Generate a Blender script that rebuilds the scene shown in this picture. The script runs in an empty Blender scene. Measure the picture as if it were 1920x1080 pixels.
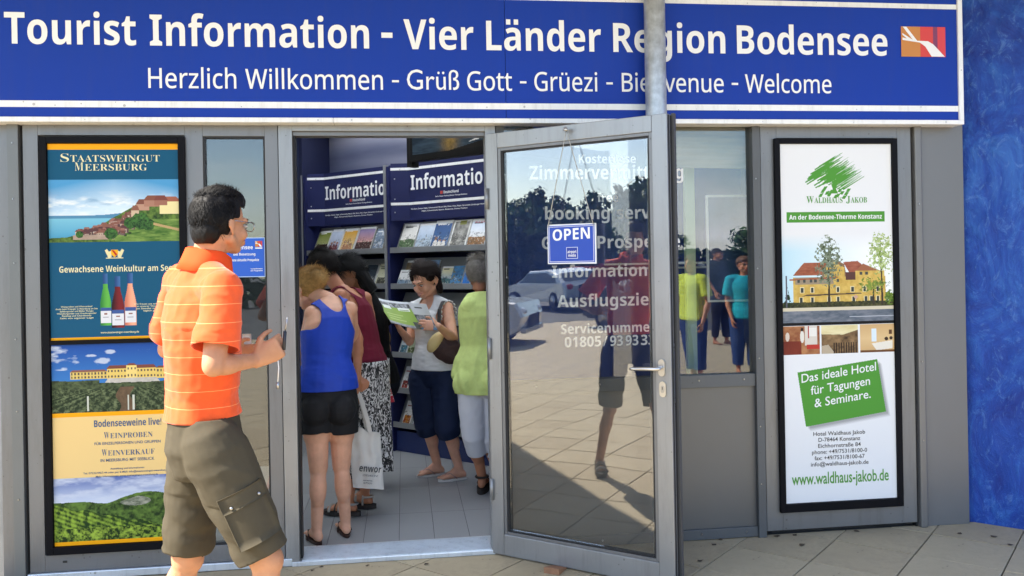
import bpy, bmesh, math, random
import numpy as np
from mathutils import Vector, Matrix

# ------------------------------------------------------------------ camera, light, exposure
sc = bpy.context.scene
COL = sc.collection
FPX = 1590.0; YAW = math.radians(7.3); ROLL = math.radians(1.05); CY = 495.0
EYE = np.array([0.0, -4.5445, 1.55])
_fw = np.array([math.sin(YAW), math.cos(YAW), 0.0])
_r0 = np.array([math.cos(YAW), -math.sin(YAW), 0.0]); _u0 = np.array([0, 0, 1.0])
_rt = _r0*math.cos(ROLL) - _u0*math.sin(ROLL)
_up = _u0*math.cos(ROLL) + _r0*math.sin(ROLL)
cam_data = bpy.data.cameras.new('camera'); cam = bpy.data.objects.new('camera', cam_data); COL.objects.link(cam)
M = Matrix(((_rt[0], _up[0], -_fw[0], EYE[0]), (_rt[1], _up[1], -_fw[1], EYE[1]), (_rt[2], _up[2], -_fw[2], EYE[2]), (0, 0, 0, 1)))
cam.matrix_world = M
cam_data.sensor_width = 36; cam_data.lens = FPX/1920*36; cam_data.shift_y = -45.0/1920
cam_data.clip_start = 0.05; cam_data.clip_end = 800
sc.camera = cam

SUN_TO = Vector((-0.72, -0.12, 0.68)).normalized()      # direction towards the sun
world = bpy.data.worlds.new('World'); sc.world = world; world.use_nodes = True
wn = world.node_tree; bgn = wn.nodes['Background']
sky = wn.nodes.new('ShaderNodeTexSky'); sky.sky_type = 'NISHITA'; sky.sun_disc = False; sky.dust_density = .5; sky.ozone_density = 1.8; sky.air_density = 1.0
sky.sun_elevation = math.asin(SUN_TO.z); sky.sun_rotation = math.atan2(SUN_TO.x, SUN_TO.y)
# light clouds over the blue, all round the sky
tc = wn.nodes.new('ShaderNodeTexCoord'); mp = wn.nodes.new('ShaderNodeMapping'); mp.inputs['Scale'].default_value = (1.3, 1.3, 3.4)
nz = wn.nodes.new('ShaderNodeTexNoise'); nz.inputs['Scale'].default_value = 2.2; nz.inputs['Detail'].default_value = 7; nz.inputs['Roughness'].default_value = .58
rp = wn.nodes.new('ShaderNodeValToRGB'); rp.color_ramp.elements[0].position = .50; rp.color_ramp.elements[1].position = .76
mx = wn.nodes.new('ShaderNodeMixRGB'); mx.inputs['Color2'].default_value = (8.0, 8.0, 8.2, 1)
wn.links.new(tc.outputs['Generated'], mp.inputs['Vector']); wn.links.new(mp.outputs[0], nz.inputs['Vector'])
wn.links.new(nz.outputs['Fac'], rp.inputs[0]); wn.links.new(rp.outputs[0], mx.inputs['Fac'])
wn.links.new(sky.outputs[0], mx.inputs['Color1']); wn.links.new(mx.outputs[0], bgn.inputs['Color'])
bgn.inputs['Strength'].default_value = 0.13
sd = bpy.data.lights.new('sun', 'SUN'); sd.energy = 4.6; sd.angle = math.radians(0.6); sd.color = (1.0, .94, .84)
sun = bpy.data.objects.new('sun', sd); COL.objects.link(sun)
sun.rotation_euler = (-SUN_TO).to_track_quat('-Z', 'Y').to_euler()
vs = sc.view_settings; vs.view_transform = 'Standard'; vs.look = 'None'; vs.gamma = 1; vs.use_curve_mapping = False
vs.exposure = 1.72
sc.cycles.max_bounces = 10; sc.cycles.transparent_max_bounces = 16; sc.cycles.glossy_bounces = 5
sc.cycles.caustics_reflective = False; sc.cycles.caustics_refractive = False
sc.cycles.use_denoising = True

# ------------------------------------------------------------------ viewing helpers: a point of the photograph to a point of the place
def ray(px, py): return _fw + _rt*(px-960)/FPX - _up*(py-CY)/FPX
def at_y(px, py, y=0.0):
    d = ray(px, py); t = (y-EYE[1])/d[1]; return EYE + d*t
def at_z(px, py, z=0.0):
    d = ray(px, py); t = (z-EYE[2])/d[2]; return EYE + d*t
def at_d(px, py, dd): return EYE + ray(px, py)*dd
def at_pl(px, py, p0, n):
    d = ray(px, py); p0 = np.array(p0, float); n = np.array(n, float); return EYE + d*((p0-EYE)@n)/(d@n)

# ------------------------------------------------------------------ object helpers
rnd = random.Random(7)
def tag(o, label=None, cat=None, group=None, kind=None):
    if label: o['label'] = label
    if cat: o['category'] = cat
    if group: o['group'] = group
    if kind: o['kind'] = kind
    return o
def thing(name, label, cat, loc=(0, 0, 0), rz=0, group=None):
    o = bpy.data.objects.new(name, None); COL.objects.link(o); o.empty_display_size = .1
    o.location = loc; o.rotation_euler = (0, 0, rz)
    return tag(o, label, cat, group)
def link(name, me, parent=None, mat=None):
    if mat is not None and len(me.materials) == 0: me.materials.append(mat)
    o = bpy.data.objects.new(name, me); COL.objects.link(o)
    if parent is not None: o.parent = parent
    return o
def mesh_np(name, V, F, mat=None, parent=None, smooth=False):
    me = bpy.data.meshes.new(name)
    me.from_pydata([tuple(map(float, v)) for v in V], [], [tuple(int(i) for i in f) for f in F]); me.update()
    if smooth: me.shade_smooth()
    return link(name, me, parent, mat)
def _bm_obj(name, bm, mat, parent=None, smooth=False):
    bmesh.ops.recalc_face_normals(bm, faces=bm.faces)
    me = bpy.data.meshes.new(name); bm.to_mesh(me); bm.free()
    if smooth: me.shade_smooth()
    return link(name, me, parent, mat)
def bm_box(bm, x0, x1, y0, y1, z0, z1, bev=0.0, rot=None, loc=None):
    g = bmesh.ops.create_cube(bm, size=1)
    vs_ = g['verts']
    bmesh.ops.scale(bm, vec=(x1-x0, y1-y0, z1-z0), verts=vs_)
    bmesh.ops.translate(bm, vec=((x0+x1)/2, (y0+y1)/2, (z0+z1)/2), verts=vs_)
    if bev > 0:
        es = list({e for v in vs_ for e in v.link_edges})
        r = bmesh.ops.bevel(bm, geom=es, offset=bev, segments=2, profile=.5, affect='EDGES')
        vs_ = list({v for f in r['faces'] for v in f.verts} | {v for v in vs_ if v.is_valid})
    if rot is not None: bmesh.ops.rotate(bm, cent=(0, 0, 0), matrix=rot, verts=vs_)
    if loc is not None: bmesh.ops.translate(bm, vec=loc, verts=vs_)
    return vs_
def box(name, x0, x1, y0, y1, z0, z1, mat, parent=None, bev=0.0):
    bm = bmesh.new(); bm_box(bm, x0, x1, y0, y1, z0, z1, bev)
    return _bm_obj(name, bm, mat, parent)
def boxes(name, L, mat, parent=None, bev=0.0):
    bm = bmesh.new()
    for b in L: bm_box(bm, *b, bev)
    return _bm_obj(name, bm, mat, parent)
def tube(name, pts, rad, mat, parent=None, seg=10, rads=None, closed=False, caps=True):
    pts = [np.array(p, float) for p in pts]; n = len(pts); V = []; F = []
    up = np.array([0, 0, 1.0]); prev = None
    for i, p in enumerate(pts):
        a = pts[(i-1) % n] if (closed or i > 0) else pts[i]; b = pts[(i+1) % n] if (closed or i < n-1) else pts[i]
        t = b-a; t = t/(np.linalg.norm(t)+1e-12)
        if prev is None:
            s = np.cross(t, up)
            if np.linalg.norm(s) < 1e-3: s = np.cross(t, [1, 0, 0])
        else: s = prev - t*(prev@t)
        s = s/np.linalg.norm(s); prev = s; u = np.cross(s, t); r = rads[i] if rads else rad
        for k in range(seg):
            a_ = 2*math.pi*k/seg; V.append(p + (s*math.cos(a_)+u*math.sin(a_))*r)
    m = n if closed else n-1
    for i in range(m):
        for k in range(seg):
            a0 = i*seg+k; a1 = i*seg+(k+1) % seg; b0 = ((i+1) % n)*seg+k; b1 = ((i+1) % n)*seg+(k+1) % seg
            F.append((a0, a1, b1, b0))
    if caps and not closed:
        F.append(tuple(range(seg-1, -1, -1))); F.append(tuple((n-1)*seg+k for k in range(seg)))
    return mesh_np(name, V, F, mat, parent, True)
def lathe(name, prof, mat, parent=None, seg=20, loc=(0, 0, 0)):
    V = []; F = []
    for r, z in prof:
        for k in range(seg):
            a = 2*math.pi*k/seg; V.append((loc[0]+r*math.cos(a), loc[1]+r*math.sin(a), loc[2]+z))
    for i in range(len(prof)-1):
        for k in range(seg):
            F.append((i*seg+k, i*seg+(k+1) % seg, (i+1)*seg+(k+1) % seg, (i+1)*seg+k))
    F.append(tuple(range(seg-1, -1, -1))); F.append(tuple((len(prof)-1)*seg+k for k in range(seg)))
    return mesh_np(name, V, F, mat, parent, True)
def child_copy(src, parent=None, loc=None, rz=None):
    c = src.copy(); COL.objects.link(c)
    if parent is not None: c.parent = parent
    if loc is not None: c.location = loc
    if rz is not None: c.rotation_euler = (0, 0, rz)
    return c

# ------------------------------------------------------------------ numpy noise
def _hash(ix, iy, iz, seed):
    h = (ix.astype(np.int64)*374761393 + iy.astype(np.int64)*668265263 + iz.astype(np.int64)*2147483647 + seed*144665) & 0x7fffffff
    h = ((h ^ (h >> 13))*1274126177) & 0x7fffffff
    return ((h ^ (h >> 16)) & 0xffff)/65535.0
def vnoise(x, y, z=0.0, seed=0):
    x = np.asarray(x, float); y = np.asarray(y, float)+0*x; z = np.asarray(z, float)+0*x
    ix, iy, iz = np.floor(x), np.floor(y), np.floor(z); fx, fy, fz = x-ix, y-iy, z-iz
    fx, fy, fz = [t*t*(3-2*t) for t in (fx, fy, fz)]
    r = 0
    for dx in (0, 1):
        for dy in (0, 1):
            for dz in (0, 1):
                w = (fx if dx else 1-fx)*(fy if dy else 1-fy)*(fz if dz else 1-fz)
                r = r + w*_hash(ix+dx, iy+dy, iz+dz, seed)
    return r
def fbm(x, y, z=0.0, o=4, seed=0):
    s = 0; a = .5; t = 0
    for k in range(o):
        s = s + a*vnoise(x*2**k, y*2**k, np.asarray(z)*2**k, seed+k*17); t += a; a *= .55
    return s/t

# ------------------------------------------------------------------ colours and materials
def lin(c):
    if isinstance(c, str):
        c = c.lstrip('#'); c = [int(c[i:i+2], 16)/255 for i in (0, 2, 4)]
    return tuple((v/12.92 if v <= .04045 else ((v+.055)/1.055)**2.4) for v in c[:3])
def mat(name, col, rough=.5, metal=0, spec=.5, noise=None, bump=None, sheen=0, coat=0, sss=0, trans=0, obj=True):
    """noise=(scale, amount, detail) mottles the colour; bump=(scale, strength, distance[, stretch])"""
    m = bpy.data.materials.new(name); m.use_nodes = True; nt = m.node_tree; b = nt.nodes['Principled BSDF']
    c = (*col, 1) if not isinstance(col, str) else (*lin(col), 1)
    b.inputs['Base Color'].default_value = c; b.inputs['Roughness'].default_value = rough; b.inputs['Metallic'].default_value = metal
    b.inputs['Specular IOR Level'].default_value = spec
    if sheen: b.inputs['Sheen Weight'].default_value = sheen
    if coat: b.inputs['Coat Weight'].default_value = coat
    if sss:
        b.inputs['Subsurface Weight'].default_value = sss; b.inputs['Subsurface Radius'].default_value = (.012, .005, .003); b.inputs['Subsurface Scale'].default_value = 1
    t = nt.nodes.new('ShaderNodeTexCoord'); src = t.outputs['Object']
    if noise:
        n = nt.nodes.new('ShaderNodeTexNoise'); n.inputs['Scale'].default_value = noise[0]; n.inputs['Detail'].default_value = noise[2] if len(noise) > 2 else 5
        n.inputs['Roughness'].default_value = .6
        mr = nt.nodes.new('ShaderNodeMapRange'); mr.inputs['From Min'].default_value = .3; mr.inputs['From Max'].default_value = .7
        mr.inputs['To Min'].default_value = 1-noise[1]; mr.inputs['To Max'].default_value = 1+noise[1]
        mm = nt.nodes.new('ShaderNodeVectorMath'); mm.operation = 'SCALE'; mm.inputs[0].default_value = c[:3]
        nt.links.new(src, n.inputs['Vector']); nt.links.new(n.outputs['Fac'], mr.inputs['Value']); nt.links.new(mr.outputs[0], mm.inputs['Scale']); nt.links.new(mm.outputs[0], b.inputs['Base Color'])
        mr2 = nt.nodes.new('ShaderNodeMapRange'); mr2.inputs['To Min'].default_value = max(0, rough-.12); mr2.inputs['To Max'].default_value = min(1, rough+.12)
        nt.links.new(n.outputs['Fac'], mr2.inputs['Value']); nt.links.new(mr2.outputs[0], b.inputs['Roughness'])
    if bump:
        n = nt.nodes.new('ShaderNodeTexNoise'); n.inputs['Scale'].default_value = bump[0]; n.inputs['Detail'].default_value = 6
        bp = nt.nodes.new('ShaderNodeBump'); bp.inputs['Strength'].default_value = bump[1]; bp.inputs['Distance'].default_value = bump[2]
        if len(bump) > 3:
            mp_ = nt.nodes.new('ShaderNodeMapping'); mp_.inputs['Scale'].default_value = bump[3]
            nt.links.new(src, mp_.inputs['Vector']); nt.links.new(mp_.outputs[0], n.inputs['Vector'])
        else: nt.links.new(src, n.inputs['Vector'])
        nt.links.new(n.outputs['Fac'], bp.inputs['Height']); nt.links.new(bp.outputs[0], b.inputs['Normal'])
    return m
def print_mat(name, rough=.35, spec=.5):
    m = bpy.data.materials.new(name); m.use_nodes = True; nt = m.node_tree; b = nt.nodes['Principled BSDF']
    a = nt.nodes.new('ShaderNodeAttribute'); a.attribute_name = 'print'
    nt.links.new(a.outputs['Color'], b.inputs['Base Color']); b.inputs['Roughness'].default_value = rough; b.inputs['Specular IOR Level'].default_value = spec
    return m
def glass_mat(name, tint=(.86, .93, .91), boost=1.0, base=.03):
    m = bpy.data.materials.new(name); m.use_nodes = True; nt = m.node_tree
    for n in list(nt.nodes): nt.nodes.remove(n)
    o = nt.nodes.new('ShaderNodeOutputMaterial'); t = nt.nodes.new('ShaderNodeBsdfTransparent'); t.inputs[0].default_value = (*tint, 1)
    g = nt.nodes.new('ShaderNodeBsdfGlossy'); g.inputs['Roughness'].default_value = .0
    f = nt.nodes.new('ShaderNodeFresnel'); f.inputs['IOR'].default_value = 1.52
    ma = nt.nodes.new('ShaderNodeMath'); ma.operation = 'MULTIPLY_ADD'; ma.inputs[1].default_value = boost; ma.inputs[2].default_value = base; ma.use_clamp = True
    # slight waviness of float glass
    n = nt.nodes.new('ShaderNodeTexNoise'); n.inputs['Scale'].default_value = 1.7; n.inputs['Detail'].default_value = 1
    tc_ = nt.nodes.new('ShaderNodeTexCoord'); bp = nt.nodes.new('ShaderNodeBump'); bp.inputs['Strength'].default_value = .25; bp.inputs['Distance'].default_value = .012
    nt.links.new(tc_.outputs['Object'], n.inputs['Vector']); nt.links.new(n.outputs['Fac'], bp.inputs['Height']); nt.links.new(bp.outputs[0], g.inputs['Normal'])
    mx_ = nt.nodes.new('ShaderNodeMixShader')
    nt.links.new(f.outputs[0], ma.inputs[0]); nt.links.new(ma.outputs[0], mx_.inputs[0]); nt.links.new(t.outputs[0], mx_.inputs[1]); nt.links.new(g.outputs[0], mx_.inputs[2])
    # thin film of dust and wiped smears
    df = nt.nodes.new('ShaderNodeBsdfDiffuse'); df.inputs[0].default_value = (.5, .5, .48, 1); m2_ = nt.nodes.new('ShaderNodeMixShader'); n2 = nt.nodes.new('ShaderNodeTexNoise'); n2.inputs['Scale'].default_value = 3.5; n2.inputs['Detail'].default_value = 9; n2.inputs['Roughness'].default_value = .7; n2.inputs['Distortion'].default_value = 1.5
    r2 = nt.nodes.new('ShaderNodeMapRange'); r2.inputs['From Min'].default_value = .45; r2.inputs['From Max'].default_value = .85; r2.inputs['To Max'].default_value = .03
    nt.links.new(tc_.outputs['Object'], n2.inputs['Vector']); nt.links.new(n2.outputs['Fac'], r2.inputs['Value']); nt.links.new(r2.outputs[0], m2_.inputs[0]); nt.links.new(mx_.outputs[0], m2_.inputs[1]); nt.links.new(df.outputs[0], m2_.inputs[2]); nt.links.new(m2_.outputs[0], o.inputs[0])
    return m

def weather(m, amt=.35, scale=(9, 9, 1.1), spots=True):
    """streaks of dust and water marks with a shape of their own, plus small specks"""
    nt = m.node_tree; b = nt.nodes['Principled BSDF']; inp = b.inputs['Base Color']
    t = nt.nodes.new('ShaderNodeTexCoord'); mp_ = nt.nodes.new('ShaderNodeMapping'); mp_.inputs['Scale'].default_value = scale
    n = nt.nodes.new('ShaderNodeTexNoise'); n.inputs['Scale'].default_value = 2.3; n.inputs['Detail'].default_value = 8; n.inputs['Roughness'].default_value = .72
    r = nt.nodes.new('ShaderNodeValToRGB'); e = r.color_ramp.elements; e[0].position = .50; e[0].color = (0, 0, 0, 1); e[1].position = .78; e[1].color = (amt, amt, amt, 1)
    mx_ = nt.nodes.new('ShaderNodeMixRGB'); mx_.inputs['Color2'].default_value = (.09, .08, .065, 1)
    if inp.links: nt.links.new(inp.links[0].from_socket, mx_.inputs['Color1'])
    else: mx_.inputs['Color1'].default_value = inp.default_value
    nt.links.new(t.outputs['Object'], mp_.inputs[0]); nt.links.new(mp_.outputs[0], n.inputs['Vector']); nt.links.new(n.outputs['Fac'], r.inputs[0]); nt.links.new(r.outputs[0], mx_.inputs['Fac'])
    out = mx_.outputs[0]
    if spots:
        v = nt.nodes.new('ShaderNodeTexVoronoi'); v.inputs['Scale'].default_value = 26; nt.links.new(t.outputs['Object'], v.inputs['Vector'])
        n2 = nt.nodes.new('ShaderNodeTexNoise'); n2.inputs['Scale'].default_value = 5; nt.links.new(t.outputs['Object'], n2.inputs['Vector'])
        m1 = nt.nodes.new('ShaderNodeMath'); m1.operation = 'MULTIPLY_ADD'; m1.inputs[1].default_value = -.55; m1.inputs[2].default_value = .335; nt.links.new(n2.outputs['Fac'], m1.inputs[0])
        m2_ = nt.nodes.new('ShaderNodeMath'); m2_.operation = 'LESS_THAN'; nt.links.new(v.outputs['Distance'], m2_.inputs[0]); nt.links.new(m1.outputs[0], m2_.inputs[1])
        m3 = nt.nodes.new('ShaderNodeMath'); m3.operation = 'MULTIPLY'; m3.inputs[1].default_value = .45; nt.links.new(m2_.outputs[0], m3.inputs[0])
        m4 = nt.nodes.new('ShaderNodeMixRGB'); m4.inputs['Color2'].default_value = (.06, .055, .045, 1); nt.links.new(m3.outputs[0], m4.inputs['Fac']); nt.links.new(out, m4.inputs['Color1']); out = m4.outputs[0]
    nt.links.new(out, inp); return m
alu = mat('anodised_aluminium', (.205, .207, .212), .42, .55, noise=(3, .05), bump=(60, .08, .002, (1, 1, .05)))
alu_dark = mat('grey_coated_metal', (.105, .11, .115), .5, .2, noise=(2.5, .08))
alu_light = mat('door_aluminium', (.31, .315, .32), .38, .55, noise=(4, .05), bump=(80, .06, .002, (1, 1, .05)))
alu_bright = mat('bright_sill_metal', (.72, .76, .80), .34, .5, noise=(6, .06))
rubber = mat('black_rubber', (.012, .012, .013), .6)
black_paint = mat('black_frame', (.004, .004, .006), .55, spec=.12)
steel = mat('screw_steel', (.45, .45, .45), .3, 1)
galv = mat('galvanised_steel', (.50, .53, .55), .42, .55, noise=(22, .22, 4), bump=(30, .1, .003))
glass = glass_mat('window_glass', (.94, .97, .965), 1.2, .045)
glass_plain = glass_mat('clear_glass', (.92, .96, .95), 1.0, .0)
white_vinyl = mat('white_vinyl', (.88, .88, .88), .5, spec=.3)
white_trim = mat('white_trim', (.86, .86, .85), .4, noise=(9, .04))
for m_ in (alu, alu_dark, alu_light, white_trim, alu_bright): weather(m_, .30)
sign_blue = mat('sign_blue', lin('#153a9e'), .5, spec=.2, noise=(.8, .05))

weather(sign_blue, .10, (5, 5, .8), False); weather(galv, .3, (6, 6, 1), False)
CANOPY_Y = -1.55
# ------------------------------------------------------------------ lettering
def fancy(s, style):
    if style == 'plain': return s
    base = {'bold': (0x1D5D4, 0x1D5EE, 0x1D7EC), 'sans': (0x1D5A0, 0x1D5BA, 0x1D7E2), 'serif': (0x1D400, 0x1D41A, 0x1D7CE)}[style]
    um = {'ä': 'a', 'ö': 'o', 'ü': 'u', 'Ä': 'A', 'Ö': 'O', 'Ü': 'U'}
    out = ''
    for ch in s:
        c = um.get(ch, ch)
        if 'A' <= c <= 'Z': out += chr(base[0]+ord(c)-65)
        elif 'a' <= c <= 'z': out += chr(base[1]+ord(c)-97)
        elif '0' <= c <= '9': out += chr(base[2]+ord(c)-48)
        else: out += c
    return out
_tc = {}; _jobs = []
def _batch(keys):
    """lay out many strings of one style in one go: one per line, then told apart by their height"""
    groups = {}
    for k in keys:
        if k not in _tc: groups.setdefault((k[1], k[2]), []).append(k)
    for (style, off), ks in groups.items():
        c = bpy.data.curves.new('lettering', 'FONT'); c.size = 1; c.offset = off; c.resolution_u = 3; c.space_line = 4
        c.body = chr(10).join(fancy(k[0], style) for k in ks)
        o = bpy.data.objects.new('lettering', c); me = bpy.data.meshes.new_from_object(o)
        V = np.zeros(len(me.vertices)*3); me.vertices.foreach_get('co', V); V = V.reshape(-1, 3)[:, :2]
        ln = np.round((.3-V[:, 1])/4.0).astype(int); F = [tuple(p.vertices) for p in me.polygons]; FL = [ln[f[0]] for f in F]
        for i, k in enumerate(ks):
            idx = np.where(ln == i)[0]; mp_ = {int(a): b for b, a in enumerate(idx)}; v = V[idx].copy(); v[:, 1] += 4.0*i
            _tc[k] = (v, [tuple(mp_[a] for a in f) for f, l in zip(F, FL) if l == i])
        bpy.data.objects.remove(o); bpy.data.curves.remove(c); bpy.data.meshes.remove(me)
def text_raw(s, style='bold', off=0.0): return _tc[(s, style, off)]
UML = 'äöüÄÖÜ'
def needs(s, style, off):
    out = [(s, style, off), ('H', style, 0.0)]
    if style != 'plain':
        for i, ch in enumerate(s):
            if ch in UML: out += [(s[:i]+'|', style, off), ('|', style, off), (ch, style, off)]
    return out
def line_mesh(s, style, off=0.0):
    """flat mesh of one line: x from 0 to 1, y in cap heights"""
    V, F = text_raw(s, style, off); V = V.copy(); F = list(F); cap = text_raw('H', style, 0.0)[0][:, 1].max()
    if style != 'plain':
        for i, ch in enumerate(s):
            if ch in UML:
                bar = text_raw('|', style, off)[0]; adv = text_raw(s[:i]+'|', style, off)[0][:, 0].max()-bar[:, 0].max()
                g = text_raw(ch, style, off)[0]; cx = adv+(g[:, 0].max()+g[:, 0].min())/2; top = g[:, 1].max()+.10*cap
                d = (.09 if style == 'bold' else .065)*cap; q = (.16 if style == 'bold' else .13)*cap
                for k in (-1, 1):
                    n = len(V); V = np.vstack([V, [[cx+k*q-d, top], [cx+k*q+d, top], [cx+k*q+d, top+2*d], [cx+k*q-d, top+2*d]]]); F.append((n, n+1, n+2, n+3))
    x0, x1 = V[:, 0].min(), V[:, 0].max()
    V[:, 0] = (V[:, 0]-x0)/(x1-x0); V[:, 1] /= cap
    return V, F
def put_text(name, items, O, U, W, m, parent=None, lift=None):
    """items: (string, x0, x1, y, cap, style, offset[, slant]) in the plane O + U*x + W*y; a mesh per item, filled in at the end"""
    for it in items:
        me = bpy.data.meshes.new(name); me.materials.append(m); link(name, me, parent); _jobs.append((me, it, np.array(O, float), np.array(U, float), np.array(W, float)))
def flush_text():
    ks = set()
    for me, it, O, U, W in _jobs: ks.update(needs(it[0], it[5], it[6]))
    _batch(sorted(ks))
    for me, it, O, U, W in _jobs:
        s, x0, x1, y, cap, style, off = it[:7]; sh = it[7] if len(it) > 7 else 0.0
        V, F = line_mesh(s, style, off); X = x0+V[:, 0]*(x1-x0); Y = y+V[:, 1]*cap+sh*(X-x0)
        P3 = O+np.outer(X, U)+np.outer(Y, W); me.from_pydata([tuple(v) for v in P3.tolist()], [], F); me.update()
def px_words(name, words, y, base_px, cap_px, style, m, parent, off=0.0):
    """words of one line on a wall plane y: (string, left px, right px); the baseline runs through two photograph points"""
    (ax, ay), (bx, by) = base_px; za = at_y(ax, ay, y)[2]; zb = at_y(bx, by, y)[2]; z = (za+zb)/2
    cx, cy0, cy1 = cap_px; cap = at_y(cx, cy0, y)[2]-at_y(cx, cy1, y)[2]
    it = []
    for s, l, r in words:
        my = ay+(by-ay)*(l-ax)/(bx-ax)-10
        it.append((s, at_y(l, my, y)[0], at_y(r, my, y)[0], z, cap, style, off))
    return put_text(name, it, (0, y, 0), (1, 0, 0), (0, 0, 1), m, parent)

# ------------------------------------------------------------------ the setting: ground
concrete = mat('paving_concrete', (.46, .375, .24), .85, noise=(5.5, .10, 8), bump=(90, .35, .003))
conc_b = mat('paving_concrete_worn', (.43, .345, .218), .85, noise=(4.0, .13, 8), bump=(90, .35, .003))
weather(concrete, .35, (2.2, 2.2, 2.2)); weather(conc_b, .45, (1.6, 1.6, 1.6))
joint_m = mat('joint_sand', (.06, .052, .042), .95, noise=(20, .3))
asphalt = mat('asphalt', (.075, .074, .072), .9, noise=(2, .2, 8), bump=(150, .4, .004))
tag(box('ground', -160, 160, -160, 160, -1.2, -.055, asphalt), kind='structure')
pav = box('pavement', -16, 16, -15, .02, -.054, -.014, joint_m); tag(pav, kind='structure')
# paving slabs laid at 45 degrees, pitch 0.406 m, each a piece of the pavement with its own joint
P_ = .4065; S2 = math.sqrt(.5); slab_meshes = []
for k in range(10):
    bm = bmesh.new(); w = P_/2-.0032
    vs_ = bm_box(bm, -w, w, -w, w, -.014, 0)
    top = [e for e in bm.edges if all(v.co.z > -.001 for v in e.verts)]
    bmesh.ops.bevel(bm, geom=top, offset=.0025, segments=1, affect='EDGES')
    bmesh.ops.rotate(bm, cent=(0, 0, 0), matrix=Matrix.Rotation(rnd.uniform(-.004, .004), 3, 'X') @ Matrix.Rotation(rnd.uniform(-.004, .004), 3, 'Y'), verts=bm.verts)
    me = bpy.data.meshes.new('paving_slab'); bm.to_mesh(me); bm.free(); me.materials.append(concrete if k % 3 else conc_b); slab_meshes.append(me)
cells = []
for i in range(-30, 34):
    for j in range(-30, 34):
        u = 1.545-P_/2+i*P_; v = -1.335-P_/2+j*P_
        x = (u-v)*S2; y = (u+v)*S2
        if -7.5 < x < 6.5 and -6.5 < y < -.30 and not (x+y > 2.86 and x > 3.2): cells.append((math.hypot(x-1.2, y+.5), x, y))
cells.sort(); rest = []
for n, (d_, x, y) in enumerate(cells):
    me = slab_meshes[rnd.randrange(10)]
    if n < 285:
        o = link('paving_slab', me, pav); o.location = (x, y, rnd.uniform(-.0015, .001)); o.rotation_euler = (0, 0, math.radians(45))
    else: rest.append((x, y))
bm = bmesh.new()
for i in range(-60, 60):
    for j in range(-60, 60):
        u = 1.545-P_/2+i*P_; v = -1.335-P_/2+j*P_; x = (u-v)*S2; y = (u+v)*S2
        if -15.5 < x < 15.5 and -14.7 < y < -.30 and ((x, y) in rest or not (-7.5 < x < 6.5 and -6.5 < y < -.30)) :
            w = P_/2-.0032; a = [(-w, -w), (w, -w), (w, w), (-w, w)]
            bm.faces.new([bm.verts.new((x+(p-q)*S2, y+(p+q)*S2, -.001)) for p, q in a])
o = _bm_obj('paving_field', bm, concrete); tag(o, kind='stuff', label='far concrete paving slabs of the forecourt, laid diagonally')
# cut slabs along the foot of the shopfront
bm = bmesh.new()
from mathutils.geometry import intersect_line_line_2d
def clip_poly(poly, nx, ny, c):
    out = []
    for i in range(len(poly)):
        a, b = poly[i], poly[(i+1) % len(poly)]; da = nx*a[0]+ny*a[1]-c; db = nx*b[0]+ny*b[1]-c
        if da <= 0: out.append(a)
        if (da < 0) != (db < 0): t = da/(da-db); out.append((a[0]+(b[0]-a[0])*t, a[1]+(b[1]-a[1])*t))
    return out
ncut = 0
for i in range(-30, 34):
    for j in range(-30, 34):
        u = 1.545-P_/2+i*P_; v = -1.335-P_/2+j*P_; x = (u-v)*S2; y = (u+v)*S2
        if -7.5 < x < 6.5 and -.30 <= y < .35 or (-7.5 < x < 6.5 and y < -.3 and y > -6.5 and (x+y > 2.86 and x > 3.2)):
            w = P_/2-.0032; poly = [(x+(p-q)*S2, y+(p+q)*S2) for p, q in [(-w, -w), (w, -w), (w, w), (-w, w)]]
            poly = clip_poly(poly, 0, 1, .012)
            poly = clip_poly(poly, .7071, .7071, 3.262*.7071+.01) if x > 2 else poly
            if len(poly) < 3: continue
            m2 = bmesh.new(); f = m2.faces.new([m2.verts.new((a-x, b-y, 0)) for a, b in poly]); r = bmesh.ops.extrude_face_region(m2, geom=[f])
            bmesh.ops.translate(m2, vec=(0, 0, -.014), verts=[g for g in r['geom'] if isinstance(g, bmesh.types.BMVert)])
            o = _bm_obj('paving_slab', m2, concrete if (i+j) % 3 else conc_b, pav); o.location = (x, y, rnd.uniform(-.001, .001)); ncut += 1
bm.free()
# dry leaf scraps and dirt specks on the slabs
leaf_m = mat('dry_leaf', (.075, .05, .03), .8)
lf = [(1445, 996), (1452, 1003), (1340, 1021), (1503, 1022), (1312, 1052), (1488, 1002), (1604, 994), (1800, 1000), (1862, 1006), (1893, 1021), (1344, 1005), (604, 1063), (688, 1061), (800, 1057), (1012, 1050), (585, 1070), (120, 1079)]
labs = ['curled dark leaf lying at the foot of the grey post', 'small leaf scrap just in front of the post base', 'brown fleck on the slab right of the door edge', 'dark leaf scrap in the middle of the slabs below the hotel poster', 'tiny leaf bit on the slab nearest the open door', 'small dark crumb on the joint left of the hotel poster', 'flat leaf crumb below the middle of the hotel poster', 'dark fleck below the plain grey panel', 'dark fleck right of the plain grey panel', 'rusty leaf scrap on the joint by the blue wall', 'pale leaf bit near the foot of the lower panel', 'dark speck on the slab left under the threshold', 'dark speck below the middle of the threshold', 'dark speck below the right part of the threshold', 'leaf scrap on the joint left of the door wedge', 'leaf crumb by the left end of the threshold', 'dark crumb in front of the wine poster frame']
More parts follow.
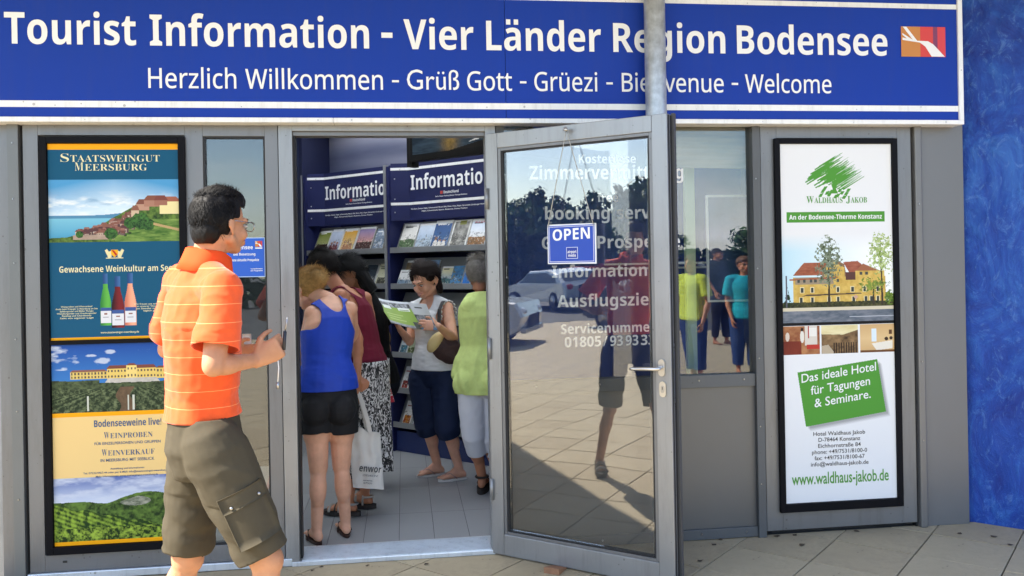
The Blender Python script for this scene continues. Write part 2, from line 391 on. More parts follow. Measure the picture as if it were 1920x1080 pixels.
for (x, y), lb in zip(lf, labs):
    p = at_z(x, min(y, 1079), .004); 
    if p[1] > -.03: p[1] = -.035
    bm = bmesh.new(); n = 7; r = rnd.uniform(.009, .016); a0 = rnd.uniform(0, 6)
    vs_ = [bm.verts.new((r*(1.5 if k in (0, 1) else .8)*math.cos(a0+k*2*math.pi/n), r*.8*math.sin(a0+k*2*math.pi/n), rnd.uniform(0, .006))) for k in range(n)]
    f = bm.faces.new(vs_); r_ = bmesh.ops.extrude_face_region(bm, geom=[f]); bmesh.ops.translate(bm, vec=(0, 0, .001), verts=[g for g in r_['geom'] if isinstance(g, bmesh.types.BMVert)])
    o = _bm_obj('leaf_scrap', bm, leaf_m); o.location = (p[0], p[1], .003); tag(o, lb, 'leaf', 'dry leaf scraps on the paving')

# ------------------------------------------------------------------ shopfront
shop = thing('shopfront', 'grey aluminium shopfront with doorway, glazed panels and fixed posts under the blue sign', 'shopfront')
DY = -.02
def fbox(n, x0, x1, z0, z1, y0=-.02, y1=.06, m=alu, bev=.002, par=None): return box(n, x0, x1, y0, y1, z0, z1, m, par or shop, bev)
# far-left panel and posts
fbox('side_panel', -2.01, -1.953, .03, 2.36, -.012, .03)
fbox('post', -1.950, -1.897, .0, 2.36, -.035, .05, mat('post_grey', (.17, .178, .178), .45, .4, noise=(3, .06)))
def screws(pts, y, r=.005):
    m_ = None
    for (x, z) in pts:
        if m_ is None:
            bm = bmesh.new(); bmesh.ops.create_cone(bm, cap_ends=True, segments=10, radius1=r, radius2=r*.6, depth=.004)
            bmesh.ops.rotate(bm, cent=(0, 0, 0), matrix=Matrix.Rotation(math.pi/2, 3, 'X'), verts=bm.verts)
            m_ = bpy.data.meshes.new('screw'); bm.to_mesh(m_); bm.free(); m_.materials.append(steel)
        o = link('screw', m_, shop); o.location = (x, y, z)
screws([(-1.924, z) for z in (.42, .86, 1.22, 1.60, 1.92, 2.2)], -.037)
# big left leaf (holds the wine posters and the narrow side window)
fbox('panel', -1.882, -1.81, .045, 2.33)
fbox('panel', -1.81, -1.10, 2.24, 2.33); fbox('panel', -1.81, -1.10, .045, .13)
fbox('panel_backing', -1.81, -1.10, .13, 2.24, .0, .04)
fbox('panel', -1.10, -1.012, .045, 2.33)
fbox('rail', -1.012, -.702, 2.236, 2.33); fbox('rail', -1.012, -.702, .045, .13)
fbox('panel', -.702, -.636, .045, 2.33)
fbox('gap_seal', -1.896, -1.883, .02, 2.33, 0, .03, rubber, 0)
fbox('head_rail', -1.95, .50, 2.333, 2.50, -.005, .06)
box('sill', -1.89, -.60, -.035, .06, .004, .042, alu_bright, shop, .004)
box('window_pane', -1.012, -.702, .005, .011, .13, 2.236, glass, shop)
boxes('window_bead', [(-1.012, -1.003, -.016, .0, .13, 2.236), (-.711, -.702, -.016, .0, .13, 2.236), (-1.003, -.711, -.016, 0, 2.227, 2.236), (-1.003, -.711, -.016, 0, .13, .139)], rubber, shop)
# door frame round the opening
fbox('door_post', -.632, -.562, .0, 2.33, -.03, .07, alu_light); fbox('door_stop', -.562, -.550, .03, 2.24, .0, .06, rubber, 0)
fbox('door_head', -.562, .445, 2.262, 2.33, -.03, .07, alu_light); fbox('door_head_stop', -.562, .445, 2.240, 2.262, -.01, .07, alu, .002)
fbox('door_post', .445, .50, .0, 2.33, -.03, .07, alu_light)
fbox('post', .503, .548, .0, 2.34, -.02, .06, alu_dark)
bm = bmesh.new(); bm_box(bm, -.60, .46, -.035, .215, .0, .024, .003)
for k in range(11): bm_box(bm, -.55, .44, -.02+k*.02, -.011+k*.02, .024, .0275)
_bm_obj('threshold', bm, alu_bright, shop)
for z in (.35, 1.1, 1.9):
    bm = bmesh.new(); bmesh.ops.create_cone(bm, cap_ends=True, segments=14, radius1=.010, radius2=.010, depth=.11); o = _bm_obj('hinge', bm, alu_light, shop, True); o.location = (.447, -.043, z)
box('strike_plate', -.5615, -.5600, .0, .028, 1.02, 1.22, steel, shop)
# window right of the door, with the solid panel below
fbox('head_rail', .548, 1.938, 2.305, 2.40, -.01, .06)
box('window_pane', .548, 1.938, .012, .018, .915, 2.305, glass, shop)
fbox('transom', .548, 1.938, .845, .915, -.02, .05, alu_dark)
fbox('lower_panel', .548, 1.938, .06, .845, -.004, .03, mat('lower_panel_grey', (.14, .138, .135), .4, .35, noise=(1.2, .06)), .001)
fbox('base_rail', .548, 1.98, .004, .06, -.02, .05, alu_dark)
screws([(x, .885) for x in (.7, 1.05, 1.4, 1.61, 1.87)] + [(x, .034) for x in (1.05, 1.61, 1.87)], -.022, .006)
fbox('post', 1.938, 1.983, .0, 2.36, -.035, .06, alu_dark)
screws([(1.955, z) for z in (.3, .62, 1.0, 1.5, 2.0)], -.037, .0045)
fbox('gap_seal', 1.984, 1.990, .02, 2.36, .0, .03, rubber, 0)
# right leaf (holds the hotel poster)
fbox('panel', 1.991, 2.085, .03, 2.36); fbox('panel', 2.085, 2.81, 2.228, 2.36); fbox('panel', 2.085, 2.81, .03, .130)
fbox('panel_backing', 2.085, 2.81, .13, 2.228, .0, .04); fbox('panel', 2.81, 2.893, .03, 2.36)
fbox('gap_seal', 2.894, 2.904, .0, 2.36, -.005, .03, rubber, 0)
fbox('post', 2.905, 2.950, .0, 2.36, -.04, .05, mat('post_grey_warm', (.19, .185, .18), .42, .45, noise=(3, .06)), .008)
screws([(2.925, z) for z in (.5, .95, 1.45, 1.85)], -.0425, .0045)
fbox('end_panel', 2.953, 3.222, .0, 2.36, -.012, .04, mat('end_panel_grey', (.17, .17, .172), .4, .3, noise=(1.2, .05)))
# wall above the sign's foot, behind the sign and under the roof
tag(box('front_wall', -4.2, 3.22, .07, .2, 2.37, 3.5, mat('upper_wall', (.3, .3, .3), .7)), 'plain upper wall of the pavilion behind the blue sign', 'wall')
cnp = mat('canopy_white', (.55, .54, .5), .7)
can = thing('canopy', 'flat pale roof canopy over the shopfront, above the sign', 'canopy')
box('fascia', -5.8, 3.6, CANOPY_Y-.03, CANOPY_Y-.002, 3.38, 3.66, alu, can, .004)

# ------------------------------------------------------------------ blue rendered wall at the right
def render_wall_mat():
    m = bpy.data.materials.new('blue_render'); m.use_nodes = True; nt = m.node_tree; b = nt.nodes['Principled BSDF']; b.inputs['Roughness'].default_value = .55
    t = nt.nodes.new('ShaderNodeTexCoord')
    mpz = nt.nodes.new('ShaderNodeMapping'); mpz.inputs['Scale'].default_value = (1, 1, .6); nt.links.new(t.outputs['Object'], mpz.inputs['Vector'])
    n1 = nt.nodes.new('ShaderNodeTexNoise'); n1.inputs['Scale'].default_value = 3.2; n1.inputs['Detail'].default_value = 9; n1.inputs['Roughness'].default_value = .7; n1.inputs['Distortion'].default_value = 1.6
    n2 = nt.nodes.new('ShaderNodeTexNoise'); n2.inputs['Scale'].default_value = 11; n2.inputs['Detail'].default_value = 10; n2.inputs['Roughness'].default_value = .78; n2.inputs['Distortion'].default_value = 2.4
    for n in (n1, n2): nt.links.new(mpz.outputs[0], n.inputs['Vector'])
    r1 = nt.nodes.new('ShaderNodeValToRGB'); e = r1.color_ramp.elements; e[0].position = .33; e[0].color = (*lin('#0a2e8a'), 1); e[1].position = .72; e[1].color = (*lin('#3874c6'), 1); k = e.new(.5); k.color = (*lin('#1548a6'), 1)
    r2 = nt.nodes.new('ShaderNodeValToRGB'); e = r2.color_ramp.elements; e[0].position = .53; e[0].color = (0, 0, 0, 1); e[1].position = .70; e[1].color = (.55, .55, .55, 1)
    mx_ = nt.nodes.new('ShaderNodeMixRGB'); mx_.inputs['Color2'].default_value = (*lin('#6f9cd8'), 1)
    nt.links.new(n1.outputs['Fac'], r1.inputs[0]); nt.links.new(n2.outputs['Fac'], r2.inputs[0]); nt.links.new(r2.outputs[0], mx_.inputs['Fac']); nt.links.new(r1.outputs[0], mx_.inputs['Color1']); nt.links.new(mx_.outputs[0], b.inputs['Base Color'])
    ad = nt.nodes.new('ShaderNodeMath'); ad.operation = 'MULTIPLY_ADD'; ad.inputs[1].default_value = .5; nt.links.new(n2.outputs['Fac'], ad.inputs[0]); nt.links.new(n1.outputs['Fac'], ad.inputs[2])
    bp = nt.nodes.new('ShaderNodeBump'); bp.inputs['Strength'].default_value = .9; bp.inputs['Distance'].default_value = .02; nt.links.new(ad.outputs[0], bp.inputs['Height']); nt.links.new(bp.outputs[0], b.inputs['Normal'])
    return m
bw = thing('blue_wall', 'rough deep blue rendered wall at the right edge, beside the grey end panel', 'wall', (3.262, .045, 0), math.radians(-45))
# trowelled relief as real geometry
nx_, nz_ = 150, 260; V = []; F = []
xs = np.linspace(0, 3.2, nx_); zs = np.linspace(-.03, 4.6, nz_); X, Z = np.meshgrid(xs, zs)
D_ = -.020*fbm(X*5, Z*3.5, 1, 5, 3)-.010*np.abs(fbm(X*13, Z*9, 5, 4, 9)-.5)*2
V = np.stack([X, D_, Z], -1).reshape(-1, 3)
F = [(j*nx_+i, j*nx_+i+1, (j+1)*nx_+i+1, (j+1)*nx_+i) for j in range(nz_-1) for i in range(nx_-1)]
mesh_np('wall_face', V, F, render_wall_mat(), bw, True); box('wall_core', 0, 3.2, .001, .25, -.03, 4.6, render_wall_mat(), bw)

# ------------------------------------------------------------------ blue sign above the shopfront
SY = -.10
sign = thing('shop_sign', 'long blue fascia sign with white lettering and white stripes above the doorway', 'sign')
box('sign_panel', -2.9, .552, SY, .0, 2.318, 3.03, sign_blue, sign); box('sign_panel', .5545, 3.135, SY, .0, 2.318, 3.03, sign_blue, sign)
boxes('edge_trim', [(-2.9, -.345, SY-.012, .0, 2.293, 2.318), (-.343, 3.163, SY-.012, .0, 2.293, 2.318), (3.135, 3.163, SY-.012, .0, 2.3182, 3.03), (-2.9, 3.163, SY-.012, 0, 3.0302, 3.055)], white_trim, sign, .0025)
box('stripe', -2.9, 3.134, SY-.0025, SY+.002, 2.367, 2.399, white_trim, sign); box('stripe', -2.9, 3.134, SY-.0025, SY+.002, 2.946, 2.973, white_trim, sign)
LY = SY-.003
px_words('lettering', [('Tourist', 8, 255), ('Information', 281, 692), ('Vier', 757, 888), ('Länder', 912, 1127), ('Region', 1150, 1360), ('Bodensee', 1382, 1664)], LY, ((60, 82.3), (1640, 104)), (290, 28, 86), 'bold', white_vinyl, sign)
px_words('lettering', [('Herzlich', 278, 443), ('Willkommen', 460, 718), ('Gott', 876, 960), ('Grüezi', 1002, 1120), ('Bienvenue', 1166, 1357), ('Welcome', 1397, 1559)], LY, ((290, 163.5), (1540, 175.5)), (290, 126.5, 163.5), 'sans', white_vinyl, sign, .006)
px_words('lettering', [('Grüß', 763, 861)], LY, ((763, 168), (861, 168)), (778, 131, 168), 'plain', white_vinyl, sign, .0)
def dash(l, r, y0, y1):
    a = at_y(l, y0, LY); b = at_y(r, y1, LY); boxes('dash', [(a[0], b[0], LY-.001, LY+.002, b[2], a[2])], white_vinyl, sign)
dash(715, 736, 61, 71)
for l, r, y in ((735, 748, 152), (975, 987, 154), (1137, 1149, 156), (1372, 1384, 157)): dash(l, r, y-1.7, y+2.3)
boxes('rivet', [(x-.003, x+.003, SY-.015, SY-.012, z-.003, z+.003) for x, z in ((-.42, 2.305), (-.25, 2.306), (.32, 2.306), (3.05, 2.306), (2.9, 2.39))], steel, sign)
# emblem: orange, red and purple fields under a white swoosh
def emblem(O, w, h, par, dy=-.0012, n=(0, -1, 0), U=(1, 0, 0)):
    O = np.array(O, float); U = np.array(U, float); N = np.array(n, float); Z = np.array([0, 0, 1.0])
    e = link('emblem', bpy.data.meshes.new('emblem'), par); e.data.materials.append(white_vinyl)
    def quad(nm, pts, m, k):
        return [tuple(O+U*(a*w)+Z*(b*h)+N*(.0008*k)) for a, b in pts]
    fields = [('field', [(0, 0), (.43, 0), (.43, 1), (0, 1)], 'c9802c', 1), ('field', [(.43, 0), (.72, 0), (.72, 1), (.43, 1)], 'd6392b', 1), ('field', [(.72, 0), (.82, 0), (.82, 1), (.72, 1)], '7d2f55', 1), ('field', [(.82, 0), (1, 0), (1, 1), (.82, 1)], 'd83838', 1)]
    for nm, pts, c, k in fields:
        mesh_np(nm, quad(nm, pts, None, k), [tuple(range(len(pts)))], mat('emblem_'+c, lin(c), .4), e)
    sw = [(.04, 1), (.10, 1), (.33, .56), (.42, .52), (.58, .50), (.72, .42), (.98, .02), (.70, .0), (.55, .22), (.42, .45), (.30, .50), (.10, .50), (.02, .74)]
    V = quad('s', [(.04, .99), (.12, .99), (.36, .53), (.60, .52), (.72, .42), (.98, .01), (.68, .01), (.54, .34), (.42, .47), (.03, .55), (.03, .63), (.13, .6), (.03, .72), (.03, .78), (.26, .56)], None, 2)
    F = [(0, 1, 2, 14), (14, 2, 8), (2, 3, 8), (3, 7, 8), (3, 4, 7), (4, 5, 6, 7), (9, 8, 10), (10, 8, 11), (8, 14, 11), (11, 14, 12), (12, 14, 13)]
    mesh_np('swoosh', V, F, white_vinyl, e); return e
a = at_y(1690, 106, LY); b = at_y(1772, 51, LY); emblem((a[0], LY, a[2]), b[0]-a[0], b[2]-a[2], sign)

# ------------------------------------------------------------------ galvanised pole
lathe_o = lathe('steel_pole', [(.056, 0), (.056, 4.4)], galv, None, 28, (1.348, -.172, 0)); tag(lathe_o, 'galvanised round steel pole rising in front of the blue sign behind the open door', 'pole')
# ------------------------------------------------------------------ window lettering
WL = []
def wline(words, by, cap, style='bold'):
    z = at_y(1100, by, .01)[2]
    for s, l, r in words: WL.append((s, at_y(l, by-8, .01)[0], at_y(r, by-8, .01)[0], z, cap, style, 0.0))
wline([('Kostenlose', 1085, 1192)], 306, .047)
wline([('Zimmervermittlung', 993, 1281)], 336, .074)
wline([('free', 1120, 1159)], 379, .047)
wline([('booking', 1022, 1143), ('service', 1156, 1262)], 411, .068)
wline([('Gratis', 1016, 1104), ('Prospekte', 1120, 1275)], 466, .068)
wline([('Information', 1035, 1213)], 519.5, .066)
wline([('Ausflugsziele', 1045, 1243)], 575, .066)
wline([('Servicenummer', 1052, 1228)], 625, .052)
wline([('01805', 1059, 1127), ('/', 1131, 1139), ('93', 1144, 1168), ('93', 1173, 1197), ('33', 1202, 1228)], 650, .056)
put_text('window_lettering', WL, (0, .0100, 0), (1, 0, 0), (0, 0, 1), white_vinyl, shop)

# ------------------------------------------------------------------ open door leaf
DA = -math.atan2(.657, .798); DH = (.442, -.030)
door = thing('glass_door', 'grey aluminium framed glass door standing wide open at the entrance', 'door', (DH[0], DH[1], 0), DA)
# local: x along the leaf from the hinge, y = 0 outer face looking to the camera is -y, thickness to +y
T0, T1 = .0, .062
def dbox(n, x0, x1, z0, z1, y0=T0, y1=T1, m=alu_light, bev=.0025): return box(n, x0, x1, y0, y1, z0, z1, m, door, bev)
dbox('stile', .006, .078, .008, 2.246); dbox('stile', .955, 1.033, .008, 2.246)
dbox('top_rail', .0785, .9545, 2.166, 2.246); dbox('bottom_rail', .0785, .9545, .008, .118)
boxes('glazing_bead', [(.0785, .096, .006, .05, .1185, 2.1655), (.938, .9545, .006, .05, .1185, 2.1655), (.0965, .9375, .006, .05, 2.150, 2.1655), (.0965, .9375, .006, .05, .1185, .133)], alu, door, .001)
boxes('gasket', [(.0965, .108, .010, .046, .1335, 2.1495), (.929, .9375, .010, .046, .1335, 2.1495), (.1085, .9285, .010, .046, 2.143, 2.1495), (.1085, .9285, .010, .046, .1335, .140)], rubber, door)
door_glass = glass_mat('door_glass', (.975, .985, .98), 1.4, .07)
dbox('glass_pane', .1085, .9285, .1405, 2.1425, .024, .030, door_glass, 0)
box('edge_groove', 1.0335, 1.036, .012, .022, .02, 2.24, rubber, door); box('edge_groove', 1.0335, 1.036, .038, .052, .02, 2.24, rubber, door)
box('rebate_lip', 1.0335, 1.048, .0525, .078, .01, 2.252, mat('door_edge_dark', (.06, .06, .062), .5), door, .001)
box('lock_plate', 1.0337, 1.0365, .024, .036, .88, 1.16, steel, door)
dark_in = mat('lock_dark', (.02, .02, .02), .4)
hm = mat('brushed_stainless', (.62, .60, .57), .28, 1)
# handle: rounded plates, lever, lock cylinder
def stadium(n, cx, cz, w, h, y0, y1, m, par):
    bm = bmesh.new(); pts = []
    for k in range(12): a = math.pi*k/11; pts.append((cx+w/2*math.cos(a), cz+(h/2-w/2)+w/2*math.sin(a)))
    for k in range(12): a = math.pi+math.pi*k/11; pts.append((cx+w/2*math.cos(a), cz-(h/2-w/2)+w/2*math.sin(a)))
    f = bm.faces.new([bm.verts.new((x, y1, z)) for x, z in pts]); r = bmesh.ops.extrude_face_region(bm, geom=[f]); bmesh.ops.translate(bm, vec=(0, y0-y1, 0), verts=[g for g in r['geom'] if isinstance(g, bmesh.types.BMVert)])
    return _bm_obj(n, bm, m, par)
hp = stadium('handle_plate', .987, 1.047, .032, .080, -.009, -.0005, hm, door); stadium('keyhole_plate', .991, .946, .032, .074, -.009, -.0005, hm, door)
stadium('lock_cylinder', .991, .946, .017, .034, -.0115, -.0092, steel, door); box('key_slot', .9895, .9925, -.0125, -.0117, .944, .958, dark_in, door)
tube('lever', [(.987, -.0095, 1.047), (.987, -.040, 1.047), (.982, -.050, 1.046), (.970, -.053, 1.045), (.860, -.053, 1.041), (.845, -.051, 1.040)], .0095, hm, door, 12, rads=[.009, .009, .0095, .010, .0095, .006])
boxes('edge_screw', [(1.0366, 1.0374, .0275, .0325, z, z+.005) for z in (.9, 1.14)], dark_in, door)
# wooden wedge under the door
bm = bmesh.new(); bm_box(bm, -.042, .042, -.05, .05, 0, .03, .002)
for v in bm.verts:
    if v.co.z > .02 and v.co.y > 0: v.co.z = .008
wedge = _bm_obj('door_wedge', bm, mat('raw_wood', (.30, .15, .08), .8, noise=(30, .2), bump=(60, .3, .002)))
p = at_z(1042, 1072, 0); wedge.location = (p[0], p[1]+.01, .0); wedge.rotation_euler = (0, 0, DA+.1); tag(wedge, 'small reddish wooden wedge under the open door leaf', 'door wedge')

# ------------------------------------------------------------------ OPEN sign hung on the door
U_ = np.array([math.cos(DA), math.sin(DA), 0]); N_ = np.array([math.sin(DA), -math.cos(DA), 0]); H_ = np.array([DH[0], DH[1], 0])
def dl(x, z, off): return H_+U_*x+N_*off+np.array([0, 0, z])
osn = thing('open_sign', 'small blue OPEN board hanging on cords from the glass door', 'sign', tuple(dl(.526, 1.645, .018)), DA)
ob = mat('board_blue', lin('#1c46b0'), .35)
b_ = box('board', -.137, .137, -.004, .004, -.100, .100, mat('board_white', (.78, .8, .82), .4), osn, .001)
for o in (b_,): o.rotation_euler = (0, math.radians(0.4), 0)
box('board_face', -.130, .130, -.0052, -.0041, -.093, .093, ob, osn)
boxes('border_line', [(-.125, .125, -.0056, -.0053, .0865, .0885), (-.125, .125, -.0056, -.0053, -.0885, -.0865), (-.125, -.123, -.0056, -.0053, -.0864, .0864), (.123, .125, -.0056, -.0053, -.0864, .0864)], white_vinyl, osn)
put_text('lettering', [('OPEN', -.105, .105, .018, .056, 'bold', 0, .03)], (0, -.0060, 0), (1, 0, 0), (0, 0, 1), white_vinyl, osn)
lg = box('logo_patch', -.028, .036, -.0060, -.0053, -.074, -.016, mat('patch_white', (.7, .75, .85), .4), osn); box('patch_face', -.0255, .0335, -.0066, -.0061, -.0715, -.0185, mat('patch_blue', lin('#15349a'), .4), lg)
put_text('patch_lettering', [('airport', -.021, .029, -.046, .014, 'bold', 0), ('media', -.017, .025, -.064, .014, 'bold', 0)], (0, -.0070, 0), (1, 0, 0), (0, 0, 1), white_vinyl, lg)
cordm = mat('twine', (.42, .41, .38), .8)
for x0 in (-.128, .128):
    pts = [(x0*(1-t)+(-.016)*t, -.006*(1-t)-.006, .092*(1-t)+.57*t) for t in np.linspace(0, 1, 8)]
    tube('cord', pts, .0021, cordm, osn, 6)
lathe('hook', [(.013, 0), (.014, .006), (.008, .016), (.002, .02)], hm, osn, 12, (-.016, -.012, .565))
for x0 in (-.128, .128): tube('eyelet', [(x0+.005*math.cos(a), -.006, .093+.005*math.sin(a)) for a in np.linspace(0, 2*math.pi, 9)[:-1]], .0012, steel, osn, 5, closed=True)

# ------------------------------------------------------------------ painted prints: a grid of coloured points, one colour per spot of ink
class Print:
    def __init__(s, w, h, res):
        s.nx = max(4, int(w/res)); s.nz = max(4, int(h/res)); s.w = w; s.h = h
        s.x, s.z = np.meshgrid((np.arange(s.nx)+.5)/s.nx*w, (np.arange(s.nz)+.5)/s.nz*h)   # metres, z up from bottom
        s.c = np.ones((s.nz, s.nx, 3))*.8
    def fill(s, mask, col):
        if isinstance(col, str): col = np.array(lin(col))
        col = np.asarray(col, float)
        if mask is None: s.c[:] = col
        elif mask.dtype == bool: s.c[mask] = col if col.ndim == 1 else col[mask]
        else: s.c = s.c*(1-mask[..., None])+col*mask[..., None]
    def rect(s, x0, x1, z0, z1): return (s.x >= x0) & (s.x < x1) & (s.z >= z0) & (s.z < z1)
    def poly(s, P):
        m = np.zeros(s.x.shape, bool); n = len(P)
        for i in range(n):
            (x1, z1), (x2, z2) = P[i], P[(i+1) % n]
            if z1 == z2: continue
            c = ((z1 > s.z) != (z2 > s.z)) & (s.x < (x2-x1)*(s.z-z1)/(z2-z1)+x1); m ^= c
        return m
    def ell(s, cx, cz, rx, rz): return ((s.x-cx)/rx)**2+((s.z-cz)/rz)**2 < 1
    def n(s, fx, fz=None, seed=0, o=4): return fbm(s.x*fx, s.z*(fz or fx), .5, o, seed)
    def build(s, name, par, m, O=(0, 0, 0), U=(1, 0, 0), W=(0, 0, 1), curve=None):
        nx, nz = s.nx+1, s.nz+1
        X, Z = np.meshgrid(np.linspace(0, s.w, nx), np.linspace(0, s.h, nz))
        V = np.array(O, float)+X[..., None]*np.array(U, float)+Z[..., None]*np.array(W, float); V = V.reshape(-1, 3)
        i = np.arange(nx-1)[None, :]+nx*np.arange(nz-1)[:, None]
        F = np.stack([i, i+1, i+1+nx, i+nx], -1).reshape(-1, 4)
        me = bpy.data.meshes.new(name); me.vertices.add(len(V)); me.vertices.foreach_set('co', V.ravel()); me.loops.add(F.size); me.loops.foreach_set('vertex_index', F.ravel())
        me.polygons.add(len(F)); me.polygons.foreach_set('loop_start', np.arange(0, F.size, 4)); me.update(calc_edges=True); me.validate()
        at = me.color_attributes.new('print', 'FLOAT_COLOR', 'CORNER')
        C4 = np.ones((len(F), 4, 4)); C4[:, :, :3] = np.clip(s.c, 0, 1).reshape(-1, 1, 3); at.data.foreach_set('color', C4.ravel())
        me.materials.append(m); return link(name, me, par)
def mixc(a, b, t):
    a = np.array(lin(a)) if isinstance(a, str) else np.asarray(a); b = np.array(lin(b)) if isinstance(b, str) else np.asarray(b)
    t = np.clip(t, 0, 1)[..., None]; return a*(1-t)+b*t
poster_print = print_mat('poster_print', .55, .25)

# ---- left display: wine estate posters in a black frame
wp = thing('wine_poster_case', 'tall black framed wine estate poster with lake, bottles and vineyard pictures left of the door', 'poster case', (.009, 0, 0))
boxes('frame', [(-1.806, -1.772, -.042, -.0205, .133, 2.231), (-1.140, -1.106, -.042, -.0205, .133, 2.231), (-1.7718, -1.1402, -.042, -.0205, 2.198, 2.231), (-1.7718, -1.1402, -.042, -.0205, .133, .172), (-1.7718, -1.1402, -.041, -.0205, 1.186, 1.206)], black_paint, wp, .002)
box('backing_board', -1.7715, -1.1405, -.026, -.021, .173, 2.197, black_paint, wp)
PX0, PW = -1.770, .628; PYL = -.0275
# upper sheet
z0, z1 = 1.207, 2.196; P = Print(PW, z1-z0, .0021); H = P.h
teal = '#015071'
P.fill(None, teal); P.fill(P.rect(0, PW, H-.029, H), '#f5a800'); P.fill(P.rect(0, PW, 0, .013), '#f5a800')
pt, pb = H-.180, H-.496      # photo band
ph = pt-pb; q = (P.z-pb)/ph; band = (q >= 0) & (q < 1)
skyc = mixc('#cfe2ee', '#4d97c8', (q-.45)*1.9+(np.abs(P.x/PW-.5)-.25)*.9)
cl = np.clip((P.n(9, 26, 3, 5)-.47)*5, 0, 1)*np.clip(1-np.abs(q-.58)*4.2, 0, 1)
skyc = skyc*(1-cl[..., None])+np.array(lin('#f2f3f0'))*cl[..., None]
c2 = np.clip((P.n(7, 30, 8, 5)-.52)*6, 0, 1)*np.clip(1-np.abs(q-.66+.12*(P.x/PW-.5))*6, 0, 1)*.8
skyc = skyc*(1-c2[..., None])+np.array(lin('#7a9fc0'))*c2[..., None]
P.fill(band, skyc)
P.fill(band & (q < .42), mixc('#3a8fb8', '#7fc0d4', q/.42)); P.fill(band & (q > .38) & (q < .425+.04*np.exp(-((P.x/PW-.62)/.16)**2)) & (P.x < .66*PW), '#4f86a8')
xx = P.x/PW
hill = .07+.62*np.clip((xx-.12)/.62, 0, 1)**1.35+.04*(P.n(16, 1, 4)-.5)
nse = P.n(55, 55, 5, 5); hc = mixc('#1c3a1a', '#6d8a3a', (nse-.3)*2.2)
P.fill(band & (q < hill), hc); P.fill(band & (q < hill*.55-.02) & (xx > .5), mixc('#3d6425', '#8aa552', (P.n(20, 90, 6)-.3)*2))
hs = sorted(((.22+.44*rnd.random(), rnd.random()) for _ in range(95)), key=lambda t: -t[1])
for hx, r_ in hs:
    hz = .09+r_*max(.03, (.07+.55*max(0, (hx-.12)/.62)**1.3)-.16); w = .012+.020*rnd.random(); hgt = .035+.035*rnd.random(); wc = rnd.choice(['#a89084', '#8d766a', '#c8b8a6', '#74605a', '#b5a08c']); rc = rnd.choice(['#6f453c', '#84574a', '#57383a', '#94665a'])
    P.fill(band & P.rect((hx-w)*PW, (hx+w)*PW, pb+hz*ph, pb+(hz+hgt)*ph), wc); P.fill(band & P.rect((hx+w*.3)*PW, (hx+w)*PW, pb+hz*ph, pb+(hz+hgt)*ph), '#5f4f4a')
    for q_ in (-.6, -.1, .5): P.fill(band & P.rect((hx+q_*w-.0016)*PW, (hx+q_*w+.0022)*PW, pb+(hz+hgt*.35)*ph, pb+(hz+hgt*.65)*ph), '#3a302e')
    P.fill(band & P.poly([((hx-w*1.12)*PW, pb+(hz+hgt*.95)*ph), ((hx+w*1.12)*PW, pb+(hz+hgt*.95)*ph), ((hx+w*.6)*PW, pb+(hz+hgt*1.75)*ph), ((hx-w*.6)*PW, pb+(hz+hgt*1.75)*ph)]), rc)
    if rnd.random() < .35: P.fill(band & P.ell((hx+w*1.2)*PW, pb+hz*ph, .008, .006), '#27401f')
for hx, hz, w, hh, wc, rc in [(.72, .50, .05, .1, '#b78e78', '#7a4a3c'), (.80, .56, .07, .10, '#a87a66', '#84503f'), (.93, .44, .08, .20, '#e8d9a0', '#a2604a'), (.66, .40, .03, .10, '#c9b195', '#8a5a48'), (.86, .58, .05, .08, '#9c6a58', '#7a4238')]:
    P.fill(band & P.rect((hx-w)*PW, (hx+w)*PW, pb+hz*ph-.0, pb+(hz+hh)*ph), wc)
    P.fill(band & P.poly([((hx-w*1.1)*PW, pb+(hz+hh)*ph), ((hx+w*1.1)*PW, pb+(hz+hh)*ph), ((hx+w*.6)*PW, pb+(hz+hh+.08)*ph), ((hx-w*.6)*PW, pb+(hz+hh+.08)*ph)]), rc)
P.fill(band & (q < .11) & (xx > .18) & (xx < .5) & (q > .04), mixc('#8a7466', '#c0aa98', P.n(40, 30, 9)))
for hx, hz, r in [(.47, .13, .05), (.23, .12, .03), (.70, .33, .07), (.62, .30, .05), (.76, .27, .05)]:
    P.fill(band & (((xx-hx)/r)**2+((q-hz)/(r*1.9))**2 < .6+.8*P.n(60, 60, 12)), mixc('#12301a', '#4a7a34', (P.n(90, 90, 11)-.3)*2.2))
P.fill(band & (xx > .8) & (np.abs(q-.23+.5*(xx-.9)) < .02), '#b79a6a')
# arms: shield between two lions
cx, cz = PW*.495, H-.555
for sgn in (-1, 1):
    P.fill(P.poly([(cx+sgn*.014, cz-.02), (cx+sgn*.030, cz-.022), (cx+sgn*.040, cz+.000), (cx+sgn*.047, cz+.016), (cx+sgn*.036, cz+.022), (cx+sgn*.028, cz+.010), (cx+sgn*.016, cz+.012)]), '#e2d7a4')
P.fill(P.rect(cx-.042, cx+.042, cz-.025, cz-.021), '#e2d7a4')
P.fill(P.poly([(cx-.016, cz+.018), (cx+.016, cz+.018), (cx+.016, cz-.004), (cx, cz-.020), (cx-.016, cz-.004)]), '#e8a91a'); P.fill(P.poly([(cx-.014, cz+.016), (cx-.004, cz+.016), (cx+.014, cz-.006), (cx+.006, cz-.012)]), '#b5231c')
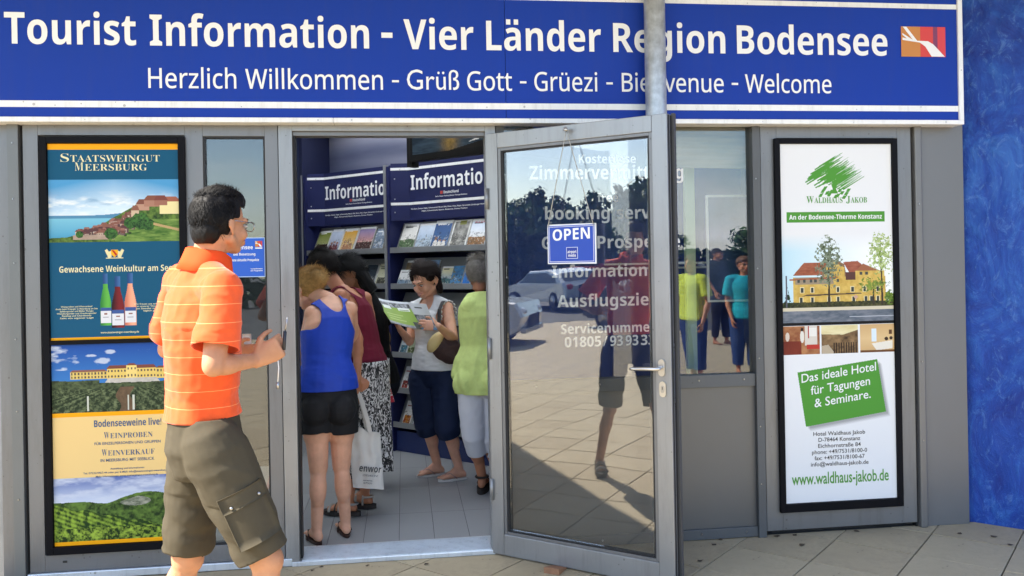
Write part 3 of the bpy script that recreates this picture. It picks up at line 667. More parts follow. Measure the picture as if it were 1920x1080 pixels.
# bottles
def bottle(cx, zb, hgt, r, gl, gd, lab):
    body = P.rect(cx-r, cx+r, zb, zb+hgt*.42)
    P.fill(body, mixc(gd, gl, .5+.5*np.sin((P.x-cx)/r*2.2+.6)))
    sh = P.poly([(cx-r, zb+hgt*.42), (cx+r, zb+hgt*.42), (cx+r*.85, zb+hgt*.52), (cx+r*.45, zb+hgt*.72), (cx+r*.40, zb+hgt*.80), (cx-r*.40, zb+hgt*.80), (cx-r*.45, zb+hgt*.72), (cx-r*.85, zb+hgt*.52)])
    P.fill(sh, mixc(gd, gl, .5+.5*np.sin((P.x-cx)/r*2.2+.6)))
    P.fill(P.rect(cx-r*.46, cx+r*.46, zb+hgt*.80, zb+hgt), mixc('#1d3f73', '#3f6aa0', .5+.5*np.sin((P.x-cx)/r*3)))
    P.fill(P.rect(cx-r*.93, cx+r*.93, zb+hgt*.05, zb+hgt*.34), '#dcdcdf'); P.fill(P.rect(cx-r*.93, cx+r*.93, zb+hgt*.28, zb+hgt*.345), '#3a5590'); P.fill(P.rect(cx-r*.3, cx+r*.3, zb+hgt*.21, zb+hgt*.235), '#8a5a50'); P.fill(P.rect(cx-r*.5, cx+r*.5, zb+hgt*.15, zb+hgt*.165), '#9a9aa2')
bz = .062
bottle(PW*.420, bz+.008, .262, .027, '#5fae46', '#2c7a34', 0); bottle(PW*.610, bz+.006, .264, .029, '#f0a987', '#c96f58', 0); bottle(PW*.513, bz-.006, .262, .031, '#7a1d22', '#2a0a12', 0)
P.build('poster_sheet', wp, poster_print, (PX0, PYL, z0))
cream = mat('cream_print', lin('#e3dcae'), .4); navy_print = mat('navy_print', lin('#1b4f7e'), .4)
TX = lambda s, cx_, w, z, cap, st='serif', off=0: (s, PX0+cx_-w/2, PX0+cx_+w/2, z, cap, st, off)
def smallcaps(s, cx_, w, z, cap):
    # first letter large, the rest small capitals
    n = len(s); u = w/(n+.35); x = PX0+cx_-w/2
    return [(s[0], x, x+u*1.12, z, cap, 'serif', -.011), (s[1:], x+u*1.3, x+w, z, cap*.80, 'serif', -.011)]
it = smallcaps('STAATSWEINGUT', .300, .478, 2.105, .042)+smallcaps('MEERSBURG', .302, .348, 2.060, .042)
it += [TX('Gewachsene Weinkultur am See', .318, .545, 1.207+H-.648, .031, 'bold', -.004), TX('www.staatsweingut-meersburg.de', .330, .185, 1.237, .010, 'plain', .010)]
for k in range(6): it.append(TX(['Weinproben und Weinverkauf', 'direkt beim Erzeuger in Meersburg am See', 'Spätburgunder und Müller Thurgau', 'Weissburgunder und Grauburgunder', 'Riesling und Chardonnay', 'Sekt aus eigener Lage'][k], .125, [.15, .20, .16, .19, .14, .16][k], 1.372-.0115*k, .0075, 'plain', .010))
for k in range(4): it.append(TX(['Wir freuen uns auf Ihren Besuch', 'in unserer Vinothek direkt', 'am Seeufer in Meersburg', 'täglich geöffnet'][k], .495, [.19, .16, .17, .10][k], 1.378-.0115*k, .0075, 'plain', .010))
put_text('lettering', it, (0, PYL-.0012, 0), (1, 0, 0), (0, 0, 1), cream, wp)
# lower sheet
z0, z1 = .174, 1.185; P = Print(PW, z1-z0, .0021); H = P.h
P.fill(None, '#ecca86')
a0 = H-.345   # castle photo bottom
q = (P.z-a0)/(.345); b1 = q > 0; xx = P.x/PW
P.fill(b1, mixc('#3a7cc0', '#123f94', (q-.4)*1.5))
cl = np.clip((P.n(9, 22, 31, 5)-.60)*7, 0, 1)*(q > .62); P.c = P.c*(1-cl[..., None])+np.array(lin('#c4cfdf'))*cl[..., None]
for cx_, cz_, rx, rz in [(.39, .75, .06, .045), (.95, .76, .05, .05), (.30, .83, .04, .02), (.45, .88, .04, .03)]:
    m_ = np.clip(1.3-(((xx-cx_)/rx)**2+((q-cz_)/rz)**2)+ (P.n(40, 60, 33)-.5)*2, 0, .75)*b1; P.c = P.c*(1-m_[..., None])+np.array(lin('#cdd6e4'))*m_[..., None]
def wall_(x0, x1, q0, q1, col, rc=None, rows=0, cols=0, rh=.035):
    P.fill(b1 & P.rect(x0*PW, x1*PW, a0+q0*.345, a0+q1*.345), col)
    if rc: P.fill(b1 & P.poly([((x0-.004)*PW, a0+q1*.345), ((x1+.004)*PW, a0+q1*.345), ((x1-.02)*PW, a0+(q1+rh)*.345), ((x0+.02)*PW, a0+(q1+rh)*.345)]), rc)
    for r in range(rows):
        for c in range(cols):
            wx = x0+(c+.5)*(x1-x0)/cols; wz = q0+(r+.55)*(q1-q0)/rows
            P.fill(b1 & P.rect((wx-.006)*PW, (wx+.006)*PW, a0+(wz-.016)*.345, a0+(wz+.016)*.345), '#5a4f48')
wall_(.14, .42, .49, .59, '#dcc06a', '#8a5a4a', 2, 11); wall_(.80, 1.0, .47, .62, '#e0c266', '#7a4a3c', 2, 8); wall_(.42, .80, .47, .63, '#e3c46a', '#7a4438', 2, 15, .05); wall_(.57, .65, .47, .67, '#ecd07c', '#7a4438', 2, 3, .03)
P.fill(b1 & P.poly([(.40*PW, a0+.42*.345), (.83*PW, a0+.42*.345), (.80*PW, a0+.49*.345), (.43*PW, a0+.49*.345)]), mixc('#a8a39a', '#d5cfc4', P.n(60, 60, 41)))
P.fill(b1 & (q < .47-.05*xx*0+.03*(P.n(12, 1, 42)-.5)-.0*xx) & ((q < .42+.04*(P.n(14, 3, 42)-.3)) | (xx < .36)), mixc('#1c2a18', '#5d6a46', (P.n(50, 60, 43, 5)-.3)*2.2))
rows_ = np.sin((xx-.55)/(.02+.16*(1-q/.42).clip(0, 1))*9)
P.fill(b1 & (q < .34), mixc('#21301a', '#6e7a55', (P.n(80, 80, 44, 5)-.42)*3+rows_*.25)); 
m_ = b1 & (q < .36) & (np.abs(xx-.56-.02*np.sin(q*20)) < .015+.06*(1-q/.36)*0+.04); P.fill(m_, mixc('#4a3a2c', '#7a6248', P.n(70, 50, 45)))
for px_, w in [(.62, .009), (.27, .006), (.90, .005), (.58, .004)]: P.fill(b1 & P.rect((px_-w)*PW, (px_+w)*PW, a0+.02*.345, a0+.24*.345), '#c9cbbd')
P.fill(P.rect(0, PW, a0-.020, a0), '#f5a800')
c0 = .338; P.fill(P.rect(0, PW, 0, c0), '#4f6fae'); q = P.z/c0; b2 = q < 1
P.fill(b2, mixc('#c9d4e6', '#4a62a6', (q-.62)*2.6)); cl = np.clip((P.n(8, 24, 51, 5)-.42)*3.4, 0, .85)*b2; P.c = P.c*(1-cl[..., None])+np.array(lin('#cdd4e2'))*cl[..., None]*1.0
hl = .64+.11*np.exp(-((xx-.72)/.22)**2)+.03*(P.n(22, 2, 52)-.5)-.05*np.exp(-((xx-.4)/.1)**2)
P.fill(b2 & (q < hl), mixc('#1b3212', '#5f7d33', (P.n(38, 44, 53, 5)-.35)*3))
P.fill(b2 & (q < hl-.05) & (((xx-.62)/.12)**2+((q-.62)/.07)**2 < 1), mixc('#5a6350', '#a5a594', (P.n(50, 90, 54)-.3)*2))
P.fill(b2 & (q < .60-.42*xx+.02*np.sin(xx*30)), mixc('#1e3a10', '#93b13c', (P.n(46, 30, 55, 5)-.36)*3+.28*np.sin((xx*.8+q)*95)))
P.fill(b2 & (q < .25), mixc('#16300c', '#a0bb42', (P.n(60, 60, 56, 5)-.38)*3.4)); P.fill(P.rect(0, PW, 0, .018), '#f5a800')
P.build('poster_sheet', wp, poster_print, (PX0, PYL, z0))
zz = z0+H-.345
it = [TX('Bodenseeweine live!', .360, .325, zz-.075, .034, 'bold', 0)]+smallcaps('WEINPROBEN', .362, .235, zz-.135, .033)+smallcaps('WEINVERKAUF', .360, .255, zz-.222, .033)
it += [TX('FÜR EINZELPERSONEN UND GRUPPEN', .358, .32, zz-.166, .013, 'plain', .01), TX('IN MEERSBURG MIT SEEBLICK', .356, .26, zz-.252, .014, 'plain', .01), TX('Anmeldung und Informationen:', .355, .165, zz-.293, .009, 'plain', .010), TX('Tel. 07532/4467-44 oder per E-Mail: info@staatsweingut-meersburg.de', .352, .42, zz-.311, .009, 'plain', .010), TX('Mehr Informationen: www.staatsweingut-meersburg.de', .352, .30, zz-.330, .009, 'plain', .010)]
put_text('lettering', it, (0, PYL-.0012, 0), (1, 0, 0), (0, 0, 1), navy_print, wp)
box('lock_plug', -1.735, -1.715, -.024, -.0205, .088, .098, dark_in, wp)

# ---- right display: hotel poster
hp_ = thing('hotel_poster_case', 'black framed white hotel poster with green tree emblem and yellow villa right of the window', 'poster case', (-.016, 0, 0))
boxes('frame', [(2.081, 2.113, -.042, -.0205, .132, 2.224), (2.783, 2.815, -.042, -.0205, .132, 2.224), (2.1132, 2.7828, -.042, -.0205, 2.196, 2.224), (2.1132, 2.7828, -.042, -.0205, .132, .178)], black_paint, hp_, .002)
box('backing_board', 2.1135, 2.7825, -.026, -.021, .179, 2.195, black_paint, hp_)
HX0, HW = 2.1145, .667; z0, z1 = .180, 2.194; P = Print(HW, z1-z0, .0021); H = P.h; xx = P.x/HW
wht = (.80, .80, .80); grn = '#4f9435'; P.fill(None, wht)
R = lambda z: H-(2.194-z)   # world z to sheet z
P.fill(P.rect(.035, HW-.045, R(1.752), R(1.812)), grn)
# villa photograph
t, b = R(1.700), R(1.190); hh = t-b; q = (P.z-b)/hh; bd = (q >= 0) & (q <= 1)
P.fill(bd, mixc(mixc('#bfe0ec', '#f2f4f2', xx*1.3), wht, (q-.78)*5))
P.fill(bd & (q < .16), mixc('#56606c', '#8d9098', (P.n(20, 60, 61)-.3)*1.6)); P.fill(bd & (q > .13) & (q < .165), '#d3c8ae'); P.fill(bd & (np.abs(q-.055) < .004) & (xx > .6), '#b8bcc4')
def hb(x0, x1, q0, q1): return bd & P.rect(x0*HW, x1*HW, b+q0*hh, b+q1*hh)
def hp2(pts): return bd & P.poly([(x*HW, b+z*hh) for x, z in pts])
yel = mixc('#b58f3c', '#e2c26a', (P.n(30, 30, 62)-.2)*1.7)
P.fill(hb(.10, .93, .20, .50), yel); P.fill(hb(.12, .46, .42, .50), '#9b8a72'); P.fill(hp2([(.07, .465), (.50, .485), (.50, .50), (.07, .48)]), '#a05a3e')
P.fill(hp2([(.10, .52), (.50, .52), (.47, .66), (.20, .66)]), mixc('#8a4a34', '#b26a4c', (P.n(25, 90, 63)-.3)*2)); P.fill(hp2([(.36, .50), (.58, .50), (.56, .64), (.46, .695), (.36, .60)]), '#8b6a4a')
P.fill(hp2([(.38, .50), (.56, .50), (.56, .60), (.46, .67), (.38, .60)]), yel); P.fill(hp2([(.55, .66), (.68, .67), (.74, .61), (.66, .55), (.60, .55)]), mixc('#8a4636', '#b06a50', (P.n(25, 90, 64)-.3)*2)); P.fill(hp2([(.66, .56), (.73, .64), (.90, .55)]), '#9c6244'); P.fill(hb(.66, .92, .48, .56), yel)
P.fill(hb(.57, .66, .46, .55), '#5a3a34')
for fz in (.335, .225):
    for fx in ((.18, .27, .50, .63, .74, .86) if fz > .3 else (.17, .27, .42, .50, .64, .75, .80, .86)):
        P.fill(hb(fx-.018, fx+.018, fz-.01, fz+.055), '#e8dcb0'); P.fill(hb(fx-.012, fx+.012, fz-.006, fz+.050), '#3a3f3c')
for fx in (.15, .20, .26, .30, .42, .50, .71, .76): P.fill(hb(fx-.012, fx+.012, .515 if fx > .66 else .44, .55 if fx > .66 else .475), '#454a48')
P.fill(hp2([(.18, .29), (.72, .305), (.70, .318), (.22, .308)]), '#4a3d33')
m_ = bd & (q > .165) & (q < .215+.02*P.n(40, 5, 66)) ; P.fill(m_, mixc('#1c2414', '#5d5a34', (P.n(60, 60, 67)-.3)*2))
def tree(cx, q0, q1, rx, ca, cb, dens, seed, tx=0):
    P.fill(hp2([(cx-.010, .18), (cx+.010, .18), (cx+.004+tx, q1*.9), (cx-.004+tx, q1*.9)]), '#3d3428')
    e = ((xx-cx)/rx)**2+((q-(q0+q1)/2)/((q1-q0)/2))**2; nz_ = P.n(70, 80, seed, 5)
    P.fill(bd & (e < 1.15) & (nz_ > dens+.20*e), mixc(ca, cb, (P.n(90, 90, seed+1)-.3)*2.4))
tree(.42, .38, .95, .12, '#3a4428', '#8f9c84', .38, 71); tree(.90, .50, 1.0, .13, '#6f8a34', '#c8d694', .40, 73, -.01); tree(.82, .30, .50, .15, '#4a5e24', '#92a444', .42, 75); tree(.97, .18, .34, .05, '#3c5a20', '#7d9436', .3, 77)
P.fill(hp2([(.01, .17), (.09, .17), (.05, .40)]) & (P.n(60, 60, 78) > .42), '#1c3018'); P.fill(hb(.036, .046, .17, .52), '#5a5a66'); P.fill(hp2([(.64, .27), (.66, .30), (.68, .27), (.66, .245)]), '#c8a08c')
P.fill(hb(0, 1, -.03, .0), wht)
P.fill(P.rect(0, HW, R(1.174), R(1.190)), '#08080c')
# three small pictures
zt, zb = R(1.172), R(1.012); h3 = zt-zb
P.fill(P.rect(0, .218, zb, zt), mixc('#7a3a22', '#c08a5c', (P.n(16, 20, 81)-.25)*1.8)); P.fill(P.rect(.130, .205, zb+.05, zt), '#d8cfc2'); P.fill(P.rect(.155, .200, zt-.06, zt-.012), '#e8e4dc'); P.fill(P.rect(.150, .156, zt-.07, zt), '#b02a20'); P.fill(P.rect(.14, .218, zb+.03, zb+.055), '#b8382c'); P.fill(P.rect(0, .11, zb, zb+.075), mixc('#5a1c12', '#8a3a26', P.n(30, 10, 82))); P.fill(P.ell(.115, zb+.10, .012, .035), '#e2dcd0'); P.fill(P.ell(.115, zb+.140, .008, .010), '#2a1a14'); P.fill(P.ell(.028, zb+.10, .012, .025), '#d8c8b8')
P.fill(P.rect(.230, .448, zb, zt), mixc('#3c2a1a', '#a08058', (P.n(24, 30, 83)-.25)*1.7)); P.fill(P.poly([(.230, zt), (.448, zt), (.448, zt-.03), (.36, zt-.055), (.230, zt-.05)]), mixc('#cbb87a', '#efe6bc', P.n(12, 40, 84))); P.fill(P.poly([(.232, zb), (.31, zb), (.27, zb+.05), (.232, zb+.045)]), '#b8a890'); P.fill(P.rect(.30, .44, zb+.0, zb+.06) & (np.sin(P.x*420) > .2), '#2a1c12')
P.fill(P.rect(.460, HW, zb, zt), mixc('#b88a58', '#dcbc88', 1-np.abs(P.z-zb-.08)*6)); P.fill(P.rect(.53, .560, zb+.06, zb+.135), '#d8e6f0'); P.fill(P.poly([(.53, zb+.05), (HW-.01, zb+.065), (HW-.01, zb+.02), (.56, zb+.01)]), '#e6dfd0'); P.fill(P.rect(.460, HW, zb, zb+.012), '#6a4426'); P.fill(P.rect(.635, .655, zb+.10, zb+.125), '#5a3a24'); P.fill(P.ell(.62, zb+.075, .012, .010), '#3a2a20'); P.fill(P.ell(.648, zb+.078, .010, .010), '#3a2a20')
P.fill(P.rect(.218, .230, zb, zt) | P.rect(.448, .460, zb, zt), wht)
# brushed tree emblem
gx, gz = .325, R(2.02)
for k in range(30):
    t_ = k/29; cx_ = gx-.10+.19*t_*.9; cz_ = gz+.075-.13*abs(t_-.45)+.02*math.sin(k*2.3)
    L_ = .055+.035*rnd.random(); w_ = .0055+.003*rnd.random(); a_ = math.radians(32+6*rnd.random())
    for row in range(3):
        ox = cx_+(-.012 if row == 1 else .02*row); oz = cz_-.035*row*(1-abs(t_-.5))
        if abs((ox-gx)/.13)**2+abs((oz-gz-.01)/.12)**2 > 1: continue
        d = (math.cos(a_)*L_, math.sin(a_)*L_*.8); P.fill(P.poly([(ox-d[0], oz-d[1]), (ox-d[0]+.004, oz-d[1]-w_), (ox+d[0], oz+d[1]-w_*.4), (ox+d[0]+.01, oz+d[1]+w_*.8)]), grn)
P.fill(P.poly([(gx-.020, gz-.055), (gx+.03, gz-.03), (gx+.005, gz-.075), (gx+.02, gz-.105), (gx-.03, gz-.105), (gx-.012, gz-.08)]), grn)
for k in range(14):
    ox = gx-.085+.165*k/13; oz = gz-.105-.02*math.cos(k*1.7)+.012*(k < 5); P.fill(P.poly([(ox-.014, oz-.010), (ox+.004, oz-.012), (ox+.018, oz+.010-.003*(k > 9)), (ox-.002, oz+.008)]), grn)
# tilted green card with a soft printed shadow
def card(dx, dz): 
    c_ = [(.083, R(.912)), (.562, R(.972)), (.610, R(.672)), (.128, R(.605))]
    return [(x+dx, z+dz) for x, z in c_]
sh = np.zeros(P.x.shape)
for k in range(9): sh += P.poly([(x+.010+.0022*k, z-.010-.0022*k) for x, z in card(0, 0)])/9.
P.c *= (1-.55*sh*(1))[..., None]; P.fill(P.poly(card(0, 0)), grn)
P.build('poster_sheet', hp_, poster_print, (HX0, PYL, z0))
green_print = mat('green_print', lin(grn), .4); black_print = mat('black_print', (.012, .012, .012), .4)
HT = lambda s, cx_, w, z, cap, st='sans', off=.0, sl=0: (s, HX0+cx_-w/2, HX0+cx_+w/2, z, cap, st, off, sl)
sc2 = lambda s, x, w, z, cap: [(s[0], HX0+x, HX0+x+w*.2, z, cap, 'serif', 0), (s[1:], HX0+x+w*.215, HX0+x+w, z, cap*.8, 'serif', 0)]
put_text('lettering', sc2('WALDHAUS', .155, .215, 1.862, .038)+sc2('JAKOB', .392, .125, 1.862, .038)+[HT('www.waldhaus-jakob.de', .328, .58, .282, .064, 'plain', .014, .0)], (0, PYL-.0012, 0), (1, 0, 0), (0, 0, 1), green_print, hp_)
put_text('lettering', [HT('An der Bodensee-Therme Konstanz', .328, .555, 1.770, .026, 'bold')], (0, PYL-.0014, 0), (1, 0, 0), (0, 0, 1), white_vinyl, hp_)
sl = .060/.479
put_text('lettering', [('Das ideale Hotel', HX0+.106, HX0+.553, .853, .048, 'plain', .006, sl), ('für Tagungen', HX0+.160, HX0+.515, .784, .048, 'plain', .006, sl), ('& Seminare.', HX0+.180, HX0+.518, .712, .048, 'plain', .006, sl)], (0, PYL-.0014, 0), (1, 0, 0), (0, 0, 1), mat('card_white', (.85, .85, .85), .4), hp_)
ad = [('Hotel Waldhaus Jakob', .325, .310), ('D-78464 Konstanz', .325, .250), ('Eichhornstraße 84', .325, .255), ('phone: +49/7531/8100-0', .325, .330), ('fax: +49/7531/8100-67', .325, .300), ('info@waldhaus-jakob.de', .325, .345)]
put_text('lettering', [HT(s, c_, w, .552-.0342*k, .022, 'plain', .008) for k, (s, c_, w) in enumerate(ad)], (0, PYL-.0012, 0), (1, 0, 0), (0, 0, 1), black_print, hp_)

# ---- small blue notice stuck in the narrow window
a = at_y(440, 446, -.0); b = at_y(495.5, 519, -.0)
nt_ = thing('window_notice', 'small blue notice stuck in the narrow window beside the doorway', 'notice')
X1 = -.712; X0 = X1-.245
box('sheet', X0, X1, -.0035, -.0015, b[2], a[2], mat('notice_edge', (.45, .6, .85), .4), nt_)
box('sheet_face', X0+.005, X1-.005, -.0045, -.0036, b[2]+.004, a[2]-.004, mat('notice_blue', lin('#1f5bc4'), .35), nt_)
NZ = a[2]; put_text('lettering', [('Bodensee', X1-.175, X1-.062, NZ-.060, .020, 'bold', 0), ('bei Besetzung', X1-.16, X1-.050, NZ-.092, .013, 'bold', 0), ('vorhandene aktuelle Prospekte', X1-.215, X1-.032, NZ-.122, .013, 'bold', 0), ('Touristinformation', X1-.075, X1-.014, NZ-.165, .006, 'bold', 0), ('am Flughafen', X1-.075, X1-.014, NZ-.175, .006, 'bold', 0)], (0, -.0052, 0), (1, 0, 0), (0, 0, 1), white_vinyl, nt_)
emblem((X1-.050, -.0052, NZ-.048), .036, .030, nt_); box('emblem_caption', X1-.050, X1-.014, -.0056, -.0050, NZ-.058, NZ-.052, white_vinyl, nt_)
# ------------------------------------------------------------------ inside the pavilion
tile_m = mat('floor_tile', (.30, .305, .31), .42, noise=(3, .05)); grout = mat('grout', (.07, .07, .07), .9)
fl = box('floor', -2.0, 4.2, .012, 5.2, -.05, -.0035, grout); tag(fl, kind='structure')
me = None
for i in range(22):
    for j in range(9):
        x0 = -2.06+.2008*i; y0 = .215+.60*j
        if x0+.1 < -1.3 or x0 > 2.0 or y0 > 4.2 or x0+y0 > 3.4: continue
        if me is None:
            bm = bmesh.new(); bm_box(bm, .0012, .1996, .0012, .5988, -.006, 0, .0012); me = bpy.data.meshes.new('floor_tile'); bmesh.ops.recalc_face_normals(bm, faces=bm.faces); bm.to_mesh(me); bm.free(); me.materials.append(tile_m)
        o = link('floor_tile', me, fl); o.location = (x0, y0, .0)
opal2 = bpy.data.materials.new('frosted_pane'); opal2.use_nodes = True; nt = opal2.node_tree
for n in list(nt.nodes): nt.nodes.remove(n)
o_ = nt.nodes.new('ShaderNodeOutputMaterial'); tr = nt.nodes.new('ShaderNodeBsdfTranslucent'); tr.inputs[0].default_value = (.9, .9, .88, 1); nt.links.new(tr.outputs[0], o_.inputs[0])
inwall = mat('inner_wall_navy', lin('#1c2c58'), .6, noise=(1.5, .1)); inwhite = mat('inner_wall_light', (.55, .56, .58), .7)
tag(boxes('inner_wall_left', [(-2.02, -1.99, .07, 4.9, 0, .2), (-2.02, -1.99, .07, 4.9, 2.75, 2.9), (-2.02, -1.99, .07, .3, .2, 2.75), (-2.02, -1.99, 2.2, 4.9, .2, 2.75)], inwhite), kind='structure'); sl_ = thing('added_side_glazing', 'frosted side glazing in the left wall of the shop', 'window'); box('frosted_pane', -2.012, -2.006, .3, 2.2, .2, 2.75, opal2, sl_); box('mullion', -2.03, -1.98, 1.23, 1.27, .2, 2.75, alu, sl_); tag(box('inner_wall_back', -2.0, 4.2, 4.9, 5.0, 0, 2.9, inwhite), kind='structure')  # unseen frosted glazing, added for soft light from the left
tag(box('inner_wall_right', 3.3, 3.4, .3, 4.9, 0, 2.9, inwall), kind='structure')
# ceiling opened for an opal roof light, added to brighten the interior
opal = bpy.data.materials.new('opal_panel'); opal.use_nodes = True; nt = opal.node_tree
for n in list(nt.nodes): nt.nodes.remove(n)
o_ = nt.nodes.new('ShaderNodeOutputMaterial'); tr = nt.nodes.new('ShaderNodeBsdfTranslucent'); tr.inputs[0].default_value = (.85, .87, .88, 1); nt.links.new(tr.outputs[0], o_.inputs[0])
boxes_c = [(-2.0, 4.2, .07, .35, 2.9, 3.0), (-2.0, 4.2, 3.3, 5.0, 2.9, 3.0), (-2.0, -1.8, .35, 3.3, 2.9, 3.0), (2.8, 4.2, .35, 3.3, 2.9, 3.0)]
cl_ = boxes('ceiling', boxes_c, inwhite); tag(cl_, kind='structure')
rl = thing('added_roof_light', 'opal glazed roof light in the ceiling over the brochure shelves', 'roof light'); box('opal_panel', -1.85, 2.85, .3, 3.35, 3.66, 3.664, opal, rl)
# pale curb shaft of the added roof light, through the canopy roof
boxes('curb', [(-1.85, -1.801, .3, 3.35, 3.0, 3.655), (2.801, 2.85, .3, 3.35, 3.0, 3.655), (-1.8, 2.8, .3, .349, 3.0, 3.655), (-1.8, 2.8, 3.301, 3.35, 3.0, 3.655)], inwhite, rl)
boxes('roof_slab', [(-5.8, 3.6, CANOPY_Y, .295, 3.46, 3.6), (-5.8, 3.6, 3.36, 4.6, 3.46, 3.6), (-5.8, -1.86, .296, 3.359, 3.46, 3.6), (2.86, 3.6, .296, 3.359, 3.46, 3.6)], cnp, can)

# ---- brochure shelving along a 45 degree line: two bays
shelf_m = mat('shelf_grey', (.23, .235, .24), .45, .35, noise=(3, .06)); navy = mat('header_navy', lin('#1d2350'), .5, spec=.3, noise=(1.5, .05)); upm = mat('upright_grey', (.30, .305, .31), .4, .5)
SR = math.radians(-45)
def bay(name, label, loc, last=False):
    b = thing(name, label, 'shelf unit', loc, SR, 'brochure shelf bays')
    W_ = 1.045
    box('upright', -.028, .0, -.02, .02, 0, 2.40, upm, b, .002); box('upright', .0015, .030, -.012, .42, 0, 2.385, navy, b, .001)
    box('back_panel', .031, W_+.03, .40, .42, 0, 2.36, navy, b); box('plinth', .031, W_+.03, .03, .05, 0, .17, mat('plinth_navy', lin('#1a2a5e'), .5), b)
    # header board folds back at its left side
    hz0, hz1 = 1.93, 2.41
    V = [(.031, .012, hz0), (.16, .10, hz0), (W_+.04, .10, hz0), (W_+.04, .10, hz1), (.16, .10, hz1), (.031, .012, hz1)]
    V2 = [(x, y+.012, z) for x, y, z in V]
    mesh_np('header_board', V+V2, [(0, 1, 4, 5), (1, 2, 3, 4), (7, 6, 11, 10), (8, 7, 10, 9), (5, 4, 10, 11), (4, 3, 9, 10), (0, 6, 7, 1), (1, 7, 8, 2)], navy, b)
    for z in (2.363, 2.071):
        h = .011
        mesh_np('stripe', [(.031, .009, z-h), (.159, .097, z-h), (W_+.04, .097, z-h), (W_+.04, .097, z+h), (.159, .097, z+h), (.031, .009, z+h)], [(0, 1, 4, 5), (1, 2, 3, 4)], white_trim, b)
    for k, z in enumerate((1.66, 1.36, 1.07, .79, .495, .205)):
        sh = box('shelf_lip', .031, W_+.025, -.012, .0, z, z+.046, shelf_m, b, .002); box('shelf_board', .031, W_+.025, .0005, .40, z, z+.012, shelf_m, b)
        bm = bmesh.new(); vs_ = [(.033, .05, z+.013), (W_+.023, .05, z+.013), (W_+.023, .16, z+.255), (.033, .16, z+.255)]
        a_ = [bm.verts.new(v) for v in vs_]; c_ = [bm.verts.new((v[0], v[1]+.006, v[2])) for v in vs_]
        bm.faces.new(a_); bm.faces.new(c_[::-1])
        for i in range(4): bm.faces.new((a_[i], c_[i], c_[(i+1) % 4], a_[(i+1) % 4]))
        _bm_obj('sloped_rack', bm, shelf_m, b)
    sm = None
    for z in (2.28, 2.11, 2.0, 1.72, 1.42, .55, .12):
        if sm is None:
            bm = bmesh.new(); bmesh.ops.create_uvsphere(bm, u_segments=8, v_segments=5, radius=.006); sm = bpy.data.meshes.new('bolt'); bm.to_mesh(sm); bm.free(); sm.materials.append(steel)
        o = link('bolt', sm, b); o.location = (.06, .028 if z > 1.9 else .398, z)
    return b
S_O = np.array([-.123, 2.656, 0]); S_U = np.array([.70711, -.70711, 0]); S_B = np.array([.70711, .70711, 0])
bayR = bay('shelf_unit', 'right brochure shelf bay under the larger Information header', tuple(S_O))
bayL = bay('shelf_unit', 'left brochure shelf bay behind the queue, its Information header cut by an upright', tuple(S_O-S_U*1.085))
def info_header(b, x0, x1, zb, cap):
    put_text('lettering', [('Information', x0, x1, zb, cap, 'bold', 0), ('Deutschland', x0+.37, x0+.53, 2.132, .022, 'bold', 0), ('Berlin Hessen Hamburg Bremen Thüringen Bodensee', x0+.28, x0+.62, 2.108, .010, 'plain', .012), ('Nordsee, Ostsee, Allgäu, Schwarzwald, Mosel, Eifel, Rhein, Harz, Rügen, Spreewald, Lüneburger Heide', x0+.0, x0+.80, 2.020, .010, 'plain', .012), ('Allgäu, Schwarzwald, Bayern, Bodensee, Donau, Franken', x0+.12, x0+.62, 1.998, .010, 'plain', .012)], (0, .0965, 0), (1, 0, 0), (0, 0, 1), white_vinyl, b)
    box('red_mark', x0+.335, x0+.360, .094, .0965, 2.130, 2.154, mat('red_print', (.5, .05, .04), .5), b)
info_header(bayR, .180, 1.052, 2.184, .122)
info_header(bayL, .175, 1.045, 2.166, .122)
# mural board above the left bay, dark post and wall pieces
paper_ = mat('board_back', (.4, .4, .42), .6)
mu = thing('mural_board', 'blurred blue and pale sky picture board above the left shelf bay', 'picture board', tuple(S_O+S_B*.30), SR)
P = Print(1.25, .52, .006); q = P.z/P.h+.10*(P.x/P.w-.5); t_ = .25+.75*np.exp(-((q-.62-.10*np.sin(P.x*2.2))/.17)**2)*(.45+.55*P.x/P.w)+.45*np.exp(-((q-.22)/.12)**2)*(P.x/P.w)+.12*(P.n(3, 20, 8)-.5)
P.fill(None, mixc('#26335a', '#b4b4c2', t_-.12)); P.build('picture', mu, print_mat('mural_print', .5), (-1.08, -.0012, 2.37)); box('board', -1.08, .17, 0, .02, 2.37, 2.89, paper_, mu); box('board', -1.95, -1.13, -.25, -.23, .4, 2.88, mat('side_board', lin('#222c48'), .5, noise=(1.3, .5)), mu)
box('dark_post', -1.125, -1.085, -.32, .02, 0, 2.88, mat('post_navy', lin('#141b3e'), .5), mu)
wl2 = thing('partition', 'navy partition wall running on behind the monitor and shelves', 'partition', tuple(S_O+S_B*.44), SR)
box('panel', -2.2, 4.2, 0, .05, 0, 2.9, inwall, wl2)
sc_r = thing('dark_fill_panel', 'black screen wall seen dimly through the narrow window', 'screen'); box('panel', -1.97, -.98, 2.3, 2.34, 0, 2.85, mat('interior_dark', (.012, .014, .02), .7), sc_r); box('foot_rail', -1.97, -.98, 2.28, 2.36, 0, .03, alu_dark, sc_r) if False else box('top_rail', -1.97, -.98, 2.29, 2.35, 2.851, 2.88, alu_dark, sc_r)  # added black panel, so the room reads unlit through the narrow window

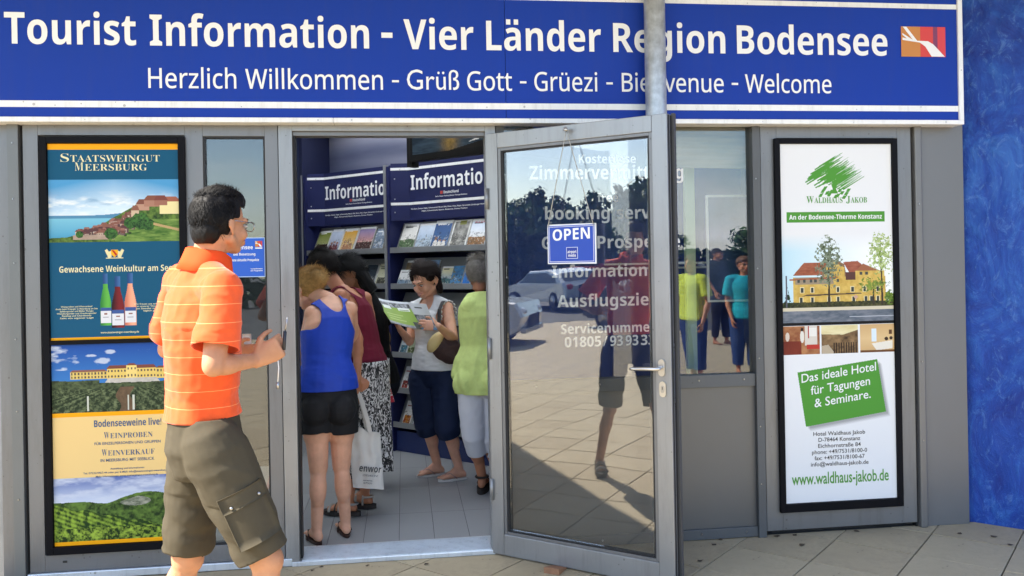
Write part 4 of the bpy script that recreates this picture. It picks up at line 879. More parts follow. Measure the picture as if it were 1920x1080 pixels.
# ---- monitor hung above the right bay
mo = thing('monitor', 'black flat monitor hung above the right shelf bay, showing a lake at night', 'monitor', tuple(at_d(768, 304, 5.75)), SR)
bz_m = mat('monitor_bezel', (.008, .008, .009), .6, spec=.15)
bm = bmesh.new(); bm_box(bm, .0, 1.0, 0, .06, 0, .62, .004); _bm_obj('bezel', bm, bz_m, mo)
box('bracket', -.045, -.001, .02, .09, -.03, .65, bz_m, mo)
P = Print(.94, .54, .004); q = P.z/P.h; xx = P.x/P.w
P.fill(None, mixc('#1b2b3a', '#4a6070', (P.n(6, 40, 90)-.3)*1.8)); g_ = np.exp(-((xx-.36)/.07)**2-((q-.12)/.2)**2); P.c = P.c*(1-g_[..., None])+np.array(lin('#a98a4a'))*(g_*P.n(60, 60, 91)*1.3)[..., None]
P.fill(P.poly([(.35*P.w, .0), (P.w, .16*P.h), (P.w, 0)]), '#1c1a18'); P.fill(P.poly([(.52*P.w, .07*P.h), (.80*P.w, .22*P.h), (.80*P.w, .13*P.h)]), '#f2f2f0')
scr = P.build('screen', mo, print_mat('screen_print', .45, .15), (.03, -.0015, .045))
put_text('lettering', [('SEEnsationell gut.', .035, .300, .175, .030, 'plain', .006)], (0, -.003, 0), (1, 0, 0), (0, 0, 1), white_vinyl, mo)

# ---- brochures: each one a thing on its shelf
pp = print_mat('brochure_print', .35, .4); paper = mat('paper_edge', (.72, .72, .70), .6)
def cover(w, h, spec, seed):
    P = Print(w, h, .0045); q = P.z/P.h; xx = P.x/P.w; kind, ca, cb, cc = spec
    if kind == 'land':      # sky over ground
        P.fill(None, mixc(cb, ca, q*1.4-.2)); hl = .42+.12*(P.n(18, 1, seed)-.5); P.fill(q < hl, mixc(cc, '#1c1c18', (P.n(60, 60, seed+1)-.35)*1.7)); P.fill(q > .93, '#e8e8e6')
    elif kind == 'white':
        P.fill(None, ca); P.fill((q < .42) & (q > .08) & (xx > .1) & (xx < .9), mixc(cb, cc, (P.n(50, 50, seed)-.25)*1.8)); P.fill((q > .78) & (q < .84) & (xx > .15) & (xx < .8), cc)
    elif kind == 'photo':
        P.fill(None, mixc(ca, cb, (P.n(22, 22, seed, 5)-.25)*1.9)); m_ = P.n(34, 34, seed+3, 4) > .56; P.fill(m_, cc)
    elif kind == 'people':
        P.fill(None, mixc(cb, ca, q*1.2))
        for k in range(3):
            cx_ = P.w*(.25+.25*k); s_ = .9+.2*math.sin(seed+k); P.fill(P.ell(cx_, P.h*.42*s_, P.w*.09, P.h*.055), '#8a5c46'); P.fill(P.ell(cx_, P.h*.20*s_, P.w*.13, P.h*.17), cc)
        P.fill(q > .90, '#dfe2e4')
    elif kind == 'blue':
        P.fill(None, mixc(cb, ca, q)); P.fill((q < .22) & (P.n(50, 50, seed) > .5), '#dfe9f2'); P.fill(P.ell(P.w*.62, P.h*.83, P.w*.22, P.h*.035), '#e8eef4'); P.fill(P.ell(P.w*.42, P.h*.79, P.w*.10, P.h*.03), '#e8eef4')
    elif kind == 'frame':
        P.fill(None, '#d8d8d2'); P.fill((xx > .08) & (xx < .92) & (q > .05) & (q < .95), mixc(ca, cb, (P.n(20, 20, seed, 5)-.3)*2.1)); P.fill((q > .84) & (q < .98) & (xx > .35) & (xx < .72), cc)
    if kind != 'blue':
        m_ = (q < .6) & (P.n(70, 60, seed+40, 3) > .60); P.c[m_] = P.c[m_]*.45
        m_ = (q < .5) & (P.n(80, 80, seed+60, 3) > .64); P.c[m_] = P.c[m_]*.5+np.array(lin('#e0d8c8'))*.5
    P.c *= (.88+.24*P.n(30, 30, seed+80, 3))[..., None]
    if seed % 2: P.fill((q > .86) & (q < .895) & (xx > .12) & (xx < .62), '#f0f0ee' if P.c[int(P.nz*.88)].mean() < .4 else '#30343c')
    if seed % 3 == 0: P.fill((q < .07) & (xx > .1) & (xx < .9), '#e6e4e0')
    return P
def brochure(bay_o, x, zs, w, h, spec, label, seed, tilt=.43, stand=.030, cat='brochure', title=None):
    """stands on a shelf, leaning back; x along the shelf, zs shelf top"""
    loc = Vector(bay_o.location)+Vector(tuple(S_U*x+S_B*stand)); 
    t = thing('brochure', label, cat, (loc.x, loc.y, zs), SR, 'brochures standing on the shelves')
    ang = Matrix.Rotation(-tilt, 4, 'X'); n = rnd.randint(2, 5)
    th = .0025*n
    bm = bmesh.new(); bm_box(bm, -w/2, w/2, 0, th, 0, h)
    # fan of pages behind the cover
    for k in range(n-1): bm_box(bm, -w/2+rnd.uniform(-.003, .003), w/2+rnd.uniform(-.001, .004), th+.001+k*.004, th+.0035+k*.004, 0, h-rnd.uniform(0, .004))
    for v in bm.verts: v.co = ang @ v.co
    _bm_obj('pages', bm, paper, t)
    P = cover(w-.003, h-.003, spec, seed)
    u = np.array([1, 0, 0]); wv = np.array(ang @ Vector((0, 0, 1))); o0 = np.array(ang @ Vector((-w/2+.0015, -.0008, .0015)))
    P.build('cover', t, pp, o0, u, wv)
    if title:
        s_, c_, f_ = title; o1 = np.array(ang @ Vector((-w/2, -.0020, 0))); put_text('title', [(s_, w*.15, w*.85, h*f_, h*.05, 'bold', 0)], o1, u, wv, c_, t)
    return t
SH = [1.672, 1.372, 1.082, .802, .507, .217]
wv_, gold, redp = white_vinyl, mat('gold_print', (.5, .35, .08), .5), mat('red_title', (.5, .04, .05), .5)
B_ = lambda *a, **k: brochure(*a, **k)
R_ = bayR; L_ = bayL
# right bay, top row
B_(R_, .155, SH[0], .175, .255, ('land', '#d9d6d0', '#e9e4dc', '#5f7a52'), 'pale brochure with dancers over green water, leftmost on the top shelf of the right bay', 1, title=('Bodensee', mat('grey_print', (.1, .1, .1), .5), .88))
B_(R_, .345, SH[0], .175, .250, ('land', '#c5d0de', '#8fa6bd', '#a9b8c6'), 'light blue grey lake brochure, second on the top shelf of the right bay', 2)
B_(R_, .525, SH[0], .185, .268, ('people', '#24497c', '#3c638f', '#d8d4cc'), 'dark blue story brochure with a reclining figure on the top right shelf', 3, title=('Story', wv_, .84))
B_(R_, .725, SH[0], .185, .262, ('frame', '#a8a59c', '#2c2a28', '#77782a'), 'white edged black and white picture brochure with olive label on the top right shelf', 4)
B_(R_, .915, SH[0], .180, .260, ('land', '#cfdae8', '#e6dfd2', '#9a6a34'), 'brochure with red title over an autumn hill, right end of the top right shelf', 5, title=('ALLGÄU', redp, .88))
# right bay second row
B_(R_, .175, SH[1], .150, .245, ('land', '#7d6a50', '#a89274', '#7a3a34'), 'brown brochure with a pale caption box on the second shelf of the right bay', 6)
B_(R_, .150, SH[1]+.0, .150, .160, ('land', '#e3e2e0', '#c8c6c2', '#7b93a8'), 'short pale palm leaf brochure in front of the brown one', 7, stand=.004)
B_(R_, .385, SH[1], .175, .245, ('blue', '#86a8d0', '#5b86ba', '#ffffff'), 'tall light blue brochure behind the reading woman\'s hair', 8)
B_(R_, .585, SH[1], .120, .185, ('land', '#d8cfa0', '#4a82b8', '#3a6a70'), 'small blue brochure with cream top right beside the reading woman\'s head', 9)
B_(R_, .700, SH[1], .125, .190, ('photo', '#4f94c6', '#2a5a86', '#6b6a4a'), 'small blue brochure with a palm, left of the bright blue pair', 10)
B_(R_, .835, SH[1], .125, .195, ('blue', '#2f86d2', '#1f6cc0', '#ffffff'), 'left one of the bright blue cloud brochures beside the grey haired head', 11)
B_(R_, .965, SH[1], .125, .198, ('blue', '#2a7fce', '#1c64b4', '#ffffff'), 'right one of the bright blue cloud brochures beside the grey haired head', 12)
# right bay third to sixth rows
B_(R_, .26, SH[2], .16, .20, ('photo', '#7a3a38', '#3a2020', '#b09088'), 'dark red brochure lying behind the magazine on the third right shelf', 13)
B_(R_, .86, SH[2], .14, .20, ('land', '#4a5f96', '#8a93b4', '#d2d2d4'), 'small purple blue brochure between the two women on the third right shelf', 14)
B_(R_, .105, SH[3], .090, .215, ('white', '#cdd6dc', '#4a90a8', '#24343c'), 'slim pale brochure at the left end of the fourth right shelf', 15)
B_(R_, .215, SH[3], .115, .170, ('land', '#b8bfa6', '#8a9470', '#5a6a34'), 'green field brochure next to the slim one on the fourth right shelf', 16)
B_(R_, .330, SH[3], .090, .160, ('white', '#d2d2c4', '#6a8a5a', '#3a4a2a'), 'cream leaflet touching the white top on the fourth right shelf', 17)
B_(R_, .115, SH[4], .085, .215, ('white', '#d8d8da', '#2c2c2e', '#b02a1c'), 'slim white brochure with a red edge on the fifth right shelf', 18)
B_(R_, .205, SH[4], .090, .150, ('photo', '#7a8a7a', '#4a4440', '#b07a62'), 'portrait brochure half hidden by the dark trousers on the fifth right shelf', 19)
B_(R_, .130, SH[5], .095, .215, ('white', '#dedad6', '#c88a1e', '#8a2a1a'), 'white and red brochure with a yellow figure on the lowest right shelf', 20)
B_(R_, .255, SH[5], .100, .205, ('white', '#cfe0e8', '#2f6a9a', '#c83a30'), 'pale blue brochure with a red streak on the lowest right shelf', 21)
B_(R_, .345, SH[5], .100, .110, ('white', '#e6e2e2', '#b0343a', '#d8b0b0'), 'short white and red leaflet in front on the lowest right shelf', 22, stand=.01)
B_(R_, .80, SH[5], .24, .20, ('photo', '#2c4f6a', '#1f3a54', '#3a5a70'), 'wide blue folder standing on the lowest right shelf beside the white trousers', 23)
# left bay
B_(L_, .15, SH[0], .16, .235, ('land', '#6f7a2e', '#a8a878', '#3a2a24'), 'olive green brochure, leftmost on the top shelf of the left bay', 31)
B_(L_, .32, SH[0], .15, .245, ('people', '#b9c3d4', '#8a90a0', '#6a2a34'), 'grey white brochure with dark figures on the top shelf of the left bay', 32)
B_(L_, .50, SH[0], .17, .245, ('people', '#c8963a', '#d8c49a', '#a87858'), 'golden brochure with walkers on the top shelf of the left bay', 33)
B_(L_, .71, SH[0], .20, .250, ('land', '#8a7ca0', '#d8946a', '#4a2a26'), 'sunset brochure in violet and orange on the top shelf of the left bay', 34)
B_(L_, .90, SH[0], .13, .225, ('photo', '#8090a4', '#5a6a7c', '#b8bcc4'), 'grey blue rock brochure on the top shelf of the left bay', 35)
B_(L_, .99, SH[0], .10, .235, ('photo', '#a07a54', '#6a5240', '#8b9bb0'), 'brown shell brochure at the right end of the top left shelf', 36, stand=.045)
B_(L_, .62, SH[1], .13, .22, ('frame', '#8a7466', '#5a4236', '#9aa08a'), 'brown and teal brochure by the black hair on the second left shelf', 37)
B_(L_, .78, SH[1], .13, .215, ('white', '#2c3844', '#c8ccc8', '#101820'), 'dark brochure with a white band on the second left shelf', 38)
B_(L_, .93, SH[1], .13, .22, ('white', '#d0ceb0', '#2c2c28', '#6a6a54'), 'cream brochure with dark pictures at the right end of the second left shelf', 39)
B_(L_, .80, SH[2], .17, .20, ('photo', '#5a6a5a', '#2c3030', '#9aa4a0'), 'grey green leafy brochure on the third left shelf', 40)
B_(L_, .95, SH[2], .13, .18, ('photo', '#4a7aa8', '#c8ccd0', '#3a5a3a'), 'blue and green leaflets at the right end of the third left shelf', 41)
B_(L_, .90, SH[3], .17, .20, ('photo', '#8a7a5a', '#5a4a38', '#b0a07c'), 'tan coil picture brochure on the fourth left shelf beside the upright', 42)
B_(L_, .90, SH[4], .12, .20, ('white', '#c8d0d0', '#a8b0ac', '#8a9090'), 'grey white leaflet on the fifth left shelf behind the hand', 43)
B_(L_, .96, SH[5], .11, .19, ('white', '#c8b8b0', '#a83a2a', '#5a3a34'), 'brown and red leaflet at the right end of the lowest left shelf', 44)

# ---- things seen dimly through the right window
stand_ = thing('display_stand', 'tall pale green edged display panel standing behind the right window', 'display panel')
box('panel', 1.66, 1.72, .30, .34, .02, 2.28, mat('pale_green', (.45, .55, .38), .6), stand_, .004); box('foot', 1.58, 1.80, .2, .44, 0, .02, alu, stand_)
pf = thing('picture_frame', 'thin white edged poster frame hanging behind the right window', 'picture frame')
boxes('frame', [(1.80, 1.812, .33, .345, 1.30, 1.94), (2.16, 2.172, .33, .345, 1.30, 1.94), (1.8122, 2.1598, .33, .345, 1.928, 1.94), (1.8122, 2.1598, .33, .345, 1.30, 1.312)], white_trim, pf); box('print', 1.8122, 2.1598, .336, .340, 1.3122, 1.9278, mat('dark_poster', lin('#38507e'), .5, noise=(6, .4)), pf)
rb = thing('roller_blind', 'pale rolled sunblind at the top behind the right window', 'blind')
V = []; F = []
nx_, nz_ = 40, 24
for j in range(nz_):
    for i in range(nx_):
        x = 1.42+.60*i/(nx_-1); z = 2.08+.30*j/(nz_-1); V.append((x, .16+.012*math.sin(z*150)+.01*math.sin(x*6+z*20), z+.006*math.sin(x*5)))
F = [(j*nx_+i, j*nx_+i+1, (j+1)*nx_+i+1, (j+1)*nx_+i) for j in range(nz_-1) for i in range(nx_-1)]
bl = mesh_np('fabric', V, F, mat('blind_fabric', (.50, .44, .33), .8), rb, True); md = bl.modifiers.new('s', 'SOLIDIFY'); md.thickness = .004
pr_ = thing('partition', 'navy display wall close behind the right window', 'partition'); box('panel', .62, 3.2, .9, .94, 0, 2.9, mat('display_navy', lin('#243e86'), .5, noise=(1.2, .12)), pr_); 
rails = thing('wall_rail', 'double white rail on the navy wall behind the right window', 'rail'); box('rail', 1.3, 2.4, .86, .88, 1.50, 1.512, white_trim, rails); box('rail', 1.3, 2.4, .86, .88, 1.53, 1.542, white_trim, rails); box('bracket', 1.4, 1.42, .88, .8995, 1.49, 1.55, alu, rails); box('bracket', 2.3, 2.32, .88, .8995, 1.49, 1.55, alu, rails)
# ------------------------------------------------------------------ figures: closed volumes fused into one skin
def nrm(v): v = np.array(v, float); return v/(np.linalg.norm(v)+1e-12)
def A_(v): return np.array(v, float)
def prim_cap(a, b, ra, rb, seg=14, hs=4):
    a, b = A_(a), A_(b); t = b-a; L = np.linalg.norm(t); t = t/(L+1e-9); s = np.cross(t, [0, 0, 1.0])
    if np.linalg.norm(s) < .05: s = np.cross(t, [1.0, 0, 0])
    s = nrm(s); u = np.cross(s, t); rings = []
    for k in range(hs+1): q = math.pi/2*(k/hs); rings.append((a-t*ra*math.cos(q), max(ra*math.sin(q), 1e-4)))
    for k in range(hs+1): q = math.pi/2*(k/hs); rings.append((b+t*rb*math.sin(q), max(rb*math.cos(q), 1e-4)))
    return _rings([(c, s, u, r, r) for c, r in rings], seg)
def _rings(R, seg=18):
    V = []; F = []; n = len(R)
    for c, s, u, rx, ry in R:
        for k in range(seg):
            q = 2*math.pi*k/seg; V.append(c+s*(rx*math.cos(q))+u*(ry*math.sin(q)))
    for i in range(n-1):
        for k in range(seg):
            F.append((i*seg+k, i*seg+(k+1) % seg, (i+1)*seg+(k+1) % seg, (i+1)*seg+k))
    F.append(tuple(range(seg-1, -1, -1))); F.append(tuple((n-1)*seg+k for k in range(seg)))
    return np.array(V), F
def prim_ell(c, r, ax=None, seg=16, st=9):
    ax = ax or (A_([1, 0, 0]), A_([0, 1, 0]), A_([0, 0, 1])); c = A_(c); R = []
    for k in range(st+1):
        q = math.pi*k/st; w = max(math.sin(q), 1e-3); R.append((c-ax[2]*(r[2]*math.cos(q)), ax[0], ax[1], r[0]*w, r[1]*w))
    return _rings(R, seg)
def prim_loft(R, seg=22): return _rings([(A_(c), nrm(s), nrm(u), rx, ry) for c, s, u, rx, ry in R], seg)
def fuse(prims, voxel, smooth=4):
    V = []; F = []; n = 0
    for v, f in prims: V.append(v); F += [tuple(i+n for i in q) for q in f]; n += len(v)
    me = bpy.data.meshes.new('fuse'); me.from_pydata([tuple(x) for x in np.vstack(V).tolist()], [], F); me.update()
    bm = bmesh.new(); bm.from_mesh(me); bmesh.ops.recalc_face_normals(bm, faces=bm.faces); bm.to_mesh(me); bm.free()
    o = bpy.data.objects.new('fuse', me); tmp_col.objects.link(o)
    r = o.modifiers.new('r', 'REMESH'); r.mode = 'VOXEL'; r.voxel_size = voxel
    if smooth: s = o.modifiers.new('s', 'SMOOTH'); s.factor = .5; s.iterations = smooth
    vl = tmp_sc.view_layers[0]; vl.update(); dg = vl.depsgraph; dg.update()
    m2 = bpy.data.meshes.new_from_object(o.evaluated_get(dg), depsgraph=dg)
    V = np.zeros(len(m2.vertices)*3); m2.vertices.foreach_get('co', V); V = V.reshape(-1, 3)
    N = np.zeros(len(m2.vertices)*3); m2.vertex_normals.foreach_get('vector', N); N = N.reshape(-1, 3)
    F = np.zeros(len(m2.loops), int); m2.loops.foreach_get('vertex_index', F); F = F.reshape(-1, 4)
    bpy.data.objects.remove(o); bpy.data.meshes.remove(me); bpy.data.meshes.remove(m2)
    return V, N, F
tmp_sc = bpy.data.scenes.new('workshop'); tmp_col = tmp_sc.collection
def skin_mesh(name, V, F, mat_, parent, keep=None, solid=0, bsmooth=6):
    """mesh from fused surface; keep(face centres) cuts openings whose rims are then evened out"""
    if keep is not None:
        F = F[keep(V[F].mean(1))]
        used = np.unique(F); mp_ = -np.ones(len(V), int); mp_[used] = np.arange(len(used)); V = V[used].copy(); F = mp_[F]
        E_ = np.sort(np.stack([F, np.roll(F, -1, 1)], -1).reshape(-1, 2), 1); key = E_[:, 0]*10000000+E_[:, 1]
        u, c = np.unique(key, return_counts=True); b = u[c == 1]; ba, bb = b//10000000, b % 10000000
        for _ in range(bsmooth):
            S = np.zeros_like(V); cnt = np.zeros(len(V)); np.add.at(S, ba, V[bb]); np.add.at(S, bb, V[ba]); np.add.at(cnt, ba, 1); np.add.at(cnt, bb, 1)
            m_ = cnt > 1; V[m_] = V[m_]*.4+(S[m_]/cnt[m_][:, None])*.6
    me = bpy.data.meshes.new(name); me.vertices.add(len(V)); me.vertices.foreach_set('co', V.ravel()); me.loops.add(F.size); me.loops.foreach_set('vertex_index', F.ravel().astype(np.int32))
    me.polygons.add(len(F)); me.polygons.foreach_set('loop_start', np.arange(0, F.size, 4, dtype=np.int32)); me.update(calc_edges=True); me.validate(); me.shade_smooth()
    o = link(name, me, parent, mat_)
    if solid: md = o.modifiers.new('thickness', 'SOLIDIFY'); md.thickness = solid; md.offset = -1
    return o
def lax(fig, d):
    s_ = nrm(fig.r-d*(fig.r@d)); return s_, np.cross(s_, d)
def near(V, a, b, r):
    a = A_(a); d = A_(b)-a; t = np.clip((V-a)@d/(d@d), 0, 1); return np.linalg.norm(V-a-t[:, None]*d, axis=1) < r
def arms_mask(V, J, r=.075):
    m = np.zeros(len(V), bool)
    for c in 'LR': w = J['wr'+c]+(J['wr'+c]-J['el'+c])*.75; m |= near(V, J['sh'+c]*.4+J['el'+c]*.6, J['el'+c], r) | near(V, J['el'+c], J['wr'+c], r*.75) | near(V, J['wr'+c], w, .10)
    return m
def folds(V, N, amp, f=(9, 9, 22), seed=0, w=None):
    d = (1-np.abs(fbm(V[:, 0]*f[0], V[:, 1]*f[1], V[:, 2]*f[2], 3, seed)-.5)*4)*.6+(fbm(V[:, 0]*f[0]*.4, V[:, 1]*f[1]*.4, V[:, 2]*f[2]*.5, 2, seed+5)-.5)*1.2
    d = d*amp
    if w is not None: d = d*w
    return V+N*d[:, None]
UPZ = A_([0, 0, 1])
def tuck(V, N, m, d):
    """draws the skin in where clothes cover it"""
    V = V.copy(); V[m] -= N[m]*d; return V
def D3(lat, dep, upw=0.0): return nrm(_r0*lat+_fw*dep+UPZ*upw)
class Fig:
    def __init__(s, J, f, fs=None, hf=None, hu=None, k=1.0, fem=False, wid=1.0, hk=1.0):
        s.J = {a: A_(b) for a, b in J.items()}; s.f = nrm(f); s.fs = nrm(fs if fs is not None else f); s.k = k; s.fem = fem; s.wid = wid; s.hk = hk
        s.r = nrm(np.cross(s.f, UPZ)); s.rs = nrm(s.J['shR']-s.J['shL'])
        s.hf = nrm(hf if hf is not None else f); up0 = A_(hu) if hu is not None else UPZ
        s.hr = nrm(np.cross(s.hf, up0)); s.hu = nrm(np.cross(s.hr, s.hf))
    def spine(s, t):  # t 0 pelvis, 1 waist, 2 chest, 3 neck base
        P_ = [s.J['pel']*2-s.J['wai'], s.J['pel'], s.J['wai'], s.J['che'], s.J['nek'], s.J['nek']*2-s.J['che']]
        i = min(int(t), 2); u = t-i; a, b, c, d = P_[i], P_[i+1], P_[i+2], P_[i+3]
        p = .5*((2*b)+(-a+c)*u+(2*a-5*b+4*c-d)*u*u+(-a+3*b-3*c+d)*u**3); g = nrm(c-b); return p, g
    def torso(s, g=0.0, t0=0.0, t1=3.0, hip=1.0, belly=0.0, flare=0.0):
        k = s.k; W = s.wid
        if s.fem: T = [(-.32, .10, .085), (0, .170, .118), (.5, .158, .112), (1.0, .126, .093), (1.5, .138, .103), (2.0, .150, .112), (2.4, .142, .095), (2.75, .100, .070), (3.0, .058, .054)]
        else: T = [(-.32, .10, .09), (0, .162, .118), (.5, .155, .115), (1.0, .150, .108), (1.5, .162, .115), (2.0, .178, .122), (2.4, .172, .105), (2.75, .110, .078), (3.0, .062, .060)]
        R = []
        for t, rx, ry in T:
            if t < t0-.33 or t > t1: continue
            p, gdir = s.spine(max(t, 0)); 
            if t < 0: p = s.J['pel']-gdir*(.10*k)
            a = max(0, min(1, t/2.4)); r = nrm(s.r*(1-a)+s.rs*a); u = nrm(np.cross(gdir, r))
            hw = hip if t < .8 else 1.0; fl = flare*max(0, 1-t)
            R.append((p+u*belly*(1 if .3 < t < 1.6 else 0), r, u, (rx*W*hw)*k+g+fl, ry*(W*.5+.5)*k+g+fl+belly*.5*(1 if .3 < t < 1.6 else 0)))
        return prim_loft(R)
    def bust(s, g=0.0, size=.055):
        p, gd = s.spine(1.95); r = s.rs; u = nrm(np.cross(gd, r)); k = s.k
        return [prim_ell(p+u*(.095*k)+r*(sg*.07*k)-gd*.01, (size*k+g, size*.95*k+g, size*1.05*k+g), (r, u, gd)) for sg in (-1, 1)]
    def glutes(s, g=0.0):
        return [prim_ell(s.J['pel']-s.f*(.065*s.k)+s.r*(sg*.072*s.k)-UPZ*.035, (.085*s.k+g, .085*s.k+g, .095*s.k+g), (s.r, s.f, UPZ)) for sg in (-1, 1)]
    def shoulders(s, g=0.0, only=None):
        k = s.k*(.9 if s.fem else 1); p, gd = s.spine(2.55); q, _ = s.spine(2.9); out = []
        for c in 'LR':
            if only and c != only: continue
            sh = s.J['sh'+c]; out.append(prim_cap(p*.55+sh*.45, sh, .058*k+g, .050*k+g)); out.append(prim_cap(q, sh*.85+q*.15+UPZ*.012, .042*k+g, .038*k+g))
            out.append(prim_ell(sh, (.054*k+g,)*3))
        return out
    def arm(s, c, g=0.0, t0=0.0, t1=2.0, r=1.0):
        k = s.k*(.86 if s.fem else 1)*r; sh, el, wr = (s.J[x+c] for x in ('sh', 'el', 'wr')); out = []
        if t0 < 1:
            e = min(t1, 1.0); a = sh; b = sh+(el-sh)*e; ra = .052*k; rb = .052*k+(.041-.052)*k*e; out.append(prim_cap(a, b, ra+g, rb+g)); out.append(prim_ell(sh*.55+el*.45, (.050*k+g, .050*k+g, .085*k+g), _axes(el-sh)))
        if t1 > 1:
            out.append(prim_cap(el, wr, .040*k+g, .0265*k+g)); out.append(prim_ell(el*.72+wr*.28, (.043*k+g, .041*k+g, .085*k+g), _axes(wr-el)))
        return out
    def leg(s, c, g=0.0, t1=2.0, gk=None):
        k = s.k; hi, kn, an = (s.J[x+c] for x in ('hi', 'kn', 'an')); out = []; w = 1.0 if not s.fem else .98
        out.append(prim_cap(hi, kn, .088*k*w+g, .056*k*w+g)); out.append(prim_ell(hi*.65+kn*.35, (.088*k*w+g, .088*k*w+g, .17*k+g), _axes(kn-hi)))
        if t1 > 1:
            back = -nrm(s.f-nrm(an-kn)*(s.f@nrm(an-kn)))
            out.append(prim_cap(kn, an, .050*k*w+g, .033*k*w+g)); out.append(prim_ell(kn*.68+an*.32+back*.016*k, (.051*k*w+g, .053*k*w+g, .125*k+g), _axes(an-kn)))
            out.append(prim_ell(kn-back*.012, (.052*k*w+g, .052*k*w+g, .06*k+g), _axes(an-kn)))
        return out
    def foot(s, c, fd=None, pitch=0.0):
        an = s.J['an'+c]; fd = nrm(fd if fd is not None else s.f); fd = nrm(fd-UPZ*pitch); rr = nrm(np.cross(fd, UPZ)); uu = nrm(np.cross(rr, fd)); k = s.k*(.92 if s.fem else 1.0)
        b = an-uu*.078*k; R = [(-.060, .012, .014, .022), (-.045, .028, .028, .030), (-.01, .033, .036, .040), (.035, .034, .034, .036), (.08, .040, .026, .027), (.12, .044, .020, .020), (.15, .044, .015, .014)]
        P_ = [prim_loft([(b+fd*x*k+uu*h*k, rr, uu, rx*k, ry*k) for x, rx, ry, h in R])]
        P_.append(prim_cap(an, an-uu*.05*k-fd*.012*k, .034*k, .030*k)); P_.append(prim_cap(an+uu*.01, b+fd*.08*k+uu*.035*k, .030*k, .022*k))
        sg = 1 if c == 'L' else -1
        for i in range(5):
            x = (.155-.009*i*i*.45)*k; y = (sg*(.032-.0155*i))*k; r_ = (.0125 if i == 0 else .0085-.0004*i)*k
            P_.append(prim_cap(b+fd*(x-.025*k)+rr*y+uu*.013*k, b+fd*(x+.015*k)+rr*y*1.05+uu*(.010*k), r_, r_*.95, 8, 3))
        return P_
    def head(s):
        c = s.J['hed']; f, r, u = s.hf, s.hr, s.hu; k = s.hk; ax = (r, f, u); Q = lambda x, y, z: c+(r*x+f*y+u*z)*k
        P_ = [prim_ell(Q(0, -.012, .022), (.076*k, .095*k, .090*k), ax, 20, 12), prim_ell(Q(0, .030, -.035), (.060*k, .060*k, .078*k), ax, 20, 12), prim_ell(Q(0, .066, -.098), (.024*k, .020*k, .017*k), ax),
              prim_cap(Q(-.030, .088, .012), Q(.030, .088, .012), .012*k, .012*k), prim_cap(Q(0, .096, -.005), Q(0, .114, -.040), .0075*k, .0105*k, 10, 3), prim_ell(Q(-.010, .106, -.043), (.008*k, .009*k, .007*k), ax), prim_ell(Q(.010, .106, -.043), (.008*k, .009*k, .007*k), ax),
              prim_ell(Q(0, .090, -.070), (.026*k, .014*k, .016*k), ax), prim_cap(s.J['nek']-(s.J['nek']-c)*.0, c-u*.04*k-f*.025*k, .056*s.k*(.84 if s.fem else 1), .056*s.k*(.84 if s.fem else 1))]
        for g in (-1, 1):
            P_ += [prim_cap(Q(g*.052, .005, -.062), Q(g*.014, .062, -.096), .021*k, .018*k), prim_ell(Q(g*.036, .066, -.042), (.024*k, .022*k, .026*k), ax)]
            e = Q(g*.077, -.008, -.016); er = nrm(r*g*.9-f*.45); P_ += [prim_ell(e+er*.004, (.007*k, .017*k, .030*k), (nrm(r*g+f*.35), nrm(f-r*g*.35), u)), prim_cap(e+er*.006-f*.014*k+u*.020*k, e+er*.010-f*.018*k-u*.004*k, .0055*k, .005*k, 8, 3), prim_cap(e+er*.004-f*.004*k+u*.028*k, e+er*.006-f*.014*k+u*.020*k, .0055*k, .0055*k, 8, 3), prim_ell(e-u*.028*k+f*.004*k, (.005*k, .008*k, .009*k), ax)]
        return P_
    def Q(s, x, y, z): return s.J['hed']+(s.hr*x+s.hf*y+s.hu*z)*s.hk
def _axes(d):
    t = nrm(d); s_ = np.cross(t, UPZ)
    if np.linalg.norm(s_) < .05: s_ = np.cross(t, [1.0, 0, 0])
    s_ = nrm(s_); return (s_, np.cross(s_, t), t)
def hand(w, d, pn, thumb, curl=(.5, .5, .5, .5), k=1.0, th=.5, spread=.06, first=None):
    """wrist, direction of the palm, the way the palm faces, the thumb's side; curl 0 straight to 1 fist"""
    w = A_(w); d = nrm(d); pn = nrm(A_(pn)-d*(A_(pn)@d)); t = nrm(A_(thumb)-d*(A_(thumb)@d)-pn*(A_(thumb)@pn)); P_ = []
    P_.append(prim_loft([(w-d*.01*k, t, pn, .026*k, .019*k), (w+d*.02*k, t, pn, .032*k, .017*k), (w+d*.055*k, t, pn, .040*k, .014*k), (w+d*.088*k, t, pn, .040*k, .012*k), (w+d*.094*k, t, pn, .034*k, .008*k)], 16))
    for i, (off, L, r) in enumerate(((.030, .072, .0088), (.010, .080, .0090), (-.010, .074, .0086), (-.029, .058, .0076))):
        c = curl[i]; a = w+d*(.086-.004*abs(i-1))*k+t*off*k; dd = nrm(d+t*spread*(1.5-i)); ang = 0
        for j, fr in enumerate((.46, .30, .24)):
            ang += c*(1.05 if j == 0 else 1.35 if j == 1 else .8); q = nrm(dd*math.cos(ang)+pn*math.sin(ang)); b = a+q*L*fr*k; P_.append(prim_cap(a, b, r*k*(1-.06*j), r*k*(.95-.07*j), 10, 3)); a = b
    a = w+d*.022*k+t*.026*k; q = nrm(t*.75+d*.75+pn*.35*th)
    for j, (L, r) in enumerate(((.040, .0125), (.030, .0100), (.024, .0090))):
        b = a+q*L*k; P_.append(prim_cap(a, b, r*k, r*.92*k, 10, 3)); a = b; q = nrm(q+pn*.45*th-t*.42*th+d*.25)
    return P_
def skin_mat(name, col): return mat(name, lin(col), .5, spec=.35, noise=(11, .15, 8), bump=(130, .22, .002), sss=.12)
def hair_mat(name, col): return mat(name, lin(col), .6, spec=.22, noise=(55, .35, 5), bump=(120, .5, .004))
